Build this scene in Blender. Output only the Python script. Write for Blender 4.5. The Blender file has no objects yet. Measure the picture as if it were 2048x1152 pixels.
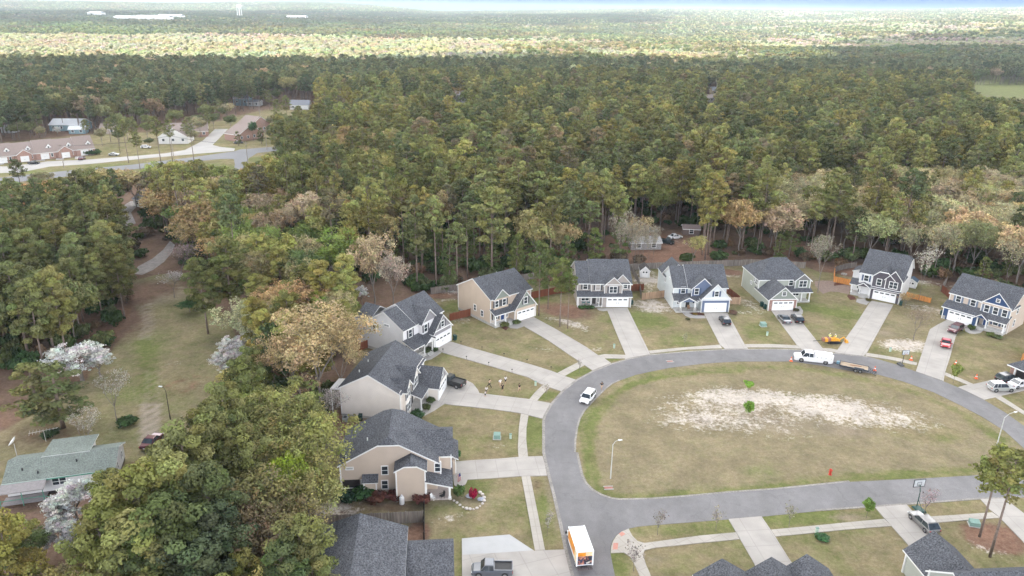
import bpy, bmesh, math, random
import numpy as np
from mathutils import Vector, Matrix
from mathutils.geometry import tessellate_polygon
SC = bpy.context.scene
COL = SC.collection
R = math.radians
# ---------------- camera ----------------
FPX, HCAM, ROLL = 1490.0, 65.0, R(0.9)
PITCH = math.atan((576 - 23) / FPX)
Fw = np.array([0, math.cos(PITCH), -math.sin(PITCH)])
_R0 = np.array([1.0, 0, 0]); _U0 = np.array([0, math.sin(PITCH), math.cos(PITCH)])
Rt = _R0 * math.cos(ROLL) + _U0 * math.sin(ROLL)
Up = _U0 * math.cos(ROLL) - _R0 * math.sin(ROLL)
cam_d = bpy.data.cameras.new("camera"); cam = bpy.data.objects.new("camera", cam_d); COL.objects.link(cam)
cam_d.sensor_width = 36; cam_d.lens = FPX / 2048 * 36; cam_d.clip_start = 1; cam_d.clip_end = 30000
M = Matrix.Identity(4)
for i in range(3):
    M[i][0] = Rt[i]; M[i][1] = Up[i]; M[i][2] = -Fw[i]
M[2][3] = HCAM
cam.matrix_world = M
SC.camera = cam

def at(x, y, z=0.0):
    """point of the photograph (2048 px wide) -> point of the place at height z"""
    d = Fw + Rt * (x - 1024) / FPX - Up * (y - 576) / FPX
    t = (z - HCAM) / d[2]
    return (float(t * d[0]), float(t * d[1]), float(z))

# ---------------- light ----------------
SUN_EL, SUN_AZ = 50.0, 222.0     # azimuth clockwise from +Y (view direction)
SUN = np.array([math.sin(R(SUN_AZ)) * math.cos(R(SUN_EL)), math.cos(R(SUN_AZ)) * math.cos(R(SUN_EL)), math.sin(R(SUN_EL))])
sd = bpy.data.lights.new("sun", 'SUN'); sd.energy = 3.4; sd.angle = R(0.5); sd.color = (1.0, 0.93, 0.82)
so = bpy.data.objects.new("sun", sd); COL.objects.link(so)
so.rotation_euler = Vector(SUN).to_track_quat('Z', 'Y').to_euler(); so.location = (0, 0, 900)
world = bpy.data.worlds.new("World"); SC.world = world; world.use_nodes = True
nt = world.node_tree; N = nt.nodes; L = nt.links
for n in list(N): N.remove(n)
def node(nt, typ, **kw):
    n = nt.nodes.new(typ)
    for k, v in kw.items():
        if k.startswith('i_'):
            n.inputs[k[2:].replace('_', ' ')].default_value = v
        else: setattr(n, k, v)
    return n
sky = node(nt, 'ShaderNodeTexSky', sky_type='NISHITA', sun_disc=False)
sky.sun_elevation = R(SUN_EL); sky.sun_rotation = R(SUN_AZ); sky.altitude = 60; sky.dust_density = 1.6; sky.ozone_density = 1.0
bg = node(nt, 'ShaderNodeBackground'); bg.inputs['Strength'].default_value = 0.15
out = node(nt, 'ShaderNodeOutputWorld')
tc = node(nt, 'ShaderNodeTexCoord'); sep = node(nt, 'ShaderNodeSeparateXYZ')
L.new(tc.outputs['Generated'], sep.inputs[0])
# broken high cloud: thin near the horizon ahead, thicker overhead
mpn = node(nt, 'ShaderNodeMapping'); mpn.inputs['Scale'].default_value = (3.0, 3.0, 9.0); mpn.inputs['Location'].default_value = (2.3, 0.4, 0)
L.new(tc.outputs['Generated'], mpn.inputs[0])
nz = node(nt, 'ShaderNodeTexNoise'); nz.inputs['Scale'].default_value = 1.4; nz.inputs['Detail'].default_value = 7; nz.inputs['Roughness'].default_value = 0.55
L.new(mpn.outputs[0], nz.inputs['Vector'])
mr = node(nt, 'ShaderNodeMapRange'); mr.inputs['From Min'].default_value = 0.34; mr.inputs['From Max'].default_value = 0.54
L.new(nz.outputs[0], mr.inputs['Value'])
el = node(nt, 'ShaderNodeMapRange'); el.inputs['From Min'].default_value = 0.03; el.inputs['From Max'].default_value = 0.26
el.inputs['To Min'].default_value = 0.12; el.inputs['To Max'].default_value = 1.0
L.new(sep.outputs['Z'], el.inputs['Value'])
ml = node(nt, 'ShaderNodeMath', operation='MULTIPLY'); L.new(mr.outputs[0], ml.inputs[0]); L.new(el.outputs[0], ml.inputs[1])
# left side of the horizon is whiter
lf = node(nt, 'ShaderNodeMapRange'); lf.inputs['From Min'].default_value = -0.15; lf.inputs['From Max'].default_value = -0.5
lf.inputs['To Min'].default_value = 0.0; lf.inputs['To Max'].default_value = 0.8
L.new(sep.outputs['X'], lf.inputs['Value'])
mx2 = node(nt, 'ShaderNodeMath', operation='MAXIMUM'); L.new(ml.outputs[0], mx2.inputs[0]); mx2.inputs[1].default_value = 0
mix = node(nt, 'ShaderNodeMix', data_type='RGBA')
L.new(mx2.outputs[0], mix.inputs['Factor']); L.new(sky.outputs[0], mix.inputs['A']); mix.inputs['B'].default_value = (14.2, 13.9, 13.7, 1)
# clear blue just above the horizon, whiter to the left
low = node(nt, 'ShaderNodeMapRange'); low.inputs['From Min'].default_value = 0.06; low.inputs['From Max'].default_value = 0.16
L.new(sep.outputs['Z'], low.inputs['Value'])
lc = node(nt, 'ShaderNodeMix', data_type='RGBA'); L.new(lf.outputs[0], lc.inputs['Factor']); lc.inputs['A'].default_value = (.42, .80, 1.8, 1); lc.inputs['B'].default_value = (1.2, 1.45, 1.95, 1)
mlow = node(nt, 'ShaderNodeMix', data_type='RGBA'); L.new(low.outputs[0], mlow.inputs['Factor']); L.new(lc.outputs['Result'], mlow.inputs['A']); L.new(mix.outputs['Result'], mlow.inputs['B'])
L.new(mlow.outputs['Result'], bg.inputs['Color']); L.new(bg.outputs[0], out.inputs['Surface'])
vs = SC.view_settings
vs.view_transform = 'Standard'; vs.look = 'None'; vs.gamma = 1; vs.exposure = 1.62; vs.use_curve_mapping = False
SC.cycles.max_bounces = 5; SC.cycles.diffuse_bounces = 3; SC.cycles.transparent_max_bounces = 8; SC.cycles.volume_bounces = 0

# ---------------- materials ----------------
MATS = {}
def _new(name):
    m = bpy.data.materials.new(name); m.use_nodes = True
    return m, m.node_tree, m.node_tree.nodes['Principled BSDF']
def mat(name, col, rough=0.8, spec=0.3, metal=0.0, var=0.08, scale=3.0, fine=0.0, fscale=40.0, bump=0.0, coat=0.0, stretch=None, emit=0):
    """plain material with blotchy variation and fine speckle"""
    if name in MATS: return MATS[name]
    m, nt, b = _new(name); MATS[name] = m
    b.inputs['Roughness'].default_value = rough; b.inputs['Metallic'].default_value = metal
    b.inputs['Specular IOR Level'].default_value = spec; b.inputs['Coat Weight'].default_value = coat
    tc = node(nt, 'ShaderNodeTexCoord')
    src = tc.outputs['Object']
    if stretch:
        mp = node(nt, 'ShaderNodeMapping'); mp.inputs['Scale'].default_value = stretch
        nt.links.new(src, mp.inputs[0]); src = mp.outputs[0]
    n1 = node(nt, 'ShaderNodeTexNoise'); n1.inputs['Scale'].default_value = scale; n1.inputs['Detail'].default_value = 4
    nt.links.new(src, n1.inputs['Vector'])
    r1 = node(nt, 'ShaderNodeMapRange'); r1.inputs['From Min'].default_value = .3; r1.inputs['From Max'].default_value = .7
    r1.inputs['To Min'].default_value = 1 - var; r1.inputs['To Max'].default_value = 1 + var
    nt.links.new(n1.outputs[0], r1.inputs['Value'])
    fac = r1.outputs[0]
    if fine:
        n2 = node(nt, 'ShaderNodeTexNoise'); n2.inputs['Scale'].default_value = fscale; n2.inputs['Detail'].default_value = 2
        nt.links.new(src, n2.inputs['Vector'])
        r2 = node(nt, 'ShaderNodeMapRange'); r2.inputs['From Min'].default_value = .3; r2.inputs['From Max'].default_value = .7
        r2.inputs['To Min'].default_value = 1 - fine; r2.inputs['To Max'].default_value = 1 + fine
        nt.links.new(n2.outputs[0], r2.inputs['Value'])
        mm = node(nt, 'ShaderNodeMath', operation='MULTIPLY'); nt.links.new(fac, mm.inputs[0]); nt.links.new(r2.outputs[0], mm.inputs[1]); fac = mm.outputs[0]
        if bump:
            bp = node(nt, 'ShaderNodeBump'); bp.inputs['Strength'].default_value = bump; bp.inputs['Distance'].default_value = .05
            nt.links.new(n2.outputs[0], bp.inputs['Height']); nt.links.new(bp.outputs[0], b.inputs['Normal'])
    vm = node(nt, 'ShaderNodeVectorMath', operation='SCALE'); vm.inputs[0].default_value = col
    nt.links.new(fac, vm.inputs['Scale']); nt.links.new(vm.outputs[0], b.inputs['Base Color'])
    if emit:
        b.inputs['Emission Color'].default_value = (*col, 1); b.inputs['Emission Strength'].default_value = emit
    return m
def siding(name, col):
    """lap siding: thin dark line under each board"""
    if name in MATS: return MATS[name]
    m, nt, b = _new(name); MATS[name] = m
    b.inputs['Roughness'].default_value = .6; b.inputs['Specular IOR Level'].default_value = .3
    tc = node(nt, 'ShaderNodeTexCoord'); sp = node(nt, 'ShaderNodeSeparateXYZ'); nt.links.new(tc.outputs['Object'], sp.inputs[0])
    w = node(nt, 'ShaderNodeMath', operation='MULTIPLY'); w.inputs[1].default_value = 1 / .2; nt.links.new(sp.outputs['Z'], w.inputs[0])
    fr = node(nt, 'ShaderNodeMath', operation='FRACT'); nt.links.new(w.outputs[0], fr.inputs[0])
    r1 = node(nt, 'ShaderNodeMapRange'); r1.inputs['From Min'].default_value = 0; r1.inputs['From Max'].default_value = .18; r1.inputs['To Min'].default_value = .78; r1.inputs['To Max'].default_value = 1
    nt.links.new(fr.outputs[0], r1.inputs['Value'])
    n1 = node(nt, 'ShaderNodeTexNoise'); n1.inputs['Scale'].default_value = .5; nt.links.new(tc.outputs['Object'], n1.inputs['Vector'])
    r2 = node(nt, 'ShaderNodeMapRange'); r2.inputs['To Min'].default_value = .9; r2.inputs['To Max'].default_value = 1.1; nt.links.new(n1.outputs[0], r2.inputs['Value'])
    mm = node(nt, 'ShaderNodeMath', operation='MULTIPLY'); nt.links.new(r1.outputs[0], mm.inputs[0]); nt.links.new(r2.outputs[0], mm.inputs[1])
    vm = node(nt, 'ShaderNodeVectorMath', operation='SCALE'); vm.inputs[0].default_value = col
    nt.links.new(mm.outputs[0], vm.inputs['Scale']); nt.links.new(vm.outputs[0], b.inputs['Base Color'])
    return m
WHITE = mat('white_trim', (.78, .78, .77), .5, var=.03)
ROOF = mat('shingles', (.098, .101, .112), .95, spec=.1, var=.13, scale=.7, fine=.55, fscale=5.5, bump=.3)
ROOF2 = mat('shingles_brown', (.10, .09, .088), .95, spec=.1, var=.12, scale=.7, fine=.35, fscale=7)
GLASS = mat('window_glass', (.035, .045, .055), .08, spec=.8, var=.5, scale=1.2)
CONC = mat('foundation_concrete', (.42, .41, .39), .9, var=.12, scale=1.5)
WOODF = mat('weathered_fence', (.20, .175, .155), .9, var=.15, scale=1, fine=.4, fscale=6, stretch=(1, 1, .05))
REDF = mat('stained_fence', (.19, .065, .035), .8, var=.15, scale=1, fine=.3, fscale=6, stretch=(1, 1, .05))
TANF = mat('pale_wood_fence', (.38, .26, .17), .85, var=.15, scale=1, fine=.3, fscale=6, stretch=(1, 1, .05))
ORF = mat('new_cedar_fence', (.62, .27, .08), .8, var=.12, scale=1, fine=.25, fscale=6, stretch=(1, 1, .05))
BLACK = mat('black_rubber', (.02, .02, .022), .8, var=.1)
DARK = mat('dark_metal', (.04, .042, .045), .5, var=.1)

# ---------------- mesh helpers ----------------
def tag(o, label=None, cat=None, group=None, kind=None):
    if label: o['label'] = label
    if cat: o['category'] = cat
    if group: o['group'] = group
    if kind: o['kind'] = kind
    return o
def empty(name, loc=(0, 0, 0), rz=0.0, label=None, cat=None, group=None):
    o = bpy.data.objects.new(name, None); COL.objects.link(o); o.location = loc; o.rotation_euler = (0, 0, rz)
    o.empty_display_size = .5
    return tag(o, label, cat, group)
class MB:
    def __init__(s): s.v = []; s.f = []; s.m = []; s.mi = 0
    def poly(s, pts):
        n = len(s.v); s.v += [tuple(p) for p in pts]; s.f.append(tuple(range(n, n + len(pts)))); s.m.append(s.mi); return s
    def box(s, x0, x1, y0, y1, z0, z1):
        n = len(s.v)
        s.v += [(x0, y0, z0), (x1, y0, z0), (x1, y1, z0), (x0, y1, z0), (x0, y0, z1), (x1, y0, z1), (x1, y1, z1), (x0, y1, z1)]
        for q in ((0, 3, 2, 1), (4, 5, 6, 7), (0, 1, 5, 4), (1, 2, 6, 5), (2, 3, 7, 6), (3, 0, 4, 7)):
            s.f.append(tuple(n + i for i in q)); s.m.append(s.mi)
        return s
    def hexa(s, b, t):
        """b, t: four bottom and four top points, counter-clockwise from above"""
        n = len(s.v); s.v += [tuple(p) for p in b] + [tuple(p) for p in t]
        for q in ((0, 3, 2, 1), (4, 5, 6, 7), (0, 1, 5, 4), (1, 2, 6, 5), (2, 3, 7, 6), (3, 0, 4, 7)):
            s.f.append(tuple(n + i for i in q)); s.m.append(s.mi)
        return s
    def slab(s, pts, d, side=None):
        """polygon (any plane, ccw from outside) thickened by vector d away from outside; side material index"""
        n = len(s.v); k = len(pts); s.v += [tuple(p) for p in pts] + [tuple(np.array(p) + np.array(d)) for p in pts]
        s.f.append(tuple(range(n, n + k))); s.m.append(s.mi)
        sm = s.mi if side is None else side
        s.f.append(tuple(range(n + 2 * k - 1, n + k - 1, -1))); s.m.append(sm)
        for i in range(k):
            j = (i + 1) % k; s.f.append((n + i, n + k + i, n + k + j, n + j)); s.m.append(sm)
        return s
    def tube(s, pts, rads, n=6, cap=True):
        pts = [Vector(p) for p in pts]; rings = []
        for i, p in enumerate(pts):
            d = (pts[min(i + 1, len(pts) - 1)] - pts[max(i - 1, 0)]).normalized()
            a = d.orthogonal().normalized() if i == 0 else (rings_a - d * rings_a.dot(d)).normalized()
            rings_a = a; b = d.cross(a); r = rads[i] if hasattr(rads, '__len__') else rads
            base = len(s.v)
            for k in range(n):
                t = 2 * math.pi * k / n; s.v.append(tuple(p + a * (r * math.cos(t)) + b * (r * math.sin(t))))
            rings.append(base)
        for i in range(len(rings) - 1):
            for k in range(n):
                k2 = (k + 1) % n; s.f.append((rings[i] + k, rings[i] + k2, rings[i + 1] + k2, rings[i + 1] + k)); s.m.append(s.mi)
        if cap:
            s.f.append(tuple(rings[0] + k for k in range(n))[::-1]); s.m.append(s.mi)
            s.f.append(tuple(rings[-1] + k for k in range(n))); s.m.append(s.mi)
        return s
    def lathe(s, prof, n=12, c=(0, 0, 0), axis='z'):
        base = len(s.v)
        for r, z in prof:
            for k in range(n):
                t = 2 * math.pi * k / n; a, b = r * math.cos(t), r * math.sin(t)
                p = (a, b, z) if axis == 'z' else ((z, a, b) if axis == 'x' else (b, z, a))
                s.v.append((c[0] + p[0], c[1] + p[1], c[2] + p[2]))
        for i in range(len(prof) - 1):
            for k in range(n):
                k2 = (k + 1) % n; s.f.append((base + i * n + k, base + i * n + k2, base + (i + 1) * n + k2, base + (i + 1) * n + k)); s.m.append(s.mi)
        s.f.append(tuple(base + k for k in range(n))[::-1]); s.m.append(s.mi)
        e = base + (len(prof) - 1) * n
        s.f.append(tuple(e + k for k in range(n))); s.m.append(s.mi)
        return s
    def build(s, name, mats, parent=None, smooth=False, loc=None, rz=None):
        me = bpy.data.meshes.new(name); me.from_pydata(s.v, [], s.f)
        if not isinstance(mats, (list, tuple)): mats = [mats]
        for m in mats: me.materials.append(m)
        if any(s.m): me.polygons.foreach_set('material_index', s.m)
        if smooth: me.polygons.foreach_set('use_smooth', [True] * len(s.f))
        me.update()
        o = bpy.data.objects.new(name, me); COL.objects.link(o)
        if parent: o.parent = parent
        if loc is not None: o.location = loc
        if rz is not None: o.rotation_euler = (0, 0, rz)
        return o
def copy_thing(root, loc=None, rz=None, label=None, group=None):
    def rec(o, par):
        c = o.copy(); COL.objects.link(c)
        if par: c.parent = par
        for ch in list(o.children): rec(ch, c)
        return c
    r = rec(root, None)
    if loc is not None: r.location = loc
    if rz is not None: r.rotation_euler = (0, 0, rz)
    if label: r['label'] = label
    if group: r['group'] = group
    return r
def inpoly(px, py, poly):
    """vectorised point in polygon"""
    px = np.asarray(px); py = np.asarray(py); c = np.zeros(px.shape, bool); n = len(poly); j = n - 1
    for i in range(n):
        xi, yi = poly[i]; xj, yj = poly[j]
        if yi != yj:
            c ^= ((yi > py) != (yj > py)) & (px < (xj - xi) * (py - yi) / (yj - yi) + xi)
        j = i
    return c
def wpoly(pts, z=0.0): return [at(x, y, z)[:2] for x, y in pts]
# ---------------- unseen clouds far above the frame, outlined to cast the wanted shadow bands ----------------
CLOUD = mat('cloud_white', (.85, .86, .88), 1, spec=0, var=.05, scale=.002)
def shade_cloud(outline, alt, thick, seed):
    rnd = random.Random(seed)
    sh = SUN * (alt / SUN[2])
    pl = [(x + sh[0], y + sh[1]) for x, y in outline]
    xs = [p[0] for p in pl]; ys = [p[1] for p in pl]; st = 90
    gx = np.arange(min(xs) - st, max(xs) + 2 * st, st); gy = np.arange(min(ys) - st, max(ys) + 2 * st, st)
    X, Y = np.meshgrid(gx, gy, indexing='ij'); ins = inpoly(X + 130 * np.sin(Y / 170 + seed) + 60 * np.sin(Y / 61), Y + 110 * np.sin(X / 150 + seed) + 70 * np.sin(X / 67 + 1), pl).astype(float)
    d = ins.copy()
    for _ in range(4):
        p = np.pad(d, 1, mode='edge'); d = (p[:-2, 1:-1] + p[2:, 1:-1] + p[1:-1, :-2] + p[1:-1, 2:] + d) / 5 * ins
    mb = MB(); ids = {}
    nx, ny = X.shape
    h = np.array([[rnd.uniform(.5, 1) for _ in range(ny)] for _ in range(nx)])
    for i in range(nx):
        for j in range(ny):
            jx = rnd.uniform(-25, 25); jy = rnd.uniform(-25, 25)
            ids[i, j] = len(mb.v); mb.v.append((X[i, j] + jx, Y[i, j] + jy, alt + thick * d[i, j] * h[i, j] + 1)); mb.v.append((X[i, j] + jx, Y[i, j] + jy, alt - .18 * thick * d[i, j] * h[i, j]))
    for i in range(nx - 1):
        for j in range(ny - 1):
            if ins[i, j] or ins[i + 1, j] or ins[i, j + 1] or ins[i + 1, j + 1]:
                q = [ids[i, j], ids[i + 1, j], ids[i + 1, j + 1], ids[i, j + 1]]
                mb.f.append(tuple(q)); mb.f.append(tuple(a + 1 for a in q[::-1])); mb.m += [0, 0]
    o = mb.build('shade_cloud', CLOUD, smooth=True); tag(o, kind='structure')
    return o
shade_cloud([(-1700, 500), (-900, 620), (-500, 640), (-250, 760), (-60, 860), (150, 860), (330, 1000), (700, 1450), (1300, 1900), (2100, 2100), (2300, 400), (900, -700), (-900, -700), (-1700, -300)], 1100, 260, 3)
shade_cloud([(-1600, 1750), (-900, 1950), (-300, 2450), (200, 2900), (620, 3300), (800, 4200), (300, 4600), (-600, 4200), (-2000, 3800), (-3400, 3300), (-3000, 2100)], 1500, 300, 5)

# ---------------- layout traced on the ground ----------------
ROAD_OUT = [(1165,1250),(1141,1152),(1128,1099),(1117,1044),(1105,991),(1095,952),(1089,927),(1084.6,905),(1084.6,842),(1087.5,830),(1101,807),(1122,783),(1151,760),(1185,741.5),(1222,727),(1257,717),(1300,709),(1374,702.5),(1456,698),(1554,697.6),(1603,699.5),(1673,706.4),(1734,713),(1757,719),(1795,730),(1831.6,743.5),(1860,753),(1887,763),(1916,775),(1968,800),(2009,824.5),(2048,852),(2100,892),(2150,935),(2200,980),(2300,985),(2300,1003),(2048,995.5),(2009,998),(1960,999),(1812,1010),(1752,1014),(1700,1018),(1632,1022.7),(1523,1033.5),(1456,1039),(1300,1051),(1275,1053.5),(1257,1057.5),(1243,1063),(1232,1071.5),(1225,1082),(1221.5,1094),(1221,1107),(1224,1124),(1230,1152),(1255,1250)]
ROAD_IN = [(1152,905),(1152.5,880),(1156,856),(1161,838),(1169.5,822.6),(1189,801),(1212.5,777.7),(1225,768),(1240,761),(1271,750),(1300,743.5),(1339,735.7),(1409,727),(1476,723),(1583,723),(1640,731),(1700,741.6),(1751.5,748),(1806,763),(1867,784.5),(1921.5,811),(1964.5,834),(2009,861.6),(2048,897),(2090,930),(2105,945),(2080,953),(2048,953),(1960,950.5),(1843,957),(1700,964),(1554,979),(1460,985.6),(1368,994),(1300,999),(1240,1000),(1222,998),(1200,990),(1183,980),(1169.5,966),(1162,950),(1158,933)]
DRIVES = {
 'A': [(1034,641.6),(1067.5,634.8),(1090,647),(1114,660),(1173,695),(1196,711),(1208.6,717),(1222,727),(1185,741.5),(1169.5,731),(1159,723.6),(1140,711),(1097,681.6),(1048,653)],
 'B': [(870.5,697),(901,683.6),(935,694),(1009,715),(1060,729),(1103,742.5),(1128.5,752.5),(1151,760),(1122,783),(1084.6,770),(1056,755),(978,732),(900,710),(883,705)],
 'C': [(858,797),(876,776),(880,766),(903,762),(930,760),(945,767),(955,779),(959,787),(1000,792),(1058,799),(1101,807),(1087.5,830),(1084.6,838),(1042.6,827),(978,818),(900,810),(889,808),(868,822),(848,832),(838,830),(852,812)],
 'D': [(910.5,924),(950,921),(1000,918),(1040,914.5),(1085,913),(1089,927),(1094,952),(1042,953),(1000,956),(935,960),(932,968),(925,974),(915,976),(908,970),(906,950)],
 'E': [(923.5,1078),(970,1074),(1019,1070),(1069,1103),(1090.5,1101.5),(1128.5,1100),(1141,1152),(1160,1235),(925,1240)],
 'H3': [(1213,617),(1254.8,616),(1275,657),(1297,702),(1300,709),(1257,717),(1250,719),(1251,710),(1232,665)],
 'H4': [(1408,626.7),(1455,626.7),(1489,689),(1496,698),(1450,698.4),(1440,690),(1424,659)],
 'H5': [(1543.5,622.6),(1585.5,621.6),(1615,659),(1645,697),(1653,704),(1604,699.5),(1594,691),(1570,659)],
 'H6': [(1741.8,602),(1786.7,610),(1760,658),(1736,702),(1728,712.5),(1670,706),(1675,700),(1710,651)],
 'H7': [(1895,639.6),(1946,652),(1930,655),(1918,663),(1911.7,672),(1906,692),(1900,715),(1890,745),(1887,763),(1860,753),(1831.6,743.5),(1838.4,722.7),(1857,666),(1860,659),(1875,650)],
 'H8': [(1990,759),(2020,756),(2100,735),(2130,775),(2048,781.6),(2001,792),(1990,795),(1968,800),(1916,775),(1930,771),(1947,769)],
 'S1': [(1457,1039),(1522.7,1033.5),(1545,1066),(1577,1117),(1600,1150),(1530,1180),(1508,1127),(1480,1079)],
 'S2': [(1750,1015),(1813,1010),(1826,1025),(1870,1065),(1905,1110),(1850,1130),(1820,1095),(1783,1053),(1769,1038)],
 'S3': [(1960.5,999),(2009,998),(2090,1060),(2160,1130),(2090,1130),(1999.6,1036),(1980,1020)],
}
WALKS = {
 'house2': [(1013,649),(1020,656),(1034,657.5),(1047.5,653),(1042,647),(1033,642)],
 'house1': [(845,716),(850,722),(862,719),(873,712),(882.5,705.5),(872,698.5),(862,707)],
 'house3': [(1194,617),(1198,621),(1207,622.5),(1215,621.5),(1212.7,617)],
 'house4': [(1365,626),(1371,632),(1380,635.5),(1395,637),(1411.7,636.5),(1409,631.8),(1395,631.3),(1384,629.5),(1373,624)],
 'house5': [(1588,624.5),(1592,614),(1600,613),(1606,622),(1605,628),(1598,630),(1592,629)],
 'house6': [(1714,598),(1712,604),(1720,607),(1733,610),(1739.5,603.5),(1728,598)],
 'house7': [(1929,656.5),(1931,663),(1939,667),(1950,668),(1961,666),(1968,660),(1952,655),(1945,653)],
}
SIDEWALKS = [
 [(1158.8,724),(1169,730.8),(1150,741),(1129.5,752.3),(1114.8,746.5),(1140,733)],
 [(1085.5,770.5),(1099,776),(1087,787),(1074,802),(1058.6,799),(1070,785)],
 [(1041.8,827.5),(1057,831),(1053,856),(1052.5,880),(1056,913.8),(1037,914.7),(1035.7,895),(1037.7,856)],
 [(1042.8,953.5),(1060.5,952.8),(1076,1030),(1090,1101),(1070,1102.5),(1058,1035)],
 [(1197,711),(1209,709),(1230,709.5),(1251.5,710.5),(1255,717),(1243,717.5),(1208.6,717)],
 [(1297.3,702),(1360,696),(1440,690),(1444,697),(1374,699.5),(1300.7,707.5)],
 [(1489.6,689),(1540,688.7),(1593.5,691.3),(1602,698),(1550,695.5),(1494,695)],
 [(1645.5,697),(1660,697.5),(1674.7,700.2),(1672,705),(1653,702.7)],
 [(1731.5,706),(1770,712),(1800,717.5),(1834.5,726),(1833,731),(1784.7,720.5),(1731,712)],
 [(1890.6,745.4),(1920,757),(1946.5,768.8),(1936,770.5),(1913,761),(1889.5,751)],
 [(2001.5,792.5),(2048,822.6),(2100,860),(2120,885),(2048,830),(1990.5,795.3)],
 [(1257.5,1058.2),(1243,1064),(1233,1072.2),(1226,1083),(1222.3,1094),(1221.7,1106.7),(1247.7,1105.7),(1261,1114.5),(1271,1134),(1279,1152),(1295,1230),(1325,1230),(1306,1170),(1300,1148),(1292.6,1132),(1285.7,1110.6),(1289,1101),(1310,1096),(1400,1086.6),(1479,1079),(1472,1065.5),(1400,1072),(1300,1085.5),(1289,1087),(1275,1083),(1265,1073),(1260,1064)],
 [(1542,1060.2),(1620,1053),(1700,1045),(1768.5,1038.6),(1783,1052.7),(1700,1059),(1600,1069),(1550.5,1073.5)],
 [(1843,1035),(1920,1030),(1984,1025.6),(1999,1036),(1930,1041),(1862,1047)],
]
def sheet(name, pts, top, mat_, thick=None, holes=(), parent=None, base=0.0):
    """flat slab from photo points on the ground; thick -> side skirts down to the ground"""
    outer = [Vector((*p, 0)) for p in wpoly(pts)]
    loops = [outer] + [[Vector((*p, 0)) for p in wpoly(h)] for h in holes]
    flat = [p for l in loops for p in l]
    tri = tessellate_polygon(loops)
    mb = MB(); mb.v = [(p.x, p.y, top) for p in flat]
    for t in tri:
        a, b, c = [flat[i] for i in t]
        if (b - a).cross(c - a).z < 0: t = t[::-1]
        mb.f.append(tuple(t)); mb.m.append(0)
    if thick:
        n = len(flat); mb.v += [(p.x, p.y, top - thick) for p in flat]; o = 0
        for l in loops:
            k = len(l)
            for i in range(k):
                j = (i + 1) % k; mb.f.append((o + i, o + j, n + o + j, n + o + i)); mb.m.append(0)
            o += k
    return mb.build(name, mat_, parent)
# asphalt: wheel-worn, paler edges, patches
def mat_asphalt():
    m, nt, b = _new('asphalt'); b.inputs['Roughness'].default_value = .92; b.inputs['Specular IOR Level'].default_value = .25
    g = node(nt, 'ShaderNodeNewGeometry')
    def noise(sc, det=4, st=None):
        src = g.outputs['Position']
        if st:
            mp = node(nt, 'ShaderNodeMapping'); mp.inputs['Scale'].default_value = st; nt.links.new(src, mp.inputs[0]); src = mp.outputs[0]
        n = node(nt, 'ShaderNodeTexNoise'); n.inputs['Scale'].default_value = sc; n.inputs['Detail'].default_value = det; nt.links.new(src, n.inputs['Vector']); return n.outputs[0]
    def rng(s, a, b_, c, d):
        r = node(nt, 'ShaderNodeMapRange'); r.inputs['From Min'].default_value = a; r.inputs['From Max'].default_value = b_; r.inputs['To Min'].default_value = c; r.inputs['To Max'].default_value = d
        nt.links.new(s, r.inputs['Value']); return r.outputs[0]
    def mul(a, c):
        q = node(nt, 'ShaderNodeMath', operation='MULTIPLY'); nt.links.new(a, q.inputs[0]); nt.links.new(c, q.inputs[1]); return q.outputs[0]
    f = mul(mul(rng(noise(.12, 5), .3, .7, .9, 1.1), rng(noise(9, 2), .3, .7, .9, 1.1)), rng(noise(.7, 6), .3, .7, .93, 1.07))
    wv = node(nt, 'ShaderNodeTexNoise'); wv.inputs['Scale'].default_value = .6; wv.inputs['Detail'].default_value = 5; nt.links.new(g.outputs['Position'], wv.inputs['Vector'])
    av = node(nt, 'ShaderNodeVectorMath', operation='MULTIPLY_ADD'); av.inputs[1].default_value = (3, 3, 0); nt.links.new(wv.outputs['Color'], av.inputs[0]); nt.links.new(g.outputs['Position'], av.inputs[2])
    vo = node(nt, 'ShaderNodeTexVoronoi', feature='DISTANCE_TO_EDGE'); vo.inputs['Scale'].default_value = .13; nt.links.new(av.outputs[0], vo.inputs['Vector'])
    f = mul(f, rng(vo.outputs['Distance'], .0, .012, .86, 1.0)); f = mul(f, rng(noise(.33, 4, (1, .25, 1)), .35, .65, .94, 1.06)); f = mul(f, rng(noise(.05, 3), .35, .65, .92, 1.08))
    vm = node(nt, 'ShaderNodeVectorMath', operation='SCALE'); vm.inputs[0].default_value = (.200, .193, .195)
    nt.links.new(f, vm.inputs['Scale']); nt.links.new(vm.outputs[0], b.inputs['Base Color'])
    return m
ASPH = mat_asphalt()
road = sheet('road', ROAD_OUT, .03, ASPH, .03, holes=[ROAD_IN]); tag(road, kind='structure')
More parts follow.
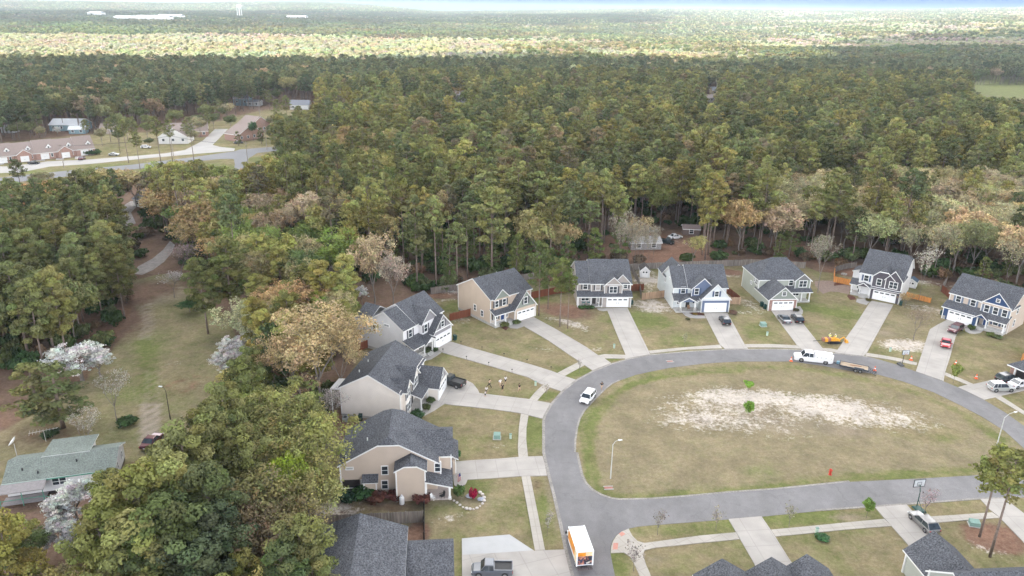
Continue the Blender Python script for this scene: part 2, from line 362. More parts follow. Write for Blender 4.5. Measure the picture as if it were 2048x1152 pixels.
def mat_concrete(name, col, pitch=3.0, ang=0.0, org=(0, 0)):
    """concrete with saw-cut joints on a grid turned to the slab"""
    m, nt, b = _new(name); b.inputs['Roughness'].default_value = .85; b.inputs['Specular IOR Level'].default_value = .25
    g = node(nt, 'ShaderNodeNewGeometry')
    mp = node(nt, 'ShaderNodeMapping', vector_type='TEXTURE'); mp.inputs['Rotation'].default_value = (0, 0, ang); mp.inputs['Location'].default_value = (*org, 0)
    nt.links.new(g.outputs['Position'], mp.inputs[0])
    sp = node(nt, 'ShaderNodeSeparateXYZ'); nt.links.new(mp.outputs[0], sp.inputs[0]); outs = []
    for ax in 'XY':
        q = node(nt, 'ShaderNodeMath', operation='MULTIPLY'); q.inputs[1].default_value = 1 / pitch; nt.links.new(sp.outputs[ax], q.inputs[0])
        fr = node(nt, 'ShaderNodeMath', operation='FRACT'); nt.links.new(q.outputs[0], fr.inputs[0])
        s = node(nt, 'ShaderNodeMath', operation='SUBTRACT'); s.inputs[1].default_value = .5; nt.links.new(fr.outputs[0], s.inputs[0])
        a = node(nt, 'ShaderNodeMath', operation='ABSOLUTE'); nt.links.new(s.outputs[0], a.inputs[0])
        r = node(nt, 'ShaderNodeMapRange'); r.inputs['From Min'].default_value = 0; r.inputs['From Max'].default_value = .03 * 3 / pitch; r.inputs['To Min'].default_value = .82; r.inputs['To Max'].default_value = 1; nt.links.new(a.outputs[0], r.inputs['Value']); outs.append(r.outputs[0])
    mn = node(nt, 'ShaderNodeMath', operation='MINIMUM'); nt.links.new(outs[0], mn.inputs[0]); nt.links.new(outs[1], mn.inputs[1])
    n1 = node(nt, 'ShaderNodeTexNoise'); n1.inputs['Scale'].default_value = .35; n1.inputs['Detail'].default_value = 6; nt.links.new(g.outputs['Position'], n1.inputs['Vector'])
    r2 = node(nt, 'ShaderNodeMapRange'); r2.inputs['From Min'].default_value = .3; r2.inputs['From Max'].default_value = .7; r2.inputs['To Min'].default_value = .86; r2.inputs['To Max'].default_value = 1.07; nt.links.new(n1.outputs[0], r2.inputs['Value'])
    mm = node(nt, 'ShaderNodeMath', operation='MULTIPLY'); nt.links.new(mn.outputs[0], mm.inputs[0]); nt.links.new(r2.outputs[0], mm.inputs[1])
    vm = node(nt, 'ShaderNodeVectorMath', operation='SCALE'); vm.inputs[0].default_value = col
    nt.links.new(mm.outputs[0], vm.inputs['Scale']); nt.links.new(vm.outputs[0], b.inputs['Base Color'])
    return m
dir_ = {'A': ((1097, 681), (1159, 723)), 'B': ((935, 694), (1103, 742)), 'C': ((900, 810), (1042, 827)), 'D': ((935, 960), (1042, 953)), 'E': ((925, 1140), (1090, 1101)),
 'H3': ((1232, 665), (1251, 710)), 'H4': ((1424, 659), (1440, 690)), 'H5': ((1570, 659), (1594, 691)), 'H6': ((1710, 651), (1675, 700)), 'H7': ((1857, 666), (1838, 723)), 'H8': ((2100, 735), (1947, 769)),
 'S1': ((1480, 1079), (1508, 1127)), 'S2': ((1783, 1053), (1820, 1095)), 'S3': ((1980, 1020), (2090, 1130))}
for k, pts in DRIVES.items():
    a, b_ = at(*dir_[k][0]), at(*dir_[k][1])
    cm = mat_concrete('driveway_concrete_' + k.lower(), (.42, .39, .36) if k != 'E' else (.43, .40, .37), 3.1, math.atan2(b_[1] - a[1], b_[0] - a[0]), a[:2])
    tag(sheet('driveway', pts, .10, cm, .12), kind='structure')
tag(sheet('driveway', [(923.7,1078.3),(970,1074.3),(1018.6,1070.5),(1066,1102),(990,1107),(925,1111)], .106, mat('fresh_concrete', (.46, .46, .46), .8, var=.05, scale=.6)), kind='structure')
WALK = mat('path_concrete', (.38, .36, .34), .85, var=.08, scale=.6)
for k, pts in WALKS.items(): tag(sheet('path', pts, .094, WALK, .11), kind='structure')
for pts in SIDEWALKS:
    a, b_ = at(*pts[0]), at(*pts[1])
    cm = mat_concrete('sidewalk_concrete', (.43, .395, .35), 1.55, math.atan2(b_[1] - a[1], b_[0] - a[0]), a[:2])
    tag(sheet('sidewalk', pts, .09, cm, .1), kind='structure')
BRICKP = mat('tactile_paving', (.5, .25, .2), .85, var=.1)
for pts in ([(1237.5,1068.5),(1244,1064.5),(1251,1069),(1243,1074)], [(1227,1087),(1236.5,1087),(1235,1100),(1225.5,1100)]):
    tag(sheet('tactile_paving', pts, .096, BRICKP), kind='structure')
def edge_strip(pts, w, m_, z=.045):
    P_ = [Vector(at(*p)[:2]) for p in pts]; mb = MB(); ns = []
    for i in range(len(P_)):
        d = (P_[min(i + 1, len(P_) - 1)] - P_[max(i - 1, 0)]).normalized(); ns.append(Vector((d.y, -d.x)))
    for i in range(len(P_) - 1):
        a, b_ = P_[i], P_[i + 1]; c, d = b_ + ns[i + 1] * w, a + ns[i] * w; q = [(a.x, a.y, z), (b_.x, b_.y, z), (c.x, c.y, z), (d.x, d.y, z)]
        if (b_ - a).x * (d - a).y - (b_ - a).y * (d - a).x < 0: q = q[::-1]
        mb.slab(q, (0, 0, -.04))
    tag(mb.build('kerb', m_), kind='structure')
GUT = mat('gutter_dust', (.28, .26, .24), .95, var=.25, scale=.5, fine=.2, fscale=4)
edge_strip(ROAD_OUT[1:23], .45, GUT); edge_strip(ROAD_OUT[34:44], .35, GUT); edge_strip(ROAD_IN[:9][::-1], .3, GUT); edge_strip(ROAD_IN[30:] + ROAD_IN[:1], .35, GUT)
# distant streets on the left and the open field on the right
ASPH2 = mat('far_asphalt', (.20, .20, .21), .9, var=.08, scale=.1)
CONC2 = mat('far_concrete', (.38, .365, .35), .9, var=.08, scale=.1)
FS = [
 ([(-60,362),(60,349),(170,338),(260,330),(390,314),(468,303),(480,299),(545,294),(640,288),(720,285),(720,291),(640,297),(560,301),(515,306),(498,316),(490,328),(484,352),(462,352),(470,330),(468,318),(440,318),(380,324),(250,341),(170,349),(60,361),(-60,376)], ASPH2),
 ([(-60,333),(20,333),(95,323),(165,320),(270,312),(330,307),(370,300),(405,282),(430,258),(456,258),(440,275),(425,290),(440,294),(470,297),(468,302),(390,308),(300,316),(180,328),(100,333),(40,345),(-60,348)], CONC2),
]
for pts, m_ in FS: tag(sheet('road', pts, .05, m_, .05), kind='structure')
for pts in ([(30,325),(48,324),(50,310),(33,311)], [(72,322),(90,321),(88,305),(72,306)], [(112,320),(128,319),(125,304),(111,305)], [(150,318),(166,317),(163,301),(149,302)], [(0,330),(8,328),(8,314),(0,315)]):
    tag(sheet('driveway', pts, .07, CONC2, .08), kind='structure')
# gravel lane in the left clearing
GRV = mat('pale_gravel', (.28, .255, .24), .95, var=.2, scale=.8, fine=.2, fscale=8)
tag(sheet('gravel_lane', [(268,548),(284,550),(306,540),(328,524),(344,505),(350,490),(340,482),(326,500),(304,518),(276,533)], .03, GRV), kind='structure')
tag(sheet('gravel_lane', [(232,420),(250,452),(272,447),(262,425),(275,412),(300,408),(300,400),(262,402)], .03, GRV), kind='structure')
# mulch beds, parking pads
MULCH = mat('bark_mulch', (.11, .045, .03), .95, var=.3, scale=2, fine=.3, fscale=10)
BRMULCH = mat('brown_gravel_bed', (.25, .185, .155), .95, var=.12, scale=1.5, fine=.25, fscale=9)
tag(sheet('mulch_bed', [(1629,563),(1645,561),(1672,562),(1702,573),(1697,588),(1690,587),(1676,584),(1661,583),(1650,586),(1646,588),(1636,578),(1630,571)], .03, BRMULCH, .03), kind='structure')
for pts in ([(1378,627),(1392,622),(1409,629),(1408,631.5),(1392,631)], [(1694,592),(1697,589),(1710,594),(1712,599),(1700,600)], [(1729,602),(1734,597),(1739,598.5),(1735,605)],
            [(832,816),(838,800),(850,799),(858,799),(866,800),(862,812),(852,820),(842,821)], [(1017,655),(1010,651),(1002,655),(1012,661)], [(1933,660),(1940,656),(1950,660),(1941,665)],
            [(1668,567),(1715,556),(1700,567),(1668,572)], [(848,709),(858,703),(868,700),(874,704),(862,710)]):
    tag(sheet('mulch_bed', pts, .04, MULCH, .04), kind='structure')

# ---------------- the ground: one sheet out to the horizon ----------------
def axis(a, b, step, far_, grow):
    v = list(np.arange(a, b + .01, step)); s = step
    lo = [v[0]]; hi = [v[-1]]; s1 = step
    while hi[-1] < far_[1]: s1 *= grow; hi.append(hi[-1] + s1)
    s1 = step
    while lo[-1] > far_[0]: s1 *= grow; lo.append(lo[-1] - s1)
    return np.array(lo[:0:-1] + v + hi[1:])
GX = axis(-130, 150, 1.0, (-9000, 9000), 1.13); GY = axis(52, 240, 1.0, (-60, 14000), 1.1)
def elev(x, y):
    """rolling country beyond the near wood"""
    x = np.asarray(x, float); y = np.asarray(y, float); r = np.hypot(x, y)
    t = np.clip((r - 900) / 1500, 0, 1); t = t * t * (3 - 2 * t)
    a = x / np.maximum(y, 1)
    h = 6 * np.sin(x / 310 + .5) * np.sin(y / 420) + 9 * np.sin(x / 900 - y / 700)
    rise = np.clip((r - 2200) / 3200, 0, 1) ** 1.3
    ridge = 58 + 24 * np.exp(-((a + .25) / .14) ** 2) - 12 * np.exp(-((a + .1) / .05) ** 2) + 22 * np.exp(-((a - .17) / .12) ** 2) + 70 * np.exp(-((a + .66) / .25) ** 2) * 0
    near_r = 58 * np.exp(-((a - .75) / .34) ** 2) * np.clip((r - 1000) / 1900, 0, 1)
    z = t * h + rise * ridge * 1.0 + near_r
    return np.where(r > 7000, z * np.clip(1 - (r - 7000) / 3000, 0, 1), z)
def mat_ground():
    m, nt, b = _new('ground_cover'); b.inputs['Roughness'].default_value = 1; b.inputs['Specular IOR Level'].default_value = .05
    lk = nt.links
    g = node(nt, 'ShaderNodeNewGeometry')
    def noise(sc, det=5, rough=.6, off=0):
        mp = node(nt, 'ShaderNodeMapping'); mp.inputs['Location'].default_value = (off, off * 1.7, 0); lk.new(g.outputs['Position'], mp.inputs[0])
        n = node(nt, 'ShaderNodeTexNoise'); n.inputs['Scale'].default_value = sc; n.inputs['Detail'].default_value = det; n.inputs['Roughness'].default_value = rough; lk.new(mp.outputs[0], n.inputs['Vector']); return n.outputs[0]
    def rng(s, a, b_, c=0., d=1.):
        r = node(nt, 'ShaderNodeMapRange'); r.inputs['From Min'].default_value = a; r.inputs['From Max'].default_value = b_; r.inputs['To Min'].default_value = c; r.inputs['To Max'].default_value = d
        lk.new(s, r.inputs['Value']); return r.outputs[0]
    def mix(f, a, b_):
        q = node(nt, 'ShaderNodeMix', data_type='RGBA'); lk.new(f, q.inputs['Factor'])
        for s, k in ((a, 'A'), (b_, 'B')):
            if isinstance(s, tuple): q.inputs[k].default_value = (*s, 1)
            else: lk.new(s, q.inputs[k])
        return q.outputs['Result']
    def math_(op, a, c):
        q = node(nt, 'ShaderNodeMath', operation=op)
        for i, s in enumerate((a, c)):
            if isinstance(s, (int, float)): q.inputs[i].default_value = s
            else: lk.new(s, q.inputs[i])
        return q.outputs[0]
    def att(n):
        a = node(nt, 'ShaderNodeAttribute', attribute_name=n); return a.outputs['Fac']
    big = noise(.09, 5, .6); mid = noise(.5, 6, .65, 7); fin = noise(5, 3, .7, 3); vf = noise(1.7, 6, .75, 11)
    # lawn: dormant straw to green
    gsel = rng(math_('ADD', math_('ADD', att('green'), math_('MULTIPLY', math_('SUBTRACT', mid, .5), 2.0)), math_('MULTIPLY', math_('SUBTRACT', big, .5), 2.0)), 0.05, .95)
    straw = mix(rng(vf, .35, .65), (.20, .165, .092), (.275, .225, .14))
    green = mix(rng(vf, .3, .7), (.115, .135, .042), (.18, .19, .075))
    lawn = mix(gsel, straw, green)
    dead = mix(rng(vf, .25, .75), (.195, .158, .105), (.275, .228, .165))
    dead = mix(rng(mid, .35, .75), dead, mix(rng(big, .35, .65), (.165, .165, .08), (.30, .235, .18)))
    lawn = mix(rng(math_('ADD', att('dry'), math_('MULTIPLY', math_('SUBTRACT', vf, .5), 1.0)), .3, .9), lawn, dead)
    lit = mix(rng(vf, .3, .7), (.13, .082, .06), (.23, .155, .115))
    lit = mix(rng(mid, .5, .75), lit, (.13, .11, .055))
    red = mix(rng(vf, .3, .7), (.17, .092, .062), (.28, .175, .125))
    lit = mix(rng(math_('ADD', att('red'), math_('MULTIPLY', math_('SUBTRACT', mid, .5), 1.2)), .3, .8), lit, red)
    c = mix(rng(math_('ADD', att('litter'), math_('MULTIPLY', math_('SUBTRACT', mid, .5), 1.0)), .35, .65), lawn, lit)
    sand = mix(rng(vf, .3, .7), (.42, .365, .31), (.57, .51, .45))
    sm = math_('ADD', math_('ADD', att('sand'), math_('MULTIPLY', math_('SUBTRACT', vf, .5), 2.3)), math_('MULTIPLY', math_('SUBTRACT', big, .5), 1.0))
    sgate = rng(att('sand'), .02, .14)
    c = mix(math_('MULTIPLY', sgate, rng(math_('ADD', sm, math_('MULTIPLY', math_('SUBTRACT', mid, .5), 2.2)), .30, .85)), c, sand)
    c = mix(math_('MULTIPLY', rng(math_('ADD', att('sand'), math_('MULTIPLY', math_('SUBTRACT', vf, .5), 1.0)), .12, .5), .0), c, dead)
    c = mix(math_('MULTIPLY', rng(math_('ADD', att('rut'), math_('MULTIPLY', math_('SUBTRACT', vf, .5), .35)), .08, .6), .85), c, (.36, .30, .25))
    tuft = rng(math_('ADD', noise(.22, 7, .7, 23), math_('MULTIPLY', math_('SUBTRACT', noise(1.1, 5, .7, 31), .5), .5)), .36, .64, .80, 1.17)
    sc0 = node(nt, 'ShaderNodeVectorMath', operation='SCALE'); lk.new(c, sc0.inputs[0]); lk.new(tuft, sc0.inputs['Scale']); c = sc0.outputs[0]
    # small speckle: tufts and bare crumbs
    sc_ = node(nt, 'ShaderNodeVectorMath', operation='SCALE'); lk.new(c, sc_.inputs[0]); lk.new(rng(fin, .25, .75, .78, 1.22), sc_.inputs['Scale'])
    lk.new(sc_.outputs[0], b.inputs['Base Color'])
    bp = node(nt, 'ShaderNodeBump'); bp.inputs['Strength'].default_value = .5; bp.inputs['Distance'].default_value = .12; lk.new(vf, bp.inputs['Height']); lk.new(bp.outputs[0], b.inputs['Normal'])
    return m
GROUND = mat_ground()
NEIGH = [(858,590),(915,600),(960,580),(1045,556),(1100,552),(1160,545),(1250,535),(1480,526),(1600,528),(1640,545),(1700,540),(1840,560),(1885,575),(1990,600),(2300,640),(2500,1400),(600,1400),(640,1130),(605,1035),(640,985),(672,870),(690,830),(700,760),(712,690),(735,690),(800,640)]
LEFTLAWN = [(258,560),(340,545),(420,600),(470,660),(480,740),(430,810),(380,870),(330,900),(250,930),(130,960),(-100,1010),(-100,890),(20,850),(95,800),(170,760),(215,700),(250,640)]
TOWN = [(-150,380),(-150,300),(210,262),(300,262),(400,250),(500,225),(560,215),(640,220),(640,300),(520,340),(420,350),(250,360)]
FIELD = [(1925,170),(2100,170),(2200,200),(2060,200),(1990,195),(1940,180)]
BLOBS = [  # px, py, rx m, ry m, turn, kind, strength
 (1600,812,19,5.5,-8,'sand',.5),(1390,812,8,4.5,0,'sand',.4),(1720,830,12,4.5,-14,'sand',.5),(1620,800,9,2.5,-8,'sand',.2),(1470,850,14,4,-4,'sand',.28),(1560,850,16,2.5,-6,'dry',.6),(1480,790,8,3,0,'sand',.6),(1440,845,9,3,0,'sand',.35),(1560,795,9,2.0,0,'green',.7),(1505,815,4,3,0,'dry',.8),
 (1430,790,6,2.5,20,'green',.5),(1790,850,9,3.4,-20,'dry',-1.0),(1745,790,5,1.5,-20,'green',.5),
 (1520,945,3,2.2,0,'green',1.0),(1310,1000,22,2,4,'green',.5),(1600,975,24,2,4,'green',.4),(1850,950,22,2,3,'green',.45),
 (1196,820,2.0,9,-35,'green',.7),(1174,870,1.5,6,-3,'green',.7),(1280,755,9,1,10,'green',.4),(1480,738,16,1.2,0,'green',.35),(1390,735,4,1,5,'dry',.6),
 (1105,560,5,5,0,'red',1),(1105,560,5,5,0,'litter',1),(1130,620,9,6,-30,'red',.8),(1130,622,8,5,-30,'litter',.9),(1150,650,4,2,-40,'sand',.75),(1118,640,4,1.2,-30,'sand',.5),(1195,700,1.5,1,0,'sand',.6),(1080,600,4,4,0,'green',.5),
 (1310,612,5,4.5,0,'sand',.95),(1290,560,4,9,0,'sand',.65),(1290,590,5,3,0,'green',.2),(1530,555,5,6,0,'red',.8),(1460,545,4,3,0,'litter',1),(1460,545,4,3,0,'red',1),(1455,552,4,1.2,0,'sand',.7),
 (1490,605,2,6,30,'sand',.55),(1500,625,3,1.5,0,'sand',.3),(1280,640,8,5,0,'green',.9),(1340,675,5,4,0,'green',.4),(1520,665,4,5,0,'green',.8),(1600,590,4,12,0,'green',.6),(1640,620,2,14,60,'green',.9),(1690,630,4,8,-30,'green',.6),(1600,560,6,5,0,'dry',.8),
 (1715,545,8,5,0,'red',1),(1715,545,7,5,0,'litter',1),(1820,690,6,3.2,0,'sand',.9),(1790,690,3,3,0,'sand',.35),(1862,620,6,3,-30,'sand',.6),(1845,565,6,2,-20,'sand',.55),(1768,668,3,2,0,'dry',.6),(1795,655,12,10,0,'dry',.45),
 (2010,700,10,10,0,'dry',.15),(1955,770,3,1.5,-10,'sand',.4),(880,590,3,2.5,0,'red',1),(880,590,3,2.5,0,'litter',1),(901,583,2.6,2,0,'sand',.95),(890,600,5,1,30,'sand',.5),(925,640,2,2,0,'sand',.45),(905,615,4,4,0,'green',.6),
 (905,690,2,4,0,'green',.5),(1100,700,5,3,0,'sand',.15),(1010,760,10,6,0,'dry',.2),(1060,700,12,8,0,'dry',.2),(945,800,9,3,0,'green',.3),(960,860,9,7,0,'dry',.25),(990,890,2,1,0,'sand',.3),(1068,865,2,5,0,'green',1),(1095,790,3,2,0,'green',1.0),(1150,743,4,2,0,'green',1.0),(1220,714,3,1.2,0,'green',1.1),
 (1075,970,2,2.6,0,'litter',.5),(1085,1040,2,6,-8,'green',.4),(940,972,4,3,0,'green',1),(1000,1020,8,7,0,'dry',.25),(900,1035,2,.8,10,'sand',.7),(905,1015,3,2,0,'green',.6),
 (665,1018,4,2.6,0,'sand',.85),(720,1010,10,3,0,'litter',.35),(800,1015,8,2,0,'litter',.3),(640,1075,4,5,0,'red',1.2),(640,1075,4,6,0,'litter',1.2),(835,1065,2,2.5,0,'red',1),(835,1065,2,2.5,0,'litter',1),(690,850,4,5,0,'litter',1.0),(690,850,4,5,0,'red',.9),(665,880,3,3,0,'sand',.4),
 (1990,1075,5,4,0,'red',1),(1990,1075,4.6,3.6,0,'litter',1.1),(1975,1100,3,.8,-30,'sand',.35),(1640,1095,12,6,0,'green',.1),(1780,1110,9,8,0,'dry',.3),(1340,1060,12,1.5,4,'green',.6),(1620,1035,14,1.5,4,'green',.7),(1700,1035,3,1,0,'dry',.8),(1230,1130,2,6,0,'green',.9),(1310,1120,1.5,1,0,'dry',.8),
 (1300,560,4,2,0,'sand',.5),(880,1000,8,2,0,'dry',.5),
 # left clearing
 (370,760,11,9,0,'red',.7),(370,770,9,8,0,'litter',.45),(225,640,9,16,30,'litter',.8),(225,640,9,16,30,'red',.5),(100,860,14,8,10,'red',.4),(100,870,13,8,10,'litter',.5),(300,700,4,12,8,'green',.35),(420,625,9,5,0,'green',.4),(345,725,2,1,0,'sand',.5),(270,790,6,5,0,'green',.6),(200,870,9,4,0,'green',.2),(60,1040,10,4,0,'litter',.5),(300,580,9,8,0,'litter',.8),(300,585,9,8,0,'dry',.8),
 # openings in the wood
 (1310,500,15,16,0,'red',.9),(1350,485,9,4,0,'sand',.35),(1590,500,12,14,0,'red',.8),(1590,485,5,5,0,'sand',.25),(1430,570,3,2,0,'dry',.3),
 # town greens
 (560,318,12,9,0,'green',1.2),(420,335,14,8,0,'green',1.0),(250,330,30,5,6,'green',.7),(120,343,30,4,6,'green',.9),(440,300,10,3,5,'green',.9),(340,345,9,5,0,'dry',.6),(590,322,9,8,0,'dry',.4),(430,283,5,8,0,'red',.8),
]
def trail(pts, r_, k, s_, step=.7):
    for (x0, y0), (x1, y1) in zip(pts[:-1], pts[1:]):
        a, b_ = at(x0, y0), at(x1, y1); n = max(1, int(math.hypot(b_[0] - a[0], b_[1] - a[1]) / (r_ * step)))
        for i in range(n): TRAIL.append((a[0] + (b_[0] - a[0]) * i / n, a[1] + (b_[1] - a[1]) * i / n, r_, k, s_))
TRAIL = []
trail([(285, 612), (292, 650), (281, 680)], .7, 'rut', .35); trail([(300, 605), (306, 650), (297, 680)], .6, 'rut', .3); trail([(270, 590), (287, 612)], 1.6, 'dry', .8)
trail([(289, 680), (297, 740), (303, 780)], 1.5, 'green', .8); trail([(305, 690), (312, 780)], .9, 'green', .5)
trail([(290, 808), (289, 888)], .7, 'rut', .62); trail([(313, 808), (308, 888)], .7, 'rut', .6); trail([(297, 740), (291, 808)], .6, 'rut', .22); trail([(320, 740), (313, 808)], .6, 'rut', .2)
trail([(1480, 742), (1400, 745), (1330, 752), (1270, 766), (1225, 790), (1195, 825), (1180, 865), (1175, 905), (1180, 945), (1196, 975), (1230, 994), (1290, 992), (1400, 985), (1560, 972), (1700, 957), (1850, 948), (1980, 940)], .8, 'green', .75)
trail([(1300, 750), (1420, 736), (1580, 733), (1700, 752), (1830, 785), (1920, 825), (2010, 885)], .9, 'green', .5)
trail([(1370, 872), (1450, 868), (1560, 862)], 1.8, 'litter', .28); trail([(1800, 855), (1860, 865), (1900, 880)], 2.4, 'litter', .33); trail([(1400, 760), (1460, 757)], 2.0, 'litter', .25)
trail([(1240, 985), (1400, 975), (1560, 962)], 1.2, 'dry', .5); trail([(1100, 958), (1112, 1010), (1122, 1060)], 1.0, 'dry', .8)
def make_ground():
    X, Y = np.meshgrid(GX, GY, indexing='ij'); nx, ny = X.shape
    Z = elev(X, Y)
    W = {k: np.zeros(X.shape) for k in ('litter', 'green', 'dry', 'red', 'sand', 'rut')}
    neigh = inpoly(X, Y, wpoly(NEIGH)); ll = inpoly(X, Y, wpoly(LEFTLAWN)); tw = inpoly(X, Y, wpoly(TOWN)); fd = inpoly(X, Y, wpoly(FIELD))
    near = neigh | ll | tw | fd
    far_ = np.clip((np.hypot(X, Y) - 650) / 300, 0, 1); W['litter'][:] = np.where(near, 0, 1.1 * (1 - far_)); W['green'][:] = np.where(neigh, .22, .3 + .6 * far_); W['dry'][:] = np.where(ll, .42, .1 - .3 * far_)
    W['green'][fd] = 1.2; W['dry'][fd] = -.5; W['red'][:] = np.where(near, 0, .25)
    isl = inpoly(X, Y, wpoly(ROAD_IN)); W['dry'][isl] = .55; W['green'][isl] = .1
    for _ in range(2):
        for k in ('litter', 'dry', 'green'):
            p = np.pad(W[k], 1, mode='edge'); W[k] = (p[:-2, 1:-1] + p[2:, 1:-1] + p[1:-1, :-2] + p[1:-1, 2:] + W[k]) / 5
    for px_, py_, rx, ry, an, k, s in BLOBS:
        c = at(px_, py_); a = R(an); dx = X - c[0]; dy = Y - c[1]
        u = (dx * math.cos(a) + dy * math.sin(a)) / rx; v = (-dx * math.sin(a) + dy * math.cos(a)) / ry
        W[k] += s * np.clip(1.25 - np.hypot(u, v), 0, 1) ** .7 * (np.hypot(u, v) < 1.25)
    for cx, cy, r_, k, s_ in TRAIL:
        i0, i1 = np.searchsorted(GX, (cx - 2 * r_, cx + 2 * r_)); j0, j1 = np.searchsorted(GY, (cy - 2 * r_, cy + 2 * r_)); sl = (slice(max(0, i0 - 1), i1 + 1), slice(max(0, j0 - 1), j1 + 1))
        g_ = s_ * np.clip(1.5 - np.hypot(X[sl] - cx, Y[sl] - cy) / r_, 0, 1); W[k][sl] = np.maximum(W[k][sl], np.where(g_ > 0, g_ + (.15 if k == 'green' else 0), W[k][sl]))
        if k == 'green': W['dry'][sl] = np.where(g_ > 0, W['dry'][sl] * np.clip(1 - g_ * 1.3, 0, 1), W['dry'][sl])
    me = bpy.data.meshes.new('ground')
    vs_ = np.stack([X, Y, Z], -1).reshape(-1, 3)
    idx = np.arange(nx * ny).reshape(nx, ny)
    q = np.stack([idx[:-1, :-1], idx[1:, :-1], idx[1:, 1:], idx[:-1, 1:]], -1).reshape(-1, 4)
    me.vertices.add(len(vs_)); me.vertices.foreach_set('co', vs_.ravel())
    me.loops.add(q.size); me.loops.foreach_set('vertex_index', q.ravel())
    me.polygons.add(len(q)); me.polygons.foreach_set('loop_start', np.arange(0, q.size, 4)); me.polygons.foreach_set('loop_total', np.full(len(q), 4))
    me.polygons.foreach_set('use_smooth', np.ones(len(q), bool))
    for k, w in W.items():
        a = me.attributes.new(k, 'FLOAT', 'POINT'); a.data.foreach_set('value', w.ravel().astype(np.float32))
    me.update(); me.validate(); me.materials.append(GROUND)
    o = bpy.data.objects.new('ground', me); COL.objects.link(o); tag(o, kind='structure')
make_ground()
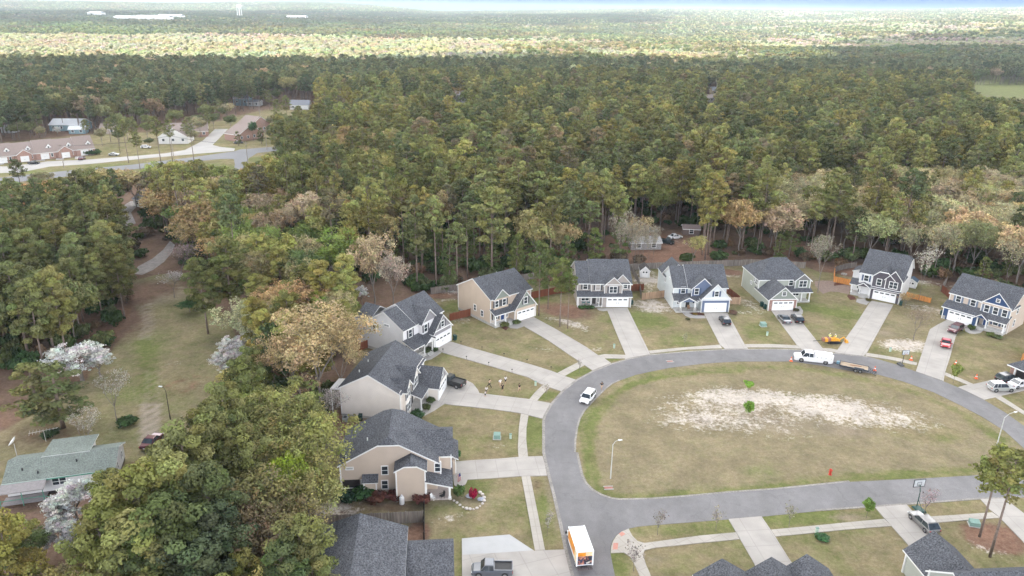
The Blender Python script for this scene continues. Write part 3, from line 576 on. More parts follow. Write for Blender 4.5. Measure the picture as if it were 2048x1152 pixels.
# ---------------- houses ----------------
class House:
    """local frame: x along the front (left to right seen from the street), y away from the street, z up"""
    def __init__(s, label, X, Y, th, wall, name='house', cat='house', group=None, roof=None):
        s.o = empty(name, (X, Y, 0), R(th), label, cat, group); s.w = wall; s.rm = roof or ROOF; s.k = 0
        s.walls = {}; s.gables = []; s.roofs = MB()
    def eps(s): s.k += 1; return .0023 * (s.k % 9)
    def wall(s, x0, x1, y0, y1, z0, z1, m=None):
        m = m or s.w; e = s.eps(); s.walls.setdefault(m.name, (m, MB()))[1].box(x0 + e, x1 - e, y0 + e, y1 - e, z0, z1)
        return s
    def corner(s, x, y, z0, z1, w=.14):
        q = MB(); q.box(x - w / 2, x + w / 2, y - w / 2, y + w / 2, z0, z1); q.build('corner_board', WHITE, s.o)
    def roof(s, pts, th=.22):
        s.roofs.slab(pts, (0, 0, -th), 1)
    def tri(s, pts, d, m=None):
        """gable infill: wall polygon thickened by vector d"""
        m = m or s.w; mb = MB(); mb.slab(pts, d); s.gables.append((m, mb))
    def gable_x(s, x0, x1, y0, y1, ze, zr, oe=.35, og=.3, yr=None, m=None, clip=(0, 0), zb=None, ends=(1, 1)):
        """ridge along x; clip = jerkinhead drop at left / right end"""
        yr = (y0 + y1) / 2 if yr is None else yr; zb = ze if zb is None else zb
        sf = (zr - ze) / (yr - y0); sb = (zr - zb) / (y1 - yr); zf = ze - sf * oe; zk = zb - sb * oe
        L_, R_ = x0 - og, x1 + og; e = s.eps(); zr += e
        def end(xe, xin, c, side):
            if not c: return None
            zc = zr - c; return (xe, yr - c / sf, zc), (xe, yr + c / sb, zc), (xin, yr, zr)
        cl = end(L_, L_ + clip[0] * 1.1, clip[0], -1); cr = end(R_, R_ - clip[1] * 1.1, clip[1], 1)
        f = [(L_, y0 - oe, zf), (R_, y0 - oe, zf)]; b = [(R_, y1 + oe, zk), (L_, y1 + oe, zk)]
        f += [cr[0], cr[2]] if cr else [(R_, yr, zr)]; f += [cl[2], cl[0]] if cl else [(L_, yr, zr)]
        b += [cl[1], cl[2]] if cl else [(L_, yr, zr)]; b += [cr[2], cr[1]] if cr else [(R_, yr, zr)]
        s.roof(f); s.roof(b)
        if cl: s.roof([cl[0], cl[2], cl[1]])
        if cr: s.roof([cr[0], cr[1], cr[2]])
        for xw, c, dx, on in ((x0, clip[0], .15, ends[0]), (x1, clip[1], -.15, ends[1])):
            if not on: continue
            t = .12
            p = [(xw, y0, ze - t), (xw, y1, zb - t)]
            p += [(xw, yr + c / sb, zr - c - t), (xw, yr - c / sf, zr - c - t)] if c else [(xw, yr, zr - t)]
            s.tri(p, (dx, 0, 0), m)
    def gable_y(s, x0, x1, y0, y1, ze, zr, oe=.3, og=.3, m=None, clip=0, front=1, xr=None):
        """ridge along y, gable facing the street at y0"""
        xr = (x0 + x1) / 2 if xr is None else xr; sl = (zr - ze) / (xr - x0); sr = (zr - ze) / (x1 - xr); e = s.eps(); zr += e
        F, B = y0 - og, y1
        if clip:
            a, b_, c = (xr - clip / sl, F, zr - clip), (xr + clip / sr, F, zr - clip), (xr, F + clip * 1.1, zr)
            s.roof([(x0 - oe, B, ze - sl * oe), (x0 - oe, F, ze - sl * oe), a, c, (xr, B, zr)])
            s.roof([(x1 + oe, F, ze - sr * oe), (x1 + oe, B, ze - sr * oe), (xr, B, zr), c, b_]); s.roof([a, b_, c])
        else:
            s.roof([(x0 - oe, B, ze - sl * oe), (x0 - oe, F, ze - sl * oe), (xr, F, zr), (xr, B, zr)])
            s.roof([(x1 + oe, F, ze - sr * oe), (x1 + oe, B, ze - sr * oe), (xr, B, zr), (xr, F, zr)])
        if front:
            t = .12; p = [(x1, y0, ze - t), (x0, y0, ze - t)]
            p += [(xr - clip / sl, y0, zr - clip - t), (xr + clip / sr, y0, zr - clip - t)] if clip else [(xr, y0, zr - t)]
            s.tri(p, (0, .15, 0), m)
    def shed(s, x0, x1, y0, z0, y1, z1, th=.2):
        s.roof([(x0, y0, z0), (x1, y0, z0), (x1, y1, z1), (x0, y1, z1)], th)
    def win(s, x, y, z, w=.95, h=1.5, d='f', sh=None, mull=1, grey=None):
        """window on the wall facing d (f street, b back, l / r ends)"""
        T = {'f': lambda u, n: (x + u, y - n), 'b': lambda u, n: (x - u, y + n), 'l': lambda u, n: (x - n, y - u), 'r': lambda u, n: (x + n, y + u)}[d]
        def bx(mb, u0, u1, z0, z1, n0, n1):
            a, b_ = T(u0, n0), T(u1, n1); mb.box(min(a[0], b_[0]), max(a[0], b_[0]), min(a[1], b_[1]), max(a[1], b_[1]), z0, z1)
        f = MB(); W, H = w / 2, h / 2; t = .13
        bx(f, -W - t, -W, z - H - t, z + H + t, -.05, .09); bx(f, W, W + t, z - H - t, z + H + t, -.05, .09)
        bx(f, -W, W, z + H, z + H + t, -.05, .09); bx(f, -W, W, z - H - t, z - H, -.05, .1)
        bx(f, -W, W, z - .03, z + .03, 0, .07)
        for k in range(1, mull): u = -W + w * k / mull; bx(f, u - .05, u + .05, z - H, z + H, 0, .075)
        fo = f.build('window', WHITE, s.o)
        p = MB(); bx(p, -W, W, z - H, z + H, -.04, .03); p.build('pane', GLASS, fo)
        if sh:
            for sg in (-1, 1):
                q = MB(); u = sg * (W + t + .23); bx(q, u - .2, u + .2, z - H - t / 2, z + H + t / 2, 0, .07); q.build('shutter', sh, s.o)
    def garage(s, x, y, w=4.9, h=2.15, z0=.1, arch=1):
        f = MB(); f.box(x - w / 2 - .16, x - w / 2, y - .08, y + .05, z0, z0 + h + .16); f.box(x + w / 2, x + w / 2 + .16, y - .08, y + .05, z0, z0 + h + .16); f.box(x - w / 2, x + w / 2, y - .08, y + .05, z0 + h, z0 + h + .16)
        d = MB()
        for k in range(4):
            d.box(x - w / 2, x + w / 2, y - .035 + .004 * (k % 2), y + .04, z0 + h * k / 4 + .008, z0 + h * (k + 1) / 4 - .008)
        g = d.build('garage_door', mat('garage_white', (.80, .80, .80), .45, var=.02), s.o); f.build('door_frame', WHITE, g)
        if arch:
            for k in range(4):
                c = x - w / 2 + w * (k + .5) / 4; p = MB(); p.box(c - .42, c + .42, y - .05, y - .02, z0 + h * .80, z0 + h * .93); p.build('door_window', GLASS, g)
        for sg in (-1, 1): hm = MB(); hm.box(x + sg * .25 - .04, x + sg * .25 + .04, y - .06, y - .03, z0 + .9, z0 + 1.15); hm.build('handle', DARK, g)
    def door(s, x, y, m, w=.95, z0=.45, h=2.05):
        p = MB(); p.box(x - w / 2, x + w / 2, y - .06, y + .03, z0, z0 + h); dd = p.build('front_door', m, s.o)
        f = MB(); f.box(x - w / 2 - .12, x - w / 2, y - .09, y + .03, z0, z0 + h + .12); f.box(x + w / 2, x + w / 2 + .12, y - .09, y + .03, z0, z0 + h + .12); f.box(x - w / 2, x + w / 2, y - .09, y + .03, z0 + h, z0 + h + .12); f.build('door_frame', WHITE, dd)
    def post(s, x, y, z0, z1, w=.2, base=None):
        p = MB(); p.box(x - w / 2, x + w / 2, y - w / 2, y + w / 2, z0, z1); p.box(x - w * .75, x + w * .75, y - w * .75, y + w * .75, z1 - .12, z1 - .005); p.box(x - w * .75, x + w * .75, y - w * .75, y + w * .75, z0, z0 + .15)
        c = p.build('porch_column', WHITE, s.o)
        if base: q = MB(); q.box(x - .32, x + .32, y - .32, y + .32, z0 - .01, z0 + .95); q.build('column_base', base, c)
    def porch(s, x0, x1, y0, y1, z=.45, m=None, rail=0, steps=None):
        p = MB(); p.box(x0, x1, y0, y1, 0, z); p.build('porch_floor', m or CONC, s.o)
        if rail:
            r = MB()
            for (a, b_, c, d) in rail:
                r.tube([(a, b_, z + .85), (c, d, z + .85)], .04, 4); r.tube([(a, b_, z + .12), (c, d, z + .12)], .03, 4); n = max(2, int(math.hypot(c - a, d - b_) / .22))
                for i in range(n + 1): t = i / n; r.box(a + (c - a) * t - .02, a + (c - a) * t + .02, b_ + (d - b_) * t - .02, b_ + (d - b_) * t + .02, z + .12, z + .85)
            r.build('railing', WHITE, s.o)
        if steps:
            q = MB()
            for i in range(3): q.box(steps - .8, steps + .8, y0 - .3 * (i + 1) + .01 * i, y0 - .3 * i, 0, z - .14 * (i + 1) + .12)
            q.build('steps', CONC, s.o)
    def band(s, x0, x1, y, z, h=.2): q = MB(); q.box(x0, x1, y - .07, y + .02, z - h / 2, z + h / 2); q.build('trim_board', WHITE, s.o)
    def pipe(s, x, y, z):
        p = MB(); p.tube([(x, y, z - .4), (x, y, z + .3)], .09, 6); p.build('vent_pipe', WHITE, s.o)
    def done(s):
        for n, (m, mb) in s.walls.items(): mb.build('wall', m, s.o)
        for m, mb in s.gables: mb.build('gable', m, s.o)
        if s.roofs.v: s.roofs.build('roof', [s.rm, WHITE], s.o)
        return s.o
W_GREY = siding('siding_pale_grey', (.72, .71, .72)); W_TAN = siding('siding_tan', (.54, .44, .35)); W_TAUPE = siding('siding_taupe', (.36, .325, .30))
W_PALE = siding('siding_pale_blue_grey', (.60, .64, .65)); W_SAGE = siding('siding_sage', (.40, .42, .37)); W_CREAM = siding('siding_cream', (.76, .71, .66))
W_BLUEG = siding('siding_slate_blue', (.13, .165, .25)); W_CHAR = siding('siding_charcoal', (.095, .085, .10)); W_NAVY = siding('siding_navy', (.035, .07, .16)); W_WHITE = siding('siding_white', (.68, .68, .68))
W_TAN2 = siding('siding_warm_tan', (.54, .45, .37)); W_GREENG = siding('siding_grey_green', (.42, .44, .40)); G_GREY = siding('shake_grey', (.27, .26, .275)); G_GREEN = siding('shake_green', (.24, .27, .235)); G_DKGREY = siding('shake_dark', (.17, .17, .165))
SH_DK = mat('shutter_dark', (.09, .09, .10), .6); SH_BL = mat('shutter_blue', (.07, .10, .17), .6); SH_GB = mat('shutter_grey_blue', (.16, .20, .26), .6)
D_DARK = mat('door_dark', (.035, .03, .03), .5); D_BLUE = mat('door_blue', (.02, .06, .2), .45)
BRICK = mat('brick_red', (.30, .19, .16), .9, var=.25, scale=4, fine=.3, fscale=12)
STONE = mat('stone_grey', (.36, .35, .33), .9, var=.3, scale=3)

# --- grey-white house, left of the row
h = House('pale grey two-storey house with dark shutters and a grey shake gable over its garage', -21.16, 133.49, 57.9, W_GREY)
h.wall(0, 12.5, 0, 9.85, .6, 6.35); h.wall(-.04, 12.54, -.04, 9.9, 0, .6, CONC); h.wall(.01, 6.5, 9.8, 12.5, .6, 6.3); h.wall(-.04, 6.54, 9.8, 12.54, 0, .6, CONC)
h.gable_x(0, 3.9, 0, 9.3, 6.4, 9.2); h.gable_x(3.9, 12.5, 0, 9.9, 6.45, 9.6)
h.gable_y(0, 6.5, 9.0, 12.6, 6.4, 8.4, front=0); h.tri([(0, 12.5, 6.3), (6.5, 12.5, 6.3), (3.25, 12.5, 8.3)], (0, -.15, 0))
h.gable_y(4.6, 9.4, -.9, 4, 6.3, 8.7, m=G_GREY); h.wall(4.7, 9.3, -.85, .2, 2.9, 6.3)
h.wall(6.64, 12.5, -2.29, 0, 0, 3.8); h.gable_y(6.64, 12.5, -2.29, 3.5, 3.9, 7.0, m=G_GREY, oe=.35)
h.wall(6.9, 12.3, -2.33, -2.2, 3.0, 3.75, G_GREY); h.band(6.6, 12.5, -2.3, 3.85, .22)
h.garage(9.6, -2.34); h.win(9.57, -2.3, 4.9, .9, 1.2, sh=SH_DK)
h.win(2.1, 0, 4.9, .95, 1.5, sh=SH_DK); h.win(5.9, -.85, 4.9, .95, 1.5, sh=SH_DK); h.win(6.2, -.2, 1.9, .8, 1.4)
h.win(0, 7.5, 4.9, .8, 1.4, d='l'); h.win(0, 4.2, 6.3, 1.2, .35, d='l')
h.porch(-.1, 6.5, -2.6, 0, .45, rail=[(-.1, -2.5, 3.4, -2.5)], steps=4.6); h.shed(-.4, 6.7, -2.9, 2.9, .1, 4.1)
h.gable_y(3.2, 6.2, -3.0, -.5, 2.95, 3.9, m=W_GREY)
for x in (.1, 3.4, 5.9): h.post(x, -2.45, .45, 2.85)
h.door(4.9, -.02, D_DARK); h.win(1.6, 0, 1.9, .95, 1.4, sh=SH_DK)
for c in ((0, 0), (12.5, 0), (0, 12.5)): h.corner(*c, .6, 6.4)
h.corner(6.64, -2.29, 0, 3.8); h.corner(12.5, -2.29, 0, 3.8); h.done()

# --- tan house with green gables
h = House('tan two-storey house with green shake gables and a white-railed porch corner', -4.6, 150.98, 40.2, W_TAN)
h.wall(0, 11.6, 0, 12, .6, 6.3); h.wall(-.04, 11.64, -.04, 12.04, 0, .6, CONC)
h.gable_x(0, 11.6, 0, 12, 6.35, 9.4, yr=6.2); h.gable_y(.5, 4.7, -.6, 4.2, 6.3, 8.3, m=G_GREEN, oe=.15); h.wall(.55, 4.65, -.5, .2, 3.7, 6.3)
h.wall(5.43, 11.58, -1.84, 0, 0, 3.2); h.gable_y(5.43, 11.58, -1.84, 5.6, 3.25, 6.9, m=G_GREEN, oe=.35); h.win(8.5, -1.84, 4.6, .95, 1.5, sh=SH_DK)
h.shed(-.3, 5.6, -1.9, 2.95, .1, 3.95); h.porch(0, 5.4, -1.7, 0, .6, rail=[(.1, -1.6, 2.9, -1.6), (.1, -1.6, .1, 0)], steps=4.2)
for x in (.12, 3.0): h.post(x, -1.55, .6, 2.9, .24)
h.garage(8.6, -1.9, h=2.2); h.door(3.3, -.02, D_BLUE); h.win(4.6, 0, 1.9, .45, 1.8); h.win(1.4, 0, 1.9, .95, 1.4, sh=SH_DK)
for x in (1.3, 3.4): h.win(x, -.5, 5.0, .9, 1.4, sh=SH_DK)
h.win(0, 3.0, 2.0, .75, 1.3, d='l'); h.win(0, 5.6, 2.6, .75, 1.3, d='l')
for c in ((0, 0), (0, 12), (11.6, 0)): h.corner(*c, .6, 6.3)
h.corner(5.43, -1.84, 0, 3.2); h.corner(11.58, -1.84, 0, 3.2)
for x, y in ((3, 8), (8, 8)): h.pipe(x, y, 8.4)
h.done()

# --- taupe house
h = House('taupe two-storey house with twin front gables, teal porch chairs and an empty driveway', 15.48, 162.73, 2.5, W_TAUPE)
h.wall(0, 12.5, 1.43, 13.5, 0, 5.65); h.gable_x(0, 3.4, 1.43, 13.6, 5.75, 9.1, yr=7.5); h.gable_x(3.14, 12.55, 1.2, 13.8, 5.75, 9.45, yr=7.8)
h.gable_y(6.22, 10.4, .66, 6.2, 5.5, 7.35, m=W_TAUPE); h.wall(6.25, 10.4, .66, 1.6, 2.8, 5.5)
h.gable_y(8.3, 12.5, 1.2, 6, 5.65, 7.9, m=W_TAUPE)
h.shed(-.3, 6.3, -.35, 2.75, 1.5, 3.75); h.shed(6.2, 12.85, -.35, 2.75, 1.5, 3.75)
h.wall(5.7, 12.5, 0, 1.5, 0, 2.85); h.garage(9.35, -.04, 4.9, 2.15); h.porch(0, 5.7, 0, 1.5, .35, rail=None)
for x in (.12, 3.05, 5.0): h.post(x, .1, .35, 2.7, .17)
h.door(4.0, 1.42, D_DARK, z0=.35); h.win(1.9, 1.43, 1.8, 1.7, 1.2, mull=2); h.win(5.0, 1.43, 1.7, .3, 1.8)
h.win(1.8, 1.43, 4.8, .95, 1.4, sh=SH_DK); h.win(4.75, 1.2, 4.7, .95, 1.5, sh=SH_DK); h.wall(3.2, 6.3, 1.15, 1.5, 3.6, 5.6)
h.win(8.3, .66, 4.2, 1.7, 1.5, mull=2, sh=SH_DK); h.win(11.3, 1.43, 4.8, .8, 1.0, sh=SH_DK)
for x, y, z0, z1 in ((0, 1.43, 0, 5.7), (12.5, 1.43, 3, 5.7), (6.24, .66, 2.8, 5.5), (10.4, .66, 2.8, 5.5), (5.72, 0, 0, 2.8), (12.5, 0, 0, 2.8), (3.2, 1.15, 3.6, 5.6), (0, .1, 0, 2.7)): h.corner(x, y, z0, z1)
h.band(6.2, 10.45, .66, 5.42, .16); h.done()

# --- pale blue-grey house with slate blue accents
h = House('pale blue-grey house with a slate blue garage front and one black car', 37.87, 160.35, 3.6, W_PALE)
h.wall(0, 12.6, 2.66, 12.2, 0, 5.4); h.gable_x(0, 3.6, 2.66, 12.4, 5.5, 9.0, yr=7.5); h.gable_x(3.5, 12.6, 2.4, 12.6, 5.5, 9.3, yr=7.6)
h.wall(0, 6, 12, 16.85, 0, 5.4); h.gable_y(0, 6, 11, 16.9, 5.5, 8.2, front=0); h.tri([(0, 16.85, 5.4), (6, 16.85, 5.4), (3, 16.85, 8.1)], (0, -.15, 0))
h.roof([(-.3, 9.4, 5.3), (3, 9.4, 8.15), (3, 12, 8.15), (-.3, 12, 5.3)])
h.gable_y(4.0, 9.4, 1.7, 6.5, 5.4, 7.9, m=W_BLUEG); h.wall(4.1, 9.3, 1.75, 2.8, 2.8, 5.4, W_BLUEG)
h.wall(6.1, 12.65, 0, 2.7, 0, 3.5); h.gable_y(6.1, 12.65, 0, 6, 3.6, 7.1, m=W_PALE, oe=.35)
h.wall(6.25, 12.5, -.06, .1, .1, 2.95, W_BLUEG); h.band(6.0, 12.75, -.06, 3.1, .14); h.band(6.0, 12.75, -.02, 3.55, .2); h.garage(9.4, -.12, 4.9, 2.15, arch=0); h.win(9.4, 0, 4.6, .85, 1.2, sh=SH_BL)
h.shed(-.35, 6.3, .4, 2.8, 2.8, 3.9); h.gable_y(.9, 4.9, -.3, 2.2, 2.85, 3.9, m=W_BLUEG); h.porch(.2, 5.9, 0, 2.6, .3)
for x in (1.2, 4.6): h.post(x, .1, .3, 2.75, .3, base=STONE)
h.door(3.6, 2.6, D_DARK, z0=.3); h.win(1.6, 2.66, 1.8, .95, 1.3); h.win(5.2, 2.66, 1.9, .8, 1.3)
h.win(2.3, 2.66, 4.6, .95, 1.5, sh=SH_BL); h.win(5.2, 1.75, 4.6, .9, 1.4, sh=SH_BL); h.win(0, 10.2, 4.6, .5, 1.3, d='l'); h.win(0, 6.5, 6.2, .8, .3, d='l')
for x, y, z0, z1 in ((0, 2.66, 0, 5.4), (4.1, 1.75, 3.2, 5.4), (6.12, 0, 0, 3.5), (12.65, 0, 0, 3.5), (0, 16.85, 0, 5.4)): h.corner(x, y, z0, z1)
h.done()

# --- sage house with hip roof and brick garage
h = House('sage green house with a brick garage front and two dark cars parked before it', 60.15, 162.5, 4.8, W_SAGE)
h.wall(0, 12.4, 6.85, 16.84, 0, 5.45); h.wall(0, 6.7, 0, 6.9, 0, 2.85)
o_ = .35; x0, x1, y0, y1, ze, zr = 0, 12.4, 6.85, 16.84, 5.3, 9.3; a, b_, yr = 4.3, 8.3, 11.8
h.roof([(x0 - o_, y0 - o_, ze), (x1 + o_, y0 - o_, ze), (b_, yr, zr), (a, yr, zr)]); h.roof([(x1 + o_, y1 + o_, ze), (x0 - o_, y1 + o_, ze), (a, yr, zr), (b_, yr, zr)])
h.roof([(x0 - o_, y1 + o_, ze), (x0 - o_, y0 - o_, ze), (a, yr, zr)]); h.roof([(x1 + o_, y0 - o_, ze), (x1 + o_, y1 + o_, ze), (b_, yr, zr)])
h.gable_y(0, 6.7, 0, 8.6, 2.95, 5.9, m=G_GREEN, oe=.3); h.wall(.02, 6.68, -.05, .1, 0, 2.75, BRICK); h.garage(3.4, -.1, 4.8, 2.15); h.win(3.4, 0, 4.2, .85, .85); h.band(0, 6.7, -.05, 2.82, .16)
h.wall(8.7, 12.4, 6.0, 6.9, 2.9, 5.4, W_SAGE); h.gable_y(8.6, 12.5, 6.0, 10, 5.4, 7.0, m=G_DKGREY); h.wall(8.9, 12.3, 5.96, 6.1, 3.2, 5.3, G_GREEN)
h.shed(6.5, 12.8, 4.6, 2.7, 6.95, 3.7); h.porch(6.8, 12.4, 4.85, 6.85, .3)
for x in (7.4, 10.2, 12.2): h.post(x, 5.0, .3, 2.65, .22)
h.door(7.6, 6.84, D_DARK, z0=.3); h.win(9.6, 6.85, 1.8, 1.5, 1.4, mull=2); h.win(8.0, 6.85, 4.5, .95, 1.5); h.win(10.6, 5.96, 4.4, 1.8, 1.5, mull=2)
h.win(0, 9.5, 4.5, .5, 1.2, d='l'); h.win(0, 8.2, 4.3, 1.3, 1.3, d='l', mull=2); h.win(0, 11.2, 3.0, .8, .7, d='l')
for x, y, z0, z1 in ((0, 6.85, 3, 5.4), (12.4, 5.98, 3, 5.4), (8.72, 5.98, 3, 5.4), (0, 0, 0, 2.85), (6.7, 0, 0, 2.85), (0, 16.84, 0, 5.4)): h.corner(x, y, z0, z1)
h.done()

# --- charcoal house
h = House('charcoal-fronted house with white end walls and a long empty driveway', 84.44, 174.44, -36.5, W_WHITE)
h.wall(1.4, 11, .6, 13.0, 0, 6.0); h.wall(-.9, 1.5, 4.5, 9, 0, 5.0); h.roof([(-1.2, 4.2, 4.9), (1.6, 4.2, 5.9), (1.6, 9.3, 5.9), (-1.2, 9.3, 4.9)])
h.gable_x(1.4, 11, .6, 13.2, 6.1, 10.3, yr=8.0, clip=(0, .9))
h.gable_y(4.41, 9.2, -.1, 5, 6.05, 8.3, m=W_CHAR, clip=.9); h.gable_y(7.4, 11.05, -.25, 5, 6.05, 8.2, m=W_CHAR)
h.wall(4.41, 11, 0, .7, .1, 6.05, W_CHAR); h.garage(7.7, -.04, 4.9, 2.2); h.band(4.4, 11.05, -.02, 3.2, .18)
h.roof([(4.3, -.5, 2.95), (11.2, -.5, 2.95), (11.2, .02, 3.25), (4.3, .02, 3.25)], .12)
h.shed(-.5, 4.5, -.3, 2.85, 1.9, 3.9); h.gable_y(1.3, 4.3, -.5, 1.2, 2.95, 3.9, m=W_CHAR); h.porch(0, 4.35, 0, 2, .7, rail=None, steps=3); h.wall(0, 4.4, 2, 4.6, 0, 3.4)
for x in (.1, 2.0, 4.2): h.post(x, .1, .7, 2.8, .22)
h.door(3.5, 1.98, D_DARK, z0=.7); h.win(1.4, 2.0, 2.0, .95, 1.4)
h.wall(1.5, 4.5, .2, .8, 3.6, 6.0); h.win(3.0, .2, 4.9, .95, 1.4, sh=SH_BL); h.win(6.0, 0, 4.6, .95, 1.5, sh=SH_DK); h.win(9.2, 0, 4.5, 1.7, 1.5, sh=SH_DK, mull=2); h.win(11, 8, 5, .6, 1.2, d='r'); h.win(-.9, 6, 4.2, .7, .7, d='l')
for x, y, z0, z1 in ((11, 0, 0, 6.1), (4.43, 0, 0, 6.0), (7.4, -.02, 3.3, 6.0), (1.5, .2, 3.6, 6), (-.9, 4.5, 0, 5)): h.corner(x, y, z0, z1)
h.done()

# --- navy and tan house on the right
h = House('navy and tan house with red and maroon cars in its curved drive', 99.42, 159.65, -51.5, W_TAN2)
h.wall(0, 12.8, 2, 11.7, 0, 6.0); h.gable_x(0, 12.8, 2, 11.9, 6.1, 9.6, yr=7.0)
h.wall(6.95, 12.8, 1.4, 2.1, 3, 6.0); h.gable_y(6.95, 12.8, 1.4, 6.0, 6.05, 8.9, m=W_NAVY); h.win(9.9, 1.4, 7.1, .6, .6); h.band(6.9, 12.85, 1.4, 6.05, .18)
h.wall(0, 7.04, 0, 2.1, 0, 3.2, W_NAVY); h.garage(3.7, -.04, 4.9, 2.2); h.wall(-.03, .7, -.05, .3, 0, .8, STONE)
h.shed(-.4, 7.2, -.45, 2.95, 2.1, 4.2); h.shed(7.0, 13.1, -.45, 2.95, 2.1, 4.2); h.gable_y(6.95, 9.3, -.75, 1.0, 3.0, 3.9, m=W_NAVY)
h.porch(7.1, 12.7, 0, 2, .6, rail=[(9.2, .1, 12.6, .1), (12.6, .1, 12.6, 1.9)], steps=8.2)
for x in (7.2, 9.1, 12.55): h.post(x, .1, .6, 2.9, .24)
h.door(8.4, 1.98, D_BLUE, z0=.6); h.win(10.3, 2, 2, .95, 1.4, sh=SH_BL); h.win(12.0, 2, 2, .8, 1.4)
for x in (1.9, 5.0): h.win(x, 2, 4.9, .95, 1.4, sh=SH_GB)
for x in (8.1, 9.9, 11.7): h.win(x, 1.4, 4.7, .9, 1.5, sh=SH_GB)
h.win(12.8, 5.5, 4.8, .9, 1.5, d='r'); h.win(12.8, 5.0, 1.9, .9, 1.5, d='r')
for x, y, z0, z1 in ((0, 0, 0, 3.1), (12.8, 1.4, 3, 6.0), (6.95, 1.4, 3.5, 6.0), (0, 2, 3.8, 6.0), (12.8, 2.1, 0, 3)): h.corner(x, y, z0, z1)
h.done()

# --- cream house
h = House('cream two-storey house with grey shutters and a rounded parking pad holding a black pickup', -18.32, 109.49, 80.0, W_CREAM)
h.wall(0, 13.6, 0, 10.45, .45, 5.5); h.wall(-.04, 13.64, -.04, 10.5, 0, .45, CONC); h.gable_x(0, 13.7, 0, 10.45, 5.45, 8.4, yr=5.3, zb=5.6)
h.gable_y(1.0, 3.9, -.7, 3.5, 5.45, 6.9, m=W_CREAM); h.wall(1.1, 3.8, -.6, .1, 0, 5.4); h.gable_y(4.7, 8.3, -.7, 3.5, 5.45, 7.2, m=W_CREAM); h.wall(4.8, 8.2, -.6, .1, 2.5, 5.4)
h.wall(8.3, 13.7, -4.2, .1, 0, 2.75); h.gable_y(8.3, 13.7, -4.2, 2.5, 2.85, 5.4, m=G_GREY, oe=.35); h.garage(11.0, -4.24, 4.7, 2.1); h.win(11, -4.2, 4.0, .8, 1.0)
h.shed(3.9, 8.5, -2.6, 2.6, .1, 3.5); h.porch(3.9, 8.2, -2.5, 0, .3)
for x in (4.1, 7.9): h.post(x, -2.35, .3, 2.5, .2)
h.door(6.2, -.02, D_DARK, z0=.3)
for x, m_ in ((2.45, 2), (6.5, 3)): h.win(x, -.6, 4.3, .85 * m_, 1.5, mull=m_, sh=SH_DK)
h.win(2.45, -.6, 1.8, 1.7, 1.5, mull=2, sh=SH_DK)
for x, y in ((0, 0), (0, 10.45), (13.6, 0)): h.corner(x, y, .45, 5.45)
h.corner(8.3, -4.2, 0, 2.75); h.corner(13.7, -4.2, 0, 2.75)
for x, y in ((3.5, 8.3), (7.5, 8.2)): h.pipe(x, y, 6.9)
# open deck posts at the back corner
h.post(.3, 12.2, 0, 4.9, .16); q = MB(); q.box(.2, 4, 10.4, 12.3, 4.75, 4.95); q.build('deck_roof', WHITE, h.o); h.done()

# --- big tan house nearer the camera with clipped gables
h = House('tan clipped-gable house with a side bump-out, propane tank and flag', -10.28, 90.69, 95.0, W_TAN2)
h.wall(0, 9.1, 0, 13.6, 0, 4.85); h.gable_x(0, 9.1, 0, 13.6, 4.95, 8.8, yr=6.72, clip=(.85, .85))
h.wall(-2.34, .05, 1.65, 5.64, 0, 5.0)
e_ = 5.35; c0 = 3.64 # bump roof, ridge runs into the house
h.roof([(-2.65, 5.95, e_ - .2), (-2.65, 1.35, e_ - .2), (-2.65, 1.36, e_ - .19)][:0] or [(-2.65, 1.35, 5.1), (.3, 1.35, 5.1), (.3, c0, 6.4), (-2.0, c0, 6.4), (-2.65, 2.75, 5.9)])
h.roof([(.3, 5.95, 5.1), (-2.65, 5.95, 5.1), (-2.65, 4.5, 5.9), (-2.0, c0, 6.4), (.3, c0, 6.4)]); h.roof([(-2.65, 4.5, 5.9), (-2.65, 2.75, 5.9), (-2.0, c0, 6.4)])
h.tri([(-2.34, 1.65, 4.9), (-2.34, 5.64, 4.9), (-2.34, 4.5, 5.75), (-2.34, 2.75, 5.75)], (.15, 0, 0))
# two-storey wing over the porch side and upper bay
h.wall(1.5, 9.1, -2.0, .1, 2.4, 4.9); h.gable_y(1.6, 9.2, -2.0, 5.5, 4.95, 6.9, m=W_TAN2, oe=.3, clip=.8); h.wall(-.02, 1.6, -.5, .1, 2.6, 4.8)
h.shed(-2.75, 4.2, -2.2, 2.35, 1.68, 3.35); h.shed(4.2, 9.4, -3.1, 2.35, -1.9, 3.0); h.wall(3.6, 9.1, -2.6, 0, 0, 2.4); 
h.porch(-2.34, 3.6, -1.9, 1.64, .25, m=mat('porch_slab', (.44, .39, .37), .8))
h.post(-2.2, -1.75, .25, 2.3, .3); h.post(-2.25, 1.5, .25, 2.9, .16); h.post(1.0, -1.9, .25, 2.3, .24)
h.garage(6.4, -2.64, 4.6, 2.0)
h.win(0, 7.4, 3.7, .8, 1.3, d='l'); h.win(0, 7.5, 1.3, .8, 1.3, d='l'); h.win(-.02, -.1, 3.9, .8, 1.3, d='l'); h.win(0, 12.3, 4.2, .9, .25, d='l')
h.wall(-1.0, .02, 8.6, 10.3, 0, 2.3); h.roof([(-1.3, 10.6, 2.5), (-1.3, 8.3, 2.5), (.1, 8.3, 3.2), (.1, 10.6, 3.2)], .12)
q = MB(); q.box(-.03, .1, 11.0, 13.4, .3, 2.3); q.build('screened_opening', D_DARK, h.o); q = MB(); q.box(-.09, 0, 11.0, 13.4, .9, 1.0); q.build('railing', WHITE, h.o)
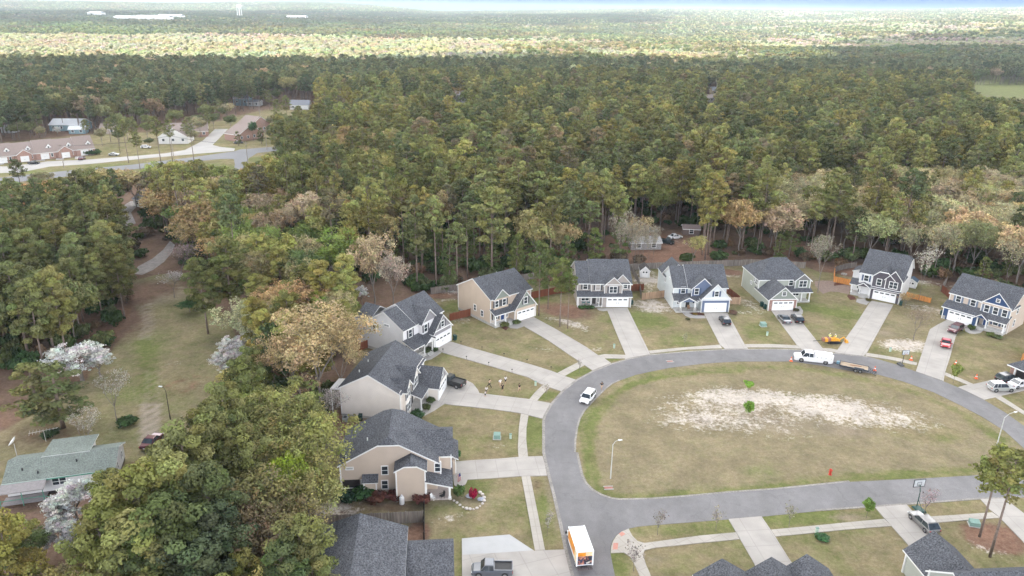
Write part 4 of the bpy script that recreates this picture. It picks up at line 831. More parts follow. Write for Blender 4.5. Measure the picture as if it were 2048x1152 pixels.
for x, y, z0, z1 in ((0, 13.6, 0, 4.9), (0, 10.8, 0, 2.3), (-2.34, 5.64, 0, 5.0), (-2.34, 1.65, 0, 5.0), (-.02, -.5, 2.8, 4.9), (-1.0, 8.6, 0, 2.3), (-1.0, 10.3, 0, 2.3), (9.1, -2.0, 2.8, 4.9), (1.5, -2.0, 2.8, 4.9)): h.corner(x, y, z0, z1, .18)
for x, y, z in ((2.6, 9.9, 7.2), (6.9, 12.2, 5.9), (.8, 12.8, 5.5)): h.pipe(x, y, z)
h.done()

# --- nearest house, bottom edge: only its dark roofs show
h = House('dark-roofed house cut by the bottom edge, beside the grey pickup', -11.4, 62.3, 95.5, W_TAUPE)
h.wall(0, 13.5, 0, 11.4, 0, 5.2); h.gable_x(-.5, 13.5, 0, 11.4, 5.3, 7.4, yr=5.4)
h.wall(3.4, 11.0, -5.6, .1, 0, 2.9)
h.roof([(2.6, -5.9, 2.95), (9.0, -5.9, 4.8), (9.0, .3, 4.8), (2.6, .3, 2.95)][::-1][:0] or [(11.0, .3, 4.9), (3.0, .3, 2.9), (3.0, -5.9, 2.9), (11.0, -5.9, 4.9)]); h.roof([(11.0, -5.9, 4.9), (12.4, -5.9, 4.1), (12.4, .3, 4.1), (11.0, .3, 4.9)])
h.garage(7.1, -5.64, 4.9, 2.15)
q = MB(); q.box(3.0, 3.05, -5.4, -.4, .3, 2.5); 
for x, y in ((3.4, -5.6),): h.corner(x, y, 0, 2.8, .2)
for x, y in ((9.0, 9.5), (5.2, 10.2), (1.0, 4.0)): h.pipe(x, y, 6.8)
q = MB(); q.box(3.34, 3.4, -5.2, -.5, .2, 2.5); q.build('side_door', mat('maroon_door', (.05, .018, .022), .6), h.o)
h.done()

# --- two houses along the bottom right, seen over their roofs
a = at(1560, 1130, 5.0); h = House('blue-grey roof with three street-facing gables at the bottom edge', 0, 0, 0, W_PALE)
P = [at(1465, 1118, 5.6), at(1541, 1110, 5.6), at(1597, 1108, 5.6)]
h.o.location = (P[1][0], P[1][1], 0); h.o.rotation_euler = (0, 0, R(184))
h.roof([(-9.0, 4.6, 4.2), (10.0, 4.6, 4.2), (10.0, 9, 7.4), (-9.0, 9, 7.4)][::1]); h.roof([(10.0, 14, 4.2), (-9.0, 14, 4.2), (-9.0, 9, 7.4), (10.0, 9, 7.4)])
h.wall(-8.7, 9.7, 4.9, 13.6, 0, 4.1)
for cx, w_ in ((0, 2.9), (-4.4, 2.7), (5.9, 3.0)):
    h.gable_y(cx - w_, cx + w_, .6 if cx > -3 else .3, 8, 3.6, 5.6, m=W_PALE); h.wall(cx - w_ + .1, cx + w_ - .1, .6, 5, 0, 3.5)
h.garage(0, .5, 4.6); h.win(-4.4, .3, 1.7, 1.2, 1.3); h.win(5.9, .6, 1.7, 1.2, 1.3, mull=2); h.done()
h = House('grey-roofed house with a pale green end wall in the bottom right corner', 0, 0, 0, W_GREENG)
pk = at(1869, 1064, 5.9); h.o.location = (pk[0], pk[1], 0); h.o.rotation_euler = (0, 0, R(184))
h.gable_y(-3.2, 3.0, 0, 8.4, 3.4, 5.9, m=W_GREENG); h.wall(-3.1, 2.9, .1, 6, 0, 3.3); h.garage(0, .06, 4.7)
h.wall(-14, 3.0, 4.6, 14, 0, 4.1); h.gable_x(-14, 3.0, 4.6, 14.2, 4.2, 7.2, yr=8.4)
h.wall(2.9, 4.6, 5.6, 9.0, 0, 2.8); h.shed(2.9, 5.2, 5.0, 3.0, 9.2, 3.02); h.post(4.9, 5.4, 0, 2.9, .22); h.post(4.9, 8.9, 0, 2.9, .22)
h.corner(3.0, 4.6, 0, 4.2, .2); h.corner(2.95, .1, 0, 3.2, .2); h.done()
# --- edge of the house on the far right behind the three cars
a = at(2020, 757); h = House('open brick garage with a grey roof at the right edge behind three parked cars', a[0], a[1], -66, BRICK)
h.wall(-.4, .5, 0, 8, 0, 2.7); h.wall(.5, 7, .6, 8, 0, 2.7, D_DARK); h.wall(5.6, 7, 0, .7, 0, 2.7); h.roof([(-.9, -.5, 2.75), (8, -.5, 2.75), (6, 4.5, 4.4), (2.2, 4.5, 4.4)]); h.roof([(-.9, 9, 2.75), (-.9, -.5, 2.75), (2.2, 4.5, 4.4)]); h.roof([(8, 9, 2.75), (-.9, 9, 2.75), (2.2, 4.5, 4.4), (6, 4.5, 4.4)])  # dark block set in the open bay stands for its shaded inside
h.corner(.5, .05, 0, 2.7, .25); h.band(.5, 5.6, 0, 2.55, .3); h.done()

# --- green-roofed single-storey house, lower left
GRF = mat('green_shingles', (.19, .215, .195), .95, var=.1, scale=.6, fine=.3, fscale=6, spec=.1); GTR = mat('green_trim', (.08, .28, .20), .6); GRYR = mat('grey_porch_roof', (.27, .25, .25), .9, var=.12)
h = House('low white house with a mossy grey-green roof at the lower left', -69.8, 86.9, 16.7, W_WHITE, roof=GRF)
h.wall(0, 13.7, 0, 6.8, .5, 2.9); h.gable_x(0, 13.7, 0, 6.8, 2.95, 4.3, yr=3.4); h.wall(.05, 13.65, .05, 6.7, 0, .5, D_DARK)
h.wall(4.2, 9.6, 6.5, 8.6, .5, 3.2); h.roof([(3.9, 3.2, 4.3), (10.2, 3.2, 4.3), (10.2, 8.9, 3.75), (3.9, 8.9, 3.75)], .12)
h.win(6.6, 0, 1.9, 1.7, 1.0, mull=2); h.win(11.2, 0, 1.9, .8, .9); h.win(13.7, 2.0, 2.0, .6, 1.0, d='r'); h.win(13.7, 5.0, 2.0, .6, 1.0, d='r')
q = MB(); q.slab([(-.4, -2.1, 2.3), (5.2, -2.1, 2.3), (5.2, -.2, 2.8), (-.4, -.2, 2.8)], (0, 0, -.12)); q.build('porch_roof', GRYR, h.o)
q = MB()
for x in (-.3, 2.4, 5.0): q.tube([(x, -2.0, 0), (x, -2.0, 2.3)], .06, 5)
q.tube([(-.3, -2.0, 1.1), (5.0, -2.0, 1.1)], .045, 4); q.tube([(5.0, -2.0, 1.1), (7.6, -2.2, .2)], .05, 4); q.build('porch_frame', GTR, h.o)
q = MB(); q.box(-.3, 5.0, -2.05, -.02, .35, .42); q.build('porch_floor', GRYR, h.o)
for x, y in ((1.9, 1.5), (4.0, .7), (8.7, 1.8)):
    q = MB(); z = 2.95 + y * .4; q.tube([(x, y, z - .3), (x, y, z + .35)], .12, 6); q.build('vent_pipe', DARK, h.o)
q = MB(); q.box(-.3, 14.0, -.41, -.36, 2.6, 2.76); q.build('fascia', GTR, h.o)
h.done()

# --- small sheds
def shed(label, X, Y, th, w, d, he, hr, wm, rm, dbl=1):
    h = House(label, X, Y, th, wm, name='garden_shed', cat='shed', roof=rm); h.wall(0, w, 0, d, .1, he); h.gable_y(0, w, 0, d + .2, he, hr, og=.2, oe=.2, m=wm)
    p = MB(); p.box(w / 2 - .75, w / 2 + .75, -.05, .02, .2, he - .2); dd = p.build('double_door', WHITE, h.o)
    for sx in (-.38, .38): q = MB(); q.box(w / 2 + sx - .22, w / 2 + sx + .22, -.07, -.03, he - .75, he - .35); q.build('pane', GLASS, dd)
    for c in ((0, 0), (w, 0)): h.corner(*c, .1, he, .1)
    h.done()
c = at(1280, 556); shed('small white garden shed with double doors and a brown roof', c[0], c[1], -4, 2.4, 3.6, 2.2, 3.3, W_WHITE, ROOF2)
c = at(1817, 577); shed('small white shed with a dark blue roof behind the charcoal house', c[0] - .4, c[1] + 1, -36, 2.4, 2.4, 1.9, 2.6, W_WHITE, mat('blue_shed_roof', (.06, .09, .13), .7))

# --- fences
def fence(pts, m, label, h=1.8, name='wooden_fence', posts=1, group=None):
    P_ = [at(*p)[:2] for p in pts]; o = (P_[0][0], P_[0][1]); root = empty(name, (o[0], o[1], 0), 0, label, 'fence', group)
    b = MB(); ps = MB()
    for (ax, ay), (bx_, by) in zip(P_[:-1], P_[1:]):
        L_ = math.hypot(bx_ - ax, by - ay); ux, uy = (bx_ - ax) / L_, (by - ay) / L_; n = max(1, int(L_ / .3)); nx_, ny_ = -uy * .02, ux * .02
        rr = random.Random(int(L_ * 77))
        for i in range(n):
            t0, t1 = L_ * i / n + .008, L_ * (i + 1) / n - .008; z = h + rr.uniform(-.05, .03)
            q = [(ax + ux * t0 - o[0] - nx_, ay + uy * t0 - o[1] - ny_), (ax + ux * t1 - o[0] - nx_, ay + uy * t1 - o[1] - ny_), (ax + ux * t1 - o[0] + nx_, ay + uy * t1 - o[1] + ny_), (ax + ux * t0 - o[0] + nx_, ay + uy * t0 - o[1] + ny_)]
            b.hexa([(x, y, .03) for x, y in q], [(x, y, z) for x, y in q])
        k = max(1, round(L_ / 2.4))
        for i in range(k + 1):
            x, y = ax + ux * L_ * i / k - o[0] + nx_ * 4, ay + uy * L_ * i / k - o[1] + ny_ * 4; ps.box(x - .06, x + .06, y - .06, y + .06, 0, h + .06)
        for z in (.35, h - .3):
            ps.tube([(ax - o[0] + nx_ * 2.5, ay - o[1] + ny_ * 2.5, z), (bx_ - o[0] + nx_ * 2.5, by - o[1] + ny_ * 2.5, z)], .045, 4)
    b.build('boards', m, root)
    if posts: ps.build('posts_and_rails', m, root)
    return root
fence([(862,589),(917,581)], WOODF, 'weathered grey fence behind the tan house, left end')
fence([(1040,563),(1075,556)], WOODF, 'weathered grey fence between the tan and taupe houses')
fence([(1057,599),(1110,588),(1150,583)], REDF, 'dark red-brown fence joining the tan and taupe houses')
fence([(1253,541),(1300,538),(1470,532),(1502,531),(1610,537)], WOODF, 'long weathered grey fence along the wood behind three houses')
fence([(1262,582),(1287,581)], REDF, 'short red-brown fence right of the taupe house')
fence([(1282,595),(1278,570),(1262,541)], WOODF, 'weathered side fence left of the sandy back yard', 1.6)
fence([(1284,600),(1331,594)], TANF, 'pale tan fence across the sandy side yard')
fence([(1455,608),(1480,609)], TANF, 'pale tan fence stub right of the pale blue-grey house')
fence([(1478,606),(1456,588),(1448,578)], REDF, 'brown side fence right of the pale blue-grey house')
fence([(900,642),(941,632)], REDF, 'red stained fence between the grey and tan houses')
fence([(712,704),(741,694)], REDF, 'dark red fence beside the pale grey house')
fence([(1668,544),(1667,564),(1700,571)], ORF, 'bright orange cedar fence left of the charcoal house', 1.6)
fence([(1667,545),(1690,538),(1712,535)], WOODF, 'grey fence behind the charcoal house', 1.6)
fence([(1812,594),(1860,606)], ORF, 'bright orange cedar fence right of the charcoal house', 1.3)
fence([(1882,583),(1902,600)], REDF, 'red-brown fence left of the navy house')
fence([(1882,583),(1893,566)], WOODF, 'short grey fence behind the navy house')
fence([(2043,724),(2060,700)], ORF, 'orange fence at the right edge')
fence([(645,905),(682,902)], WOODF, 'dark weathered fence behind the clipped-gable tan house', 1.7)
fence([(606,1057),(846,1045)], WOODF, 'long dark weathered fence between the two nearest houses', 1.9)
fence([(849,1080),(849,1000)], mat('black_fence', (.02, .02, .02), .7), 'thin black metal fence in front of the bark bed', 1.2)
# ---------------- trees ----------------
def leaf_material(name, stuff):
    m, nt, b = _new(name); b.inputs['Roughness'].default_value = .85; b.inputs['Specular IOR Level'].default_value = .15
    a = node(nt, 'ShaderNodeAttribute', attribute_name='tone'); c = node(nt, 'ShaderNodeAttribute', attribute_name='hue')
    if stuff: t = node(nt, 'ShaderNodeAttribute', attribute_name='tint', attribute_type='INSTANCER').outputs['Color']
    else: t = node(nt, 'ShaderNodeObjectInfo').outputs['Color']
    r = node(nt, 'ShaderNodeMapRange'); r.inputs['To Min'].default_value = .62; r.inputs['To Max'].default_value = 1.42; nt.links.new(a.outputs['Fac'], r.inputs['Value'])
    v = node(nt, 'ShaderNodeVectorMath', operation='SCALE'); nt.links.new(t, v.inputs[0]); nt.links.new(r.outputs[0], v.inputs['Scale'])
    q = node(nt, 'ShaderNodeVectorMath', operation='MULTIPLY'); nt.links.new(v.outputs[0], q.inputs[0]); nt.links.new(c.outputs['Color'], q.inputs[1])
    nt.links.new(q.outputs[0], b.inputs['Base Color'])
    tr = node(nt, 'ShaderNodeBsdfTranslucent'); nt.links.new(q.outputs[0], tr.inputs['Color'])
    mx = node(nt, 'ShaderNodeMixShader'); mx.inputs[0].default_value = .18; o = nt.nodes['Material Output']
    nt.links.new(b.outputs[0], mx.inputs[1]); nt.links.new(tr.outputs[0], mx.inputs[2]); nt.links.new(mx.outputs[0], o.inputs['Surface'])
    return m
LEAF = leaf_material('foliage', False); LEAFS = leaf_material('foliage_mass', True)
BARK = mat('pine_bark', (.20, .155, .13), .95, var=.25, scale=2, fine=.3, fscale=9); BARKG = mat('grey_bark', (.19, .165, .145), .95, var=.2, scale=2, fine=.2, fscale=9)
class Cloud:
    """collects leaf quads"""
    def __init__(s, seed): s.r = np.random.default_rng(seed); s.P = []; s.T = []; s.H = []
    def add(s, cen, rad, n, size, flat=.8, up=.25, hue=(1, 1, 1), shell=.72, tonev=.25, nj=.45, tl=.18):
        r = s.r; cen = np.atleast_2d(cen); m = len(cen); rad = np.broadcast_to(np.asarray(rad, float).reshape(-1, 1), (m, 1))
        d = r.normal(size=(m, n, 3)); d[..., 2] = d[..., 2] + .35; d /= np.linalg.norm(d, axis=2, keepdims=True)
        rr = shell + (1.08 - shell) * r.random((m, n, 1))
        p = cen[:, None] + d * rr * rad[:, None] * np.array([1, 1, flat])
        nn = d + r.normal(size=d.shape) * nj + np.array([0, 0, up]); nn /= np.linalg.norm(nn, axis=2, keepdims=True)
        u = np.cross(nn, r.normal(size=d.shape)); u /= np.linalg.norm(u, axis=2, keepdims=True); w = np.cross(nn, u)
        sz = size * (.55 + .9 * r.random((m, n, 1)))
        q = np.stack([p - u * sz * .7 - w * sz * .3, p + u * sz * .5 - w * sz * .5, p + u * sz * .6 + w * sz * .35, p - u * sz * .4 + w * sz * .55], 2)
        t = np.clip(.5 + r.normal(size=(m, 1)) * tonev + r.normal(size=(m, n)) * tl, 0, 1)
        s.P.append(q.reshape(-1, 4, 3)); s.T.append(t.ravel()); h = np.array(hue, float) * np.ones((m, n, 3)); h = h * (1 + r.normal(size=(m, 1, 3)) * .05); s.H.append(h.reshape(-1, 3)); return s
    def mesh(s, name, m):
        P_ = np.concatenate(s.P); T = np.concatenate(s.T).astype(np.float32); H = np.concatenate(s.H); n = len(P_)
        me = bpy.data.meshes.new(name); me.vertices.add(n * 4); me.vertices.foreach_set('co', P_.reshape(-1).astype(np.float32))
        me.loops.add(n * 4); me.loops.foreach_set('vertex_index', np.arange(n * 4)); me.polygons.add(n); me.polygons.foreach_set('loop_start', np.arange(0, n * 4, 4)); me.polygons.foreach_set('loop_total', np.full(n, 4))
        me.update(); a = me.attributes.new('tone', 'FLOAT', 'FACE'); a.data.foreach_set('value', T)
        c = me.attributes.new('hue', 'FLOAT_COLOR', 'FACE'); c.data.foreach_set('color', np.concatenate([H, np.ones((n, 1))], 1).ravel().astype(np.float32))
        me.materials.append(m); return me
def mesh_of(mb, name, m, smooth=True):
    me = bpy.data.meshes.new(name); me.from_pydata(mb.v, [], mb.f); me.materials.append(m)
    if smooth: me.polygons.foreach_set('use_smooth', [True] * len(mb.f))
    me.update(); return me
def pine(seed, H=22., Rm=4.0, cb=.5, n=45, size=.34, dens=1.0):
    rnd = random.Random(seed); tr = MB(); bx, by = rnd.uniform(-.5, .5), rnd.uniform(-.5, .5)
    def ax(t): return (bx * t * t, by * t * t, H * t)
    tr.tube([ax(t) for t in (0, .25, .5, .75, .97)], [.26, .21, .17, .11, .04], 6)
    C = []; Rr = []; nb = int(34 * dens)
    for i in range(nb):
        t = (i + rnd.random() * .6) / nb; z = cb + (.97 - cb) * t
        prof = (min(1, t / .22 * .55 + .45)) * (1 - t ** 2.2) ** .6 + .12
        L_ = Rm * prof * rnd.uniform(.65, 1.12); a = i * 2.4 + rnd.uniform(-.5, .5); x0 = ax(z)
        e = (x0[0] + math.cos(a) * L_, x0[1] + math.sin(a) * L_, x0[2] + L_ * rnd.uniform(-.05, .35))
        tr.tube([x0, e], [.055, .02], 3, cap=False)
        k = 2 if L_ > 2 else 1
        for j in range(k):
            f = 1 - j * .42; C.append((x0[0] + (e[0] - x0[0]) * f + rnd.uniform(-.3, .3), x0[1] + (e[1] - x0[1]) * f + rnd.uniform(-.3, .3), x0[2] + (e[2] - x0[2]) * f + .2)); Rr.append(rnd.uniform(.75, 1.25) * (Rm / 4) ** .5)
    for i in range(3): C.append((ax(1)[0] + rnd.uniform(-.5, .5), ax(1)[1] + rnd.uniform(-.5, .5), H * rnd.uniform(.93, .99))); Rr.append(rnd.uniform(.7, 1.0))
    c = Cloud(seed); c.add(np.array(C), np.array(Rr), n, size, flat=.62, up=.35, tonev=.3)
    return c, tr
def branches(rnd, mb, p, d, L_, r, depth, tips, spread=.6, sides=4, up=.25, kids=(3, 4)):
    mid = p + d * L_ * .5 + Vector((rnd.uniform(-1, 1), rnd.uniform(-1, 1), 0)) * L_ * .05; e = p + d * L_
    mb.tube([p, mid, e] if depth > 1 else [p, e], [r, r * .8, r * .62] if depth > 1 else [r, r * .4], sides if depth > 1 else 3, cap=False)
    if depth == 0: tips.append(e); return
    if depth <= 2: tips.append(mid.copy())
    k = rnd.randint(*kids)
    for i in range(k):
        a = 2 * math.pi * (i + rnd.random() * .7) / k; o = d.orthogonal().normalized(); o.rotate(Matrix.Rotation(a, 3, d)) if False else None
        q = Matrix.Rotation(a, 3, d) @ o; nd = (d + q * rnd.uniform(spread * .7, spread * 1.35) + Vector((0, 0, up))).normalized()
        st = e if i < k - 1 or depth > 2 else mid
        branches(rnd, mb, st, nd, L_ * rnd.uniform(.62, .84), r * .58, depth - 1, tips, spread, sides, up * .7, kids)
def decid(seed, H=15., n=22, size=.3, depth=4, spread=.6, crad=.8, trunk=.28, rad=.2, flat=.8, keep=1.0, tonev=.25, kids=(3, 4)):
    rnd = random.Random(seed); mb = MB(); tips = []; L0 = H * trunk
    branches(rnd, mb, Vector((0, 0, 0)), Vector((rnd.uniform(-.05, .05), rnd.uniform(-.05, .05), 1)).normalized(), L0, rad, depth, tips, spread, kids=kids)
    zm = max(t.z for t in tips); s = H / (zm + crad * .5)
    mb.v = [(x * s, y * s, z * s) for x, y, z in mb.v]; T = np.array([(t.x * s, t.y * s, t.z * s) for t in tips])
    T = T[T[:, 2] > H * .22]
    r = np.random.default_rng(seed); T = T[r.random(len(T)) < keep]
    c = Cloud(seed)
    if n: c.add(T, crad * (.7 + .6 * r.random(len(T))), n, size, flat=flat, up=.2, shell=.35, tonev=tonev)
    return c, mb
LIB = {}
def lib(kind, c, tr, bark, leafm=LEAF):
    has = bool(c.P)
    LIB.setdefault(kind, []).append(dict(crown=c.mesh(kind + '_crown', LEAF) if has else None, crown_s=c.mesh(kind + '_crown', LEAFS) if has else None, trunk=mesh_of(tr, kind + '_trunk', bark)))
for i in range(5): lib('pine', *pine(10 + i, 22, 3.0 + .3 * i, .38 + .07 * (i % 3)), BARK)
for i in range(3): lib('tall_pine', *pine(30 + i, 24, 3.4, .60 + .03 * i, n=42, dens=.75), BARK)
for i in range(3): lib('near_pine', *pine(40 + i, 21, 3.9, .32, n=170, size=.21, dens=1.35), BARK)
for i in range(2): lib('young_pine', *pine(50 + i, 12, 2.4, .12, n=60, size=.26, dens=.8), BARK)
for i in range(4): lib('leafy', *decid(60 + i, 15, n=30, size=.32, crad=1.15, spread=.55), BARKG)
for i in range(4): lib('budding', *decid(70 + i, 16, n=20, size=.24, crad=1.0, spread=.5, keep=.9, rad=.2), BARKG)
for i in range(3): lib('near_leafy', *decid(80 + i, 15, n=48, size=.18, crad=1.0, spread=.48, keep=.85, tonev=.3), BARKG)
for i in range(2): lib('ochre', *decid(84 + i, 17, n=34, size=.17, crad=.95, spread=.5, tonev=.3, depth=4, kids=(3, 5)), BARKG)
for i in range(2): lib('bare', *decid(90 + i, 14, n=5, size=.16, crad=.7, depth=5, spread=.5, kids=(2, 4), keep=.8, rad=.17), BARKG)
for i in range(2): lib('slender', *decid(95 + i, 17, n=7, size=.2, crad=.7, depth=4, spread=.32, trunk=.45, keep=.9, rad=.13), BARKG)
for i in range(2): lib('dogwood', *decid(100 + i, 7, n=46, size=.15, crad=.62, spread=.95, flat=.3, trunk=.22, tonev=.2, keep=.85), BARKG)
for i in range(2): lib('sapling', *decid(110 + i, 3.2, n=5, size=.1, crad=.3, depth=3, spread=.42, trunk=.35, rad=.035, keep=.7), BARKG)
for i in range(2): lib('leaf_sapling', *decid(114 + i, 3.5, n=38, size=.14, crad=.42, depth=3, spread=.45, trunk=.3, rad=.04), BARKG)
def bush(seed, n=14, k=60, size=.13):
    r = np.random.default_rng(seed); a = r.random(n) * 6.28; q = r.random(n) ** .5 * .62
    C = np.stack([np.cos(a) * q, np.sin(a) * q, .35 + .35 * r.random(n) * (1 - q * .6)], 1); c = Cloud(seed); c.add(C, .34, k, size, flat=.9, up=.3, shell=.5)
    mb = MB(); rr = random.Random(seed)
    for i in range(5): mb.tube([(0, 0, 0), (rr.uniform(-.3, .3), rr.uniform(-.3, .3), .55)], [.03, .015], 3)
    return c, mb
for i in range(3): lib('shrub', *bush(120 + i), BARKG)
BASEH = dict(ochre=17, pine=22, tall_pine=24, near_pine=21, young_pine=12, leafy=15, budding=16, near_leafy=15, bare=14, slender=17, dogwood=7, sapling=3.2, leaf_sapling=3.5, shrub=.95)
CATS = dict(ochre='tree', pine='pine tree', tall_pine='pine tree', near_pine='pine tree', young_pine='pine tree', leafy='tree', budding='tree', near_leafy='tree', bare='tree', slender='tree', dogwood='tree', sapling='sapling', leaf_sapling='sapling', shrub='shrub')
NAMES = dict(ochre='broadleaf_tree', pine='pine_tree', tall_pine='pine_tree', near_pine='pine_tree', young_pine='pine_tree', leafy='broadleaf_tree', budding='broadleaf_tree', near_leafy='broadleaf_tree', bare='bare_tree', slender='bare_tree', dogwood='dogwood_tree', sapling='sapling', leaf_sapling='sapling', shrub='shrub')
TR = random.Random(7)
def tree(kind, loc, h, tint, label, group=None, wide=1.0, rz=None):
    v = TR.choice(LIB[kind]); s = h / BASEH[kind]
    o = empty(NAMES[kind], loc, TR.uniform(0, 6.28) if rz is None else rz, label, CATS[kind], group); o.scale = (s * wide, s * wide, s)
    t = bpy.data.objects.new('trunk' if kind != 'shrub' else 'stems', v['trunk']); COL.objects.link(t); t.parent = o
    if v['crown']:
        c = bpy.data.objects.new('crown' if kind != 'shrub' else 'foliage', v['crown']); COL.objects.link(c); c.parent = o; c.color = (*tint, 1)
    return o
PG = (.176, .180, .066); PD = (.125, .138, .058); PY = (.24, .235, .085); OCH = (.34, .25, .12); TAN_ = (.36, .27, .17); YG = (.24, .25, .075); LIME = (.26, .36, .07); PALE = (.32, .31, .17); PINK = (.30, .20, .17); WHT = (.60, .60, .57); DGR = (.04, .085, .03); GRYP = (.27, .235, .21); ORG = (.42, .26, .12)
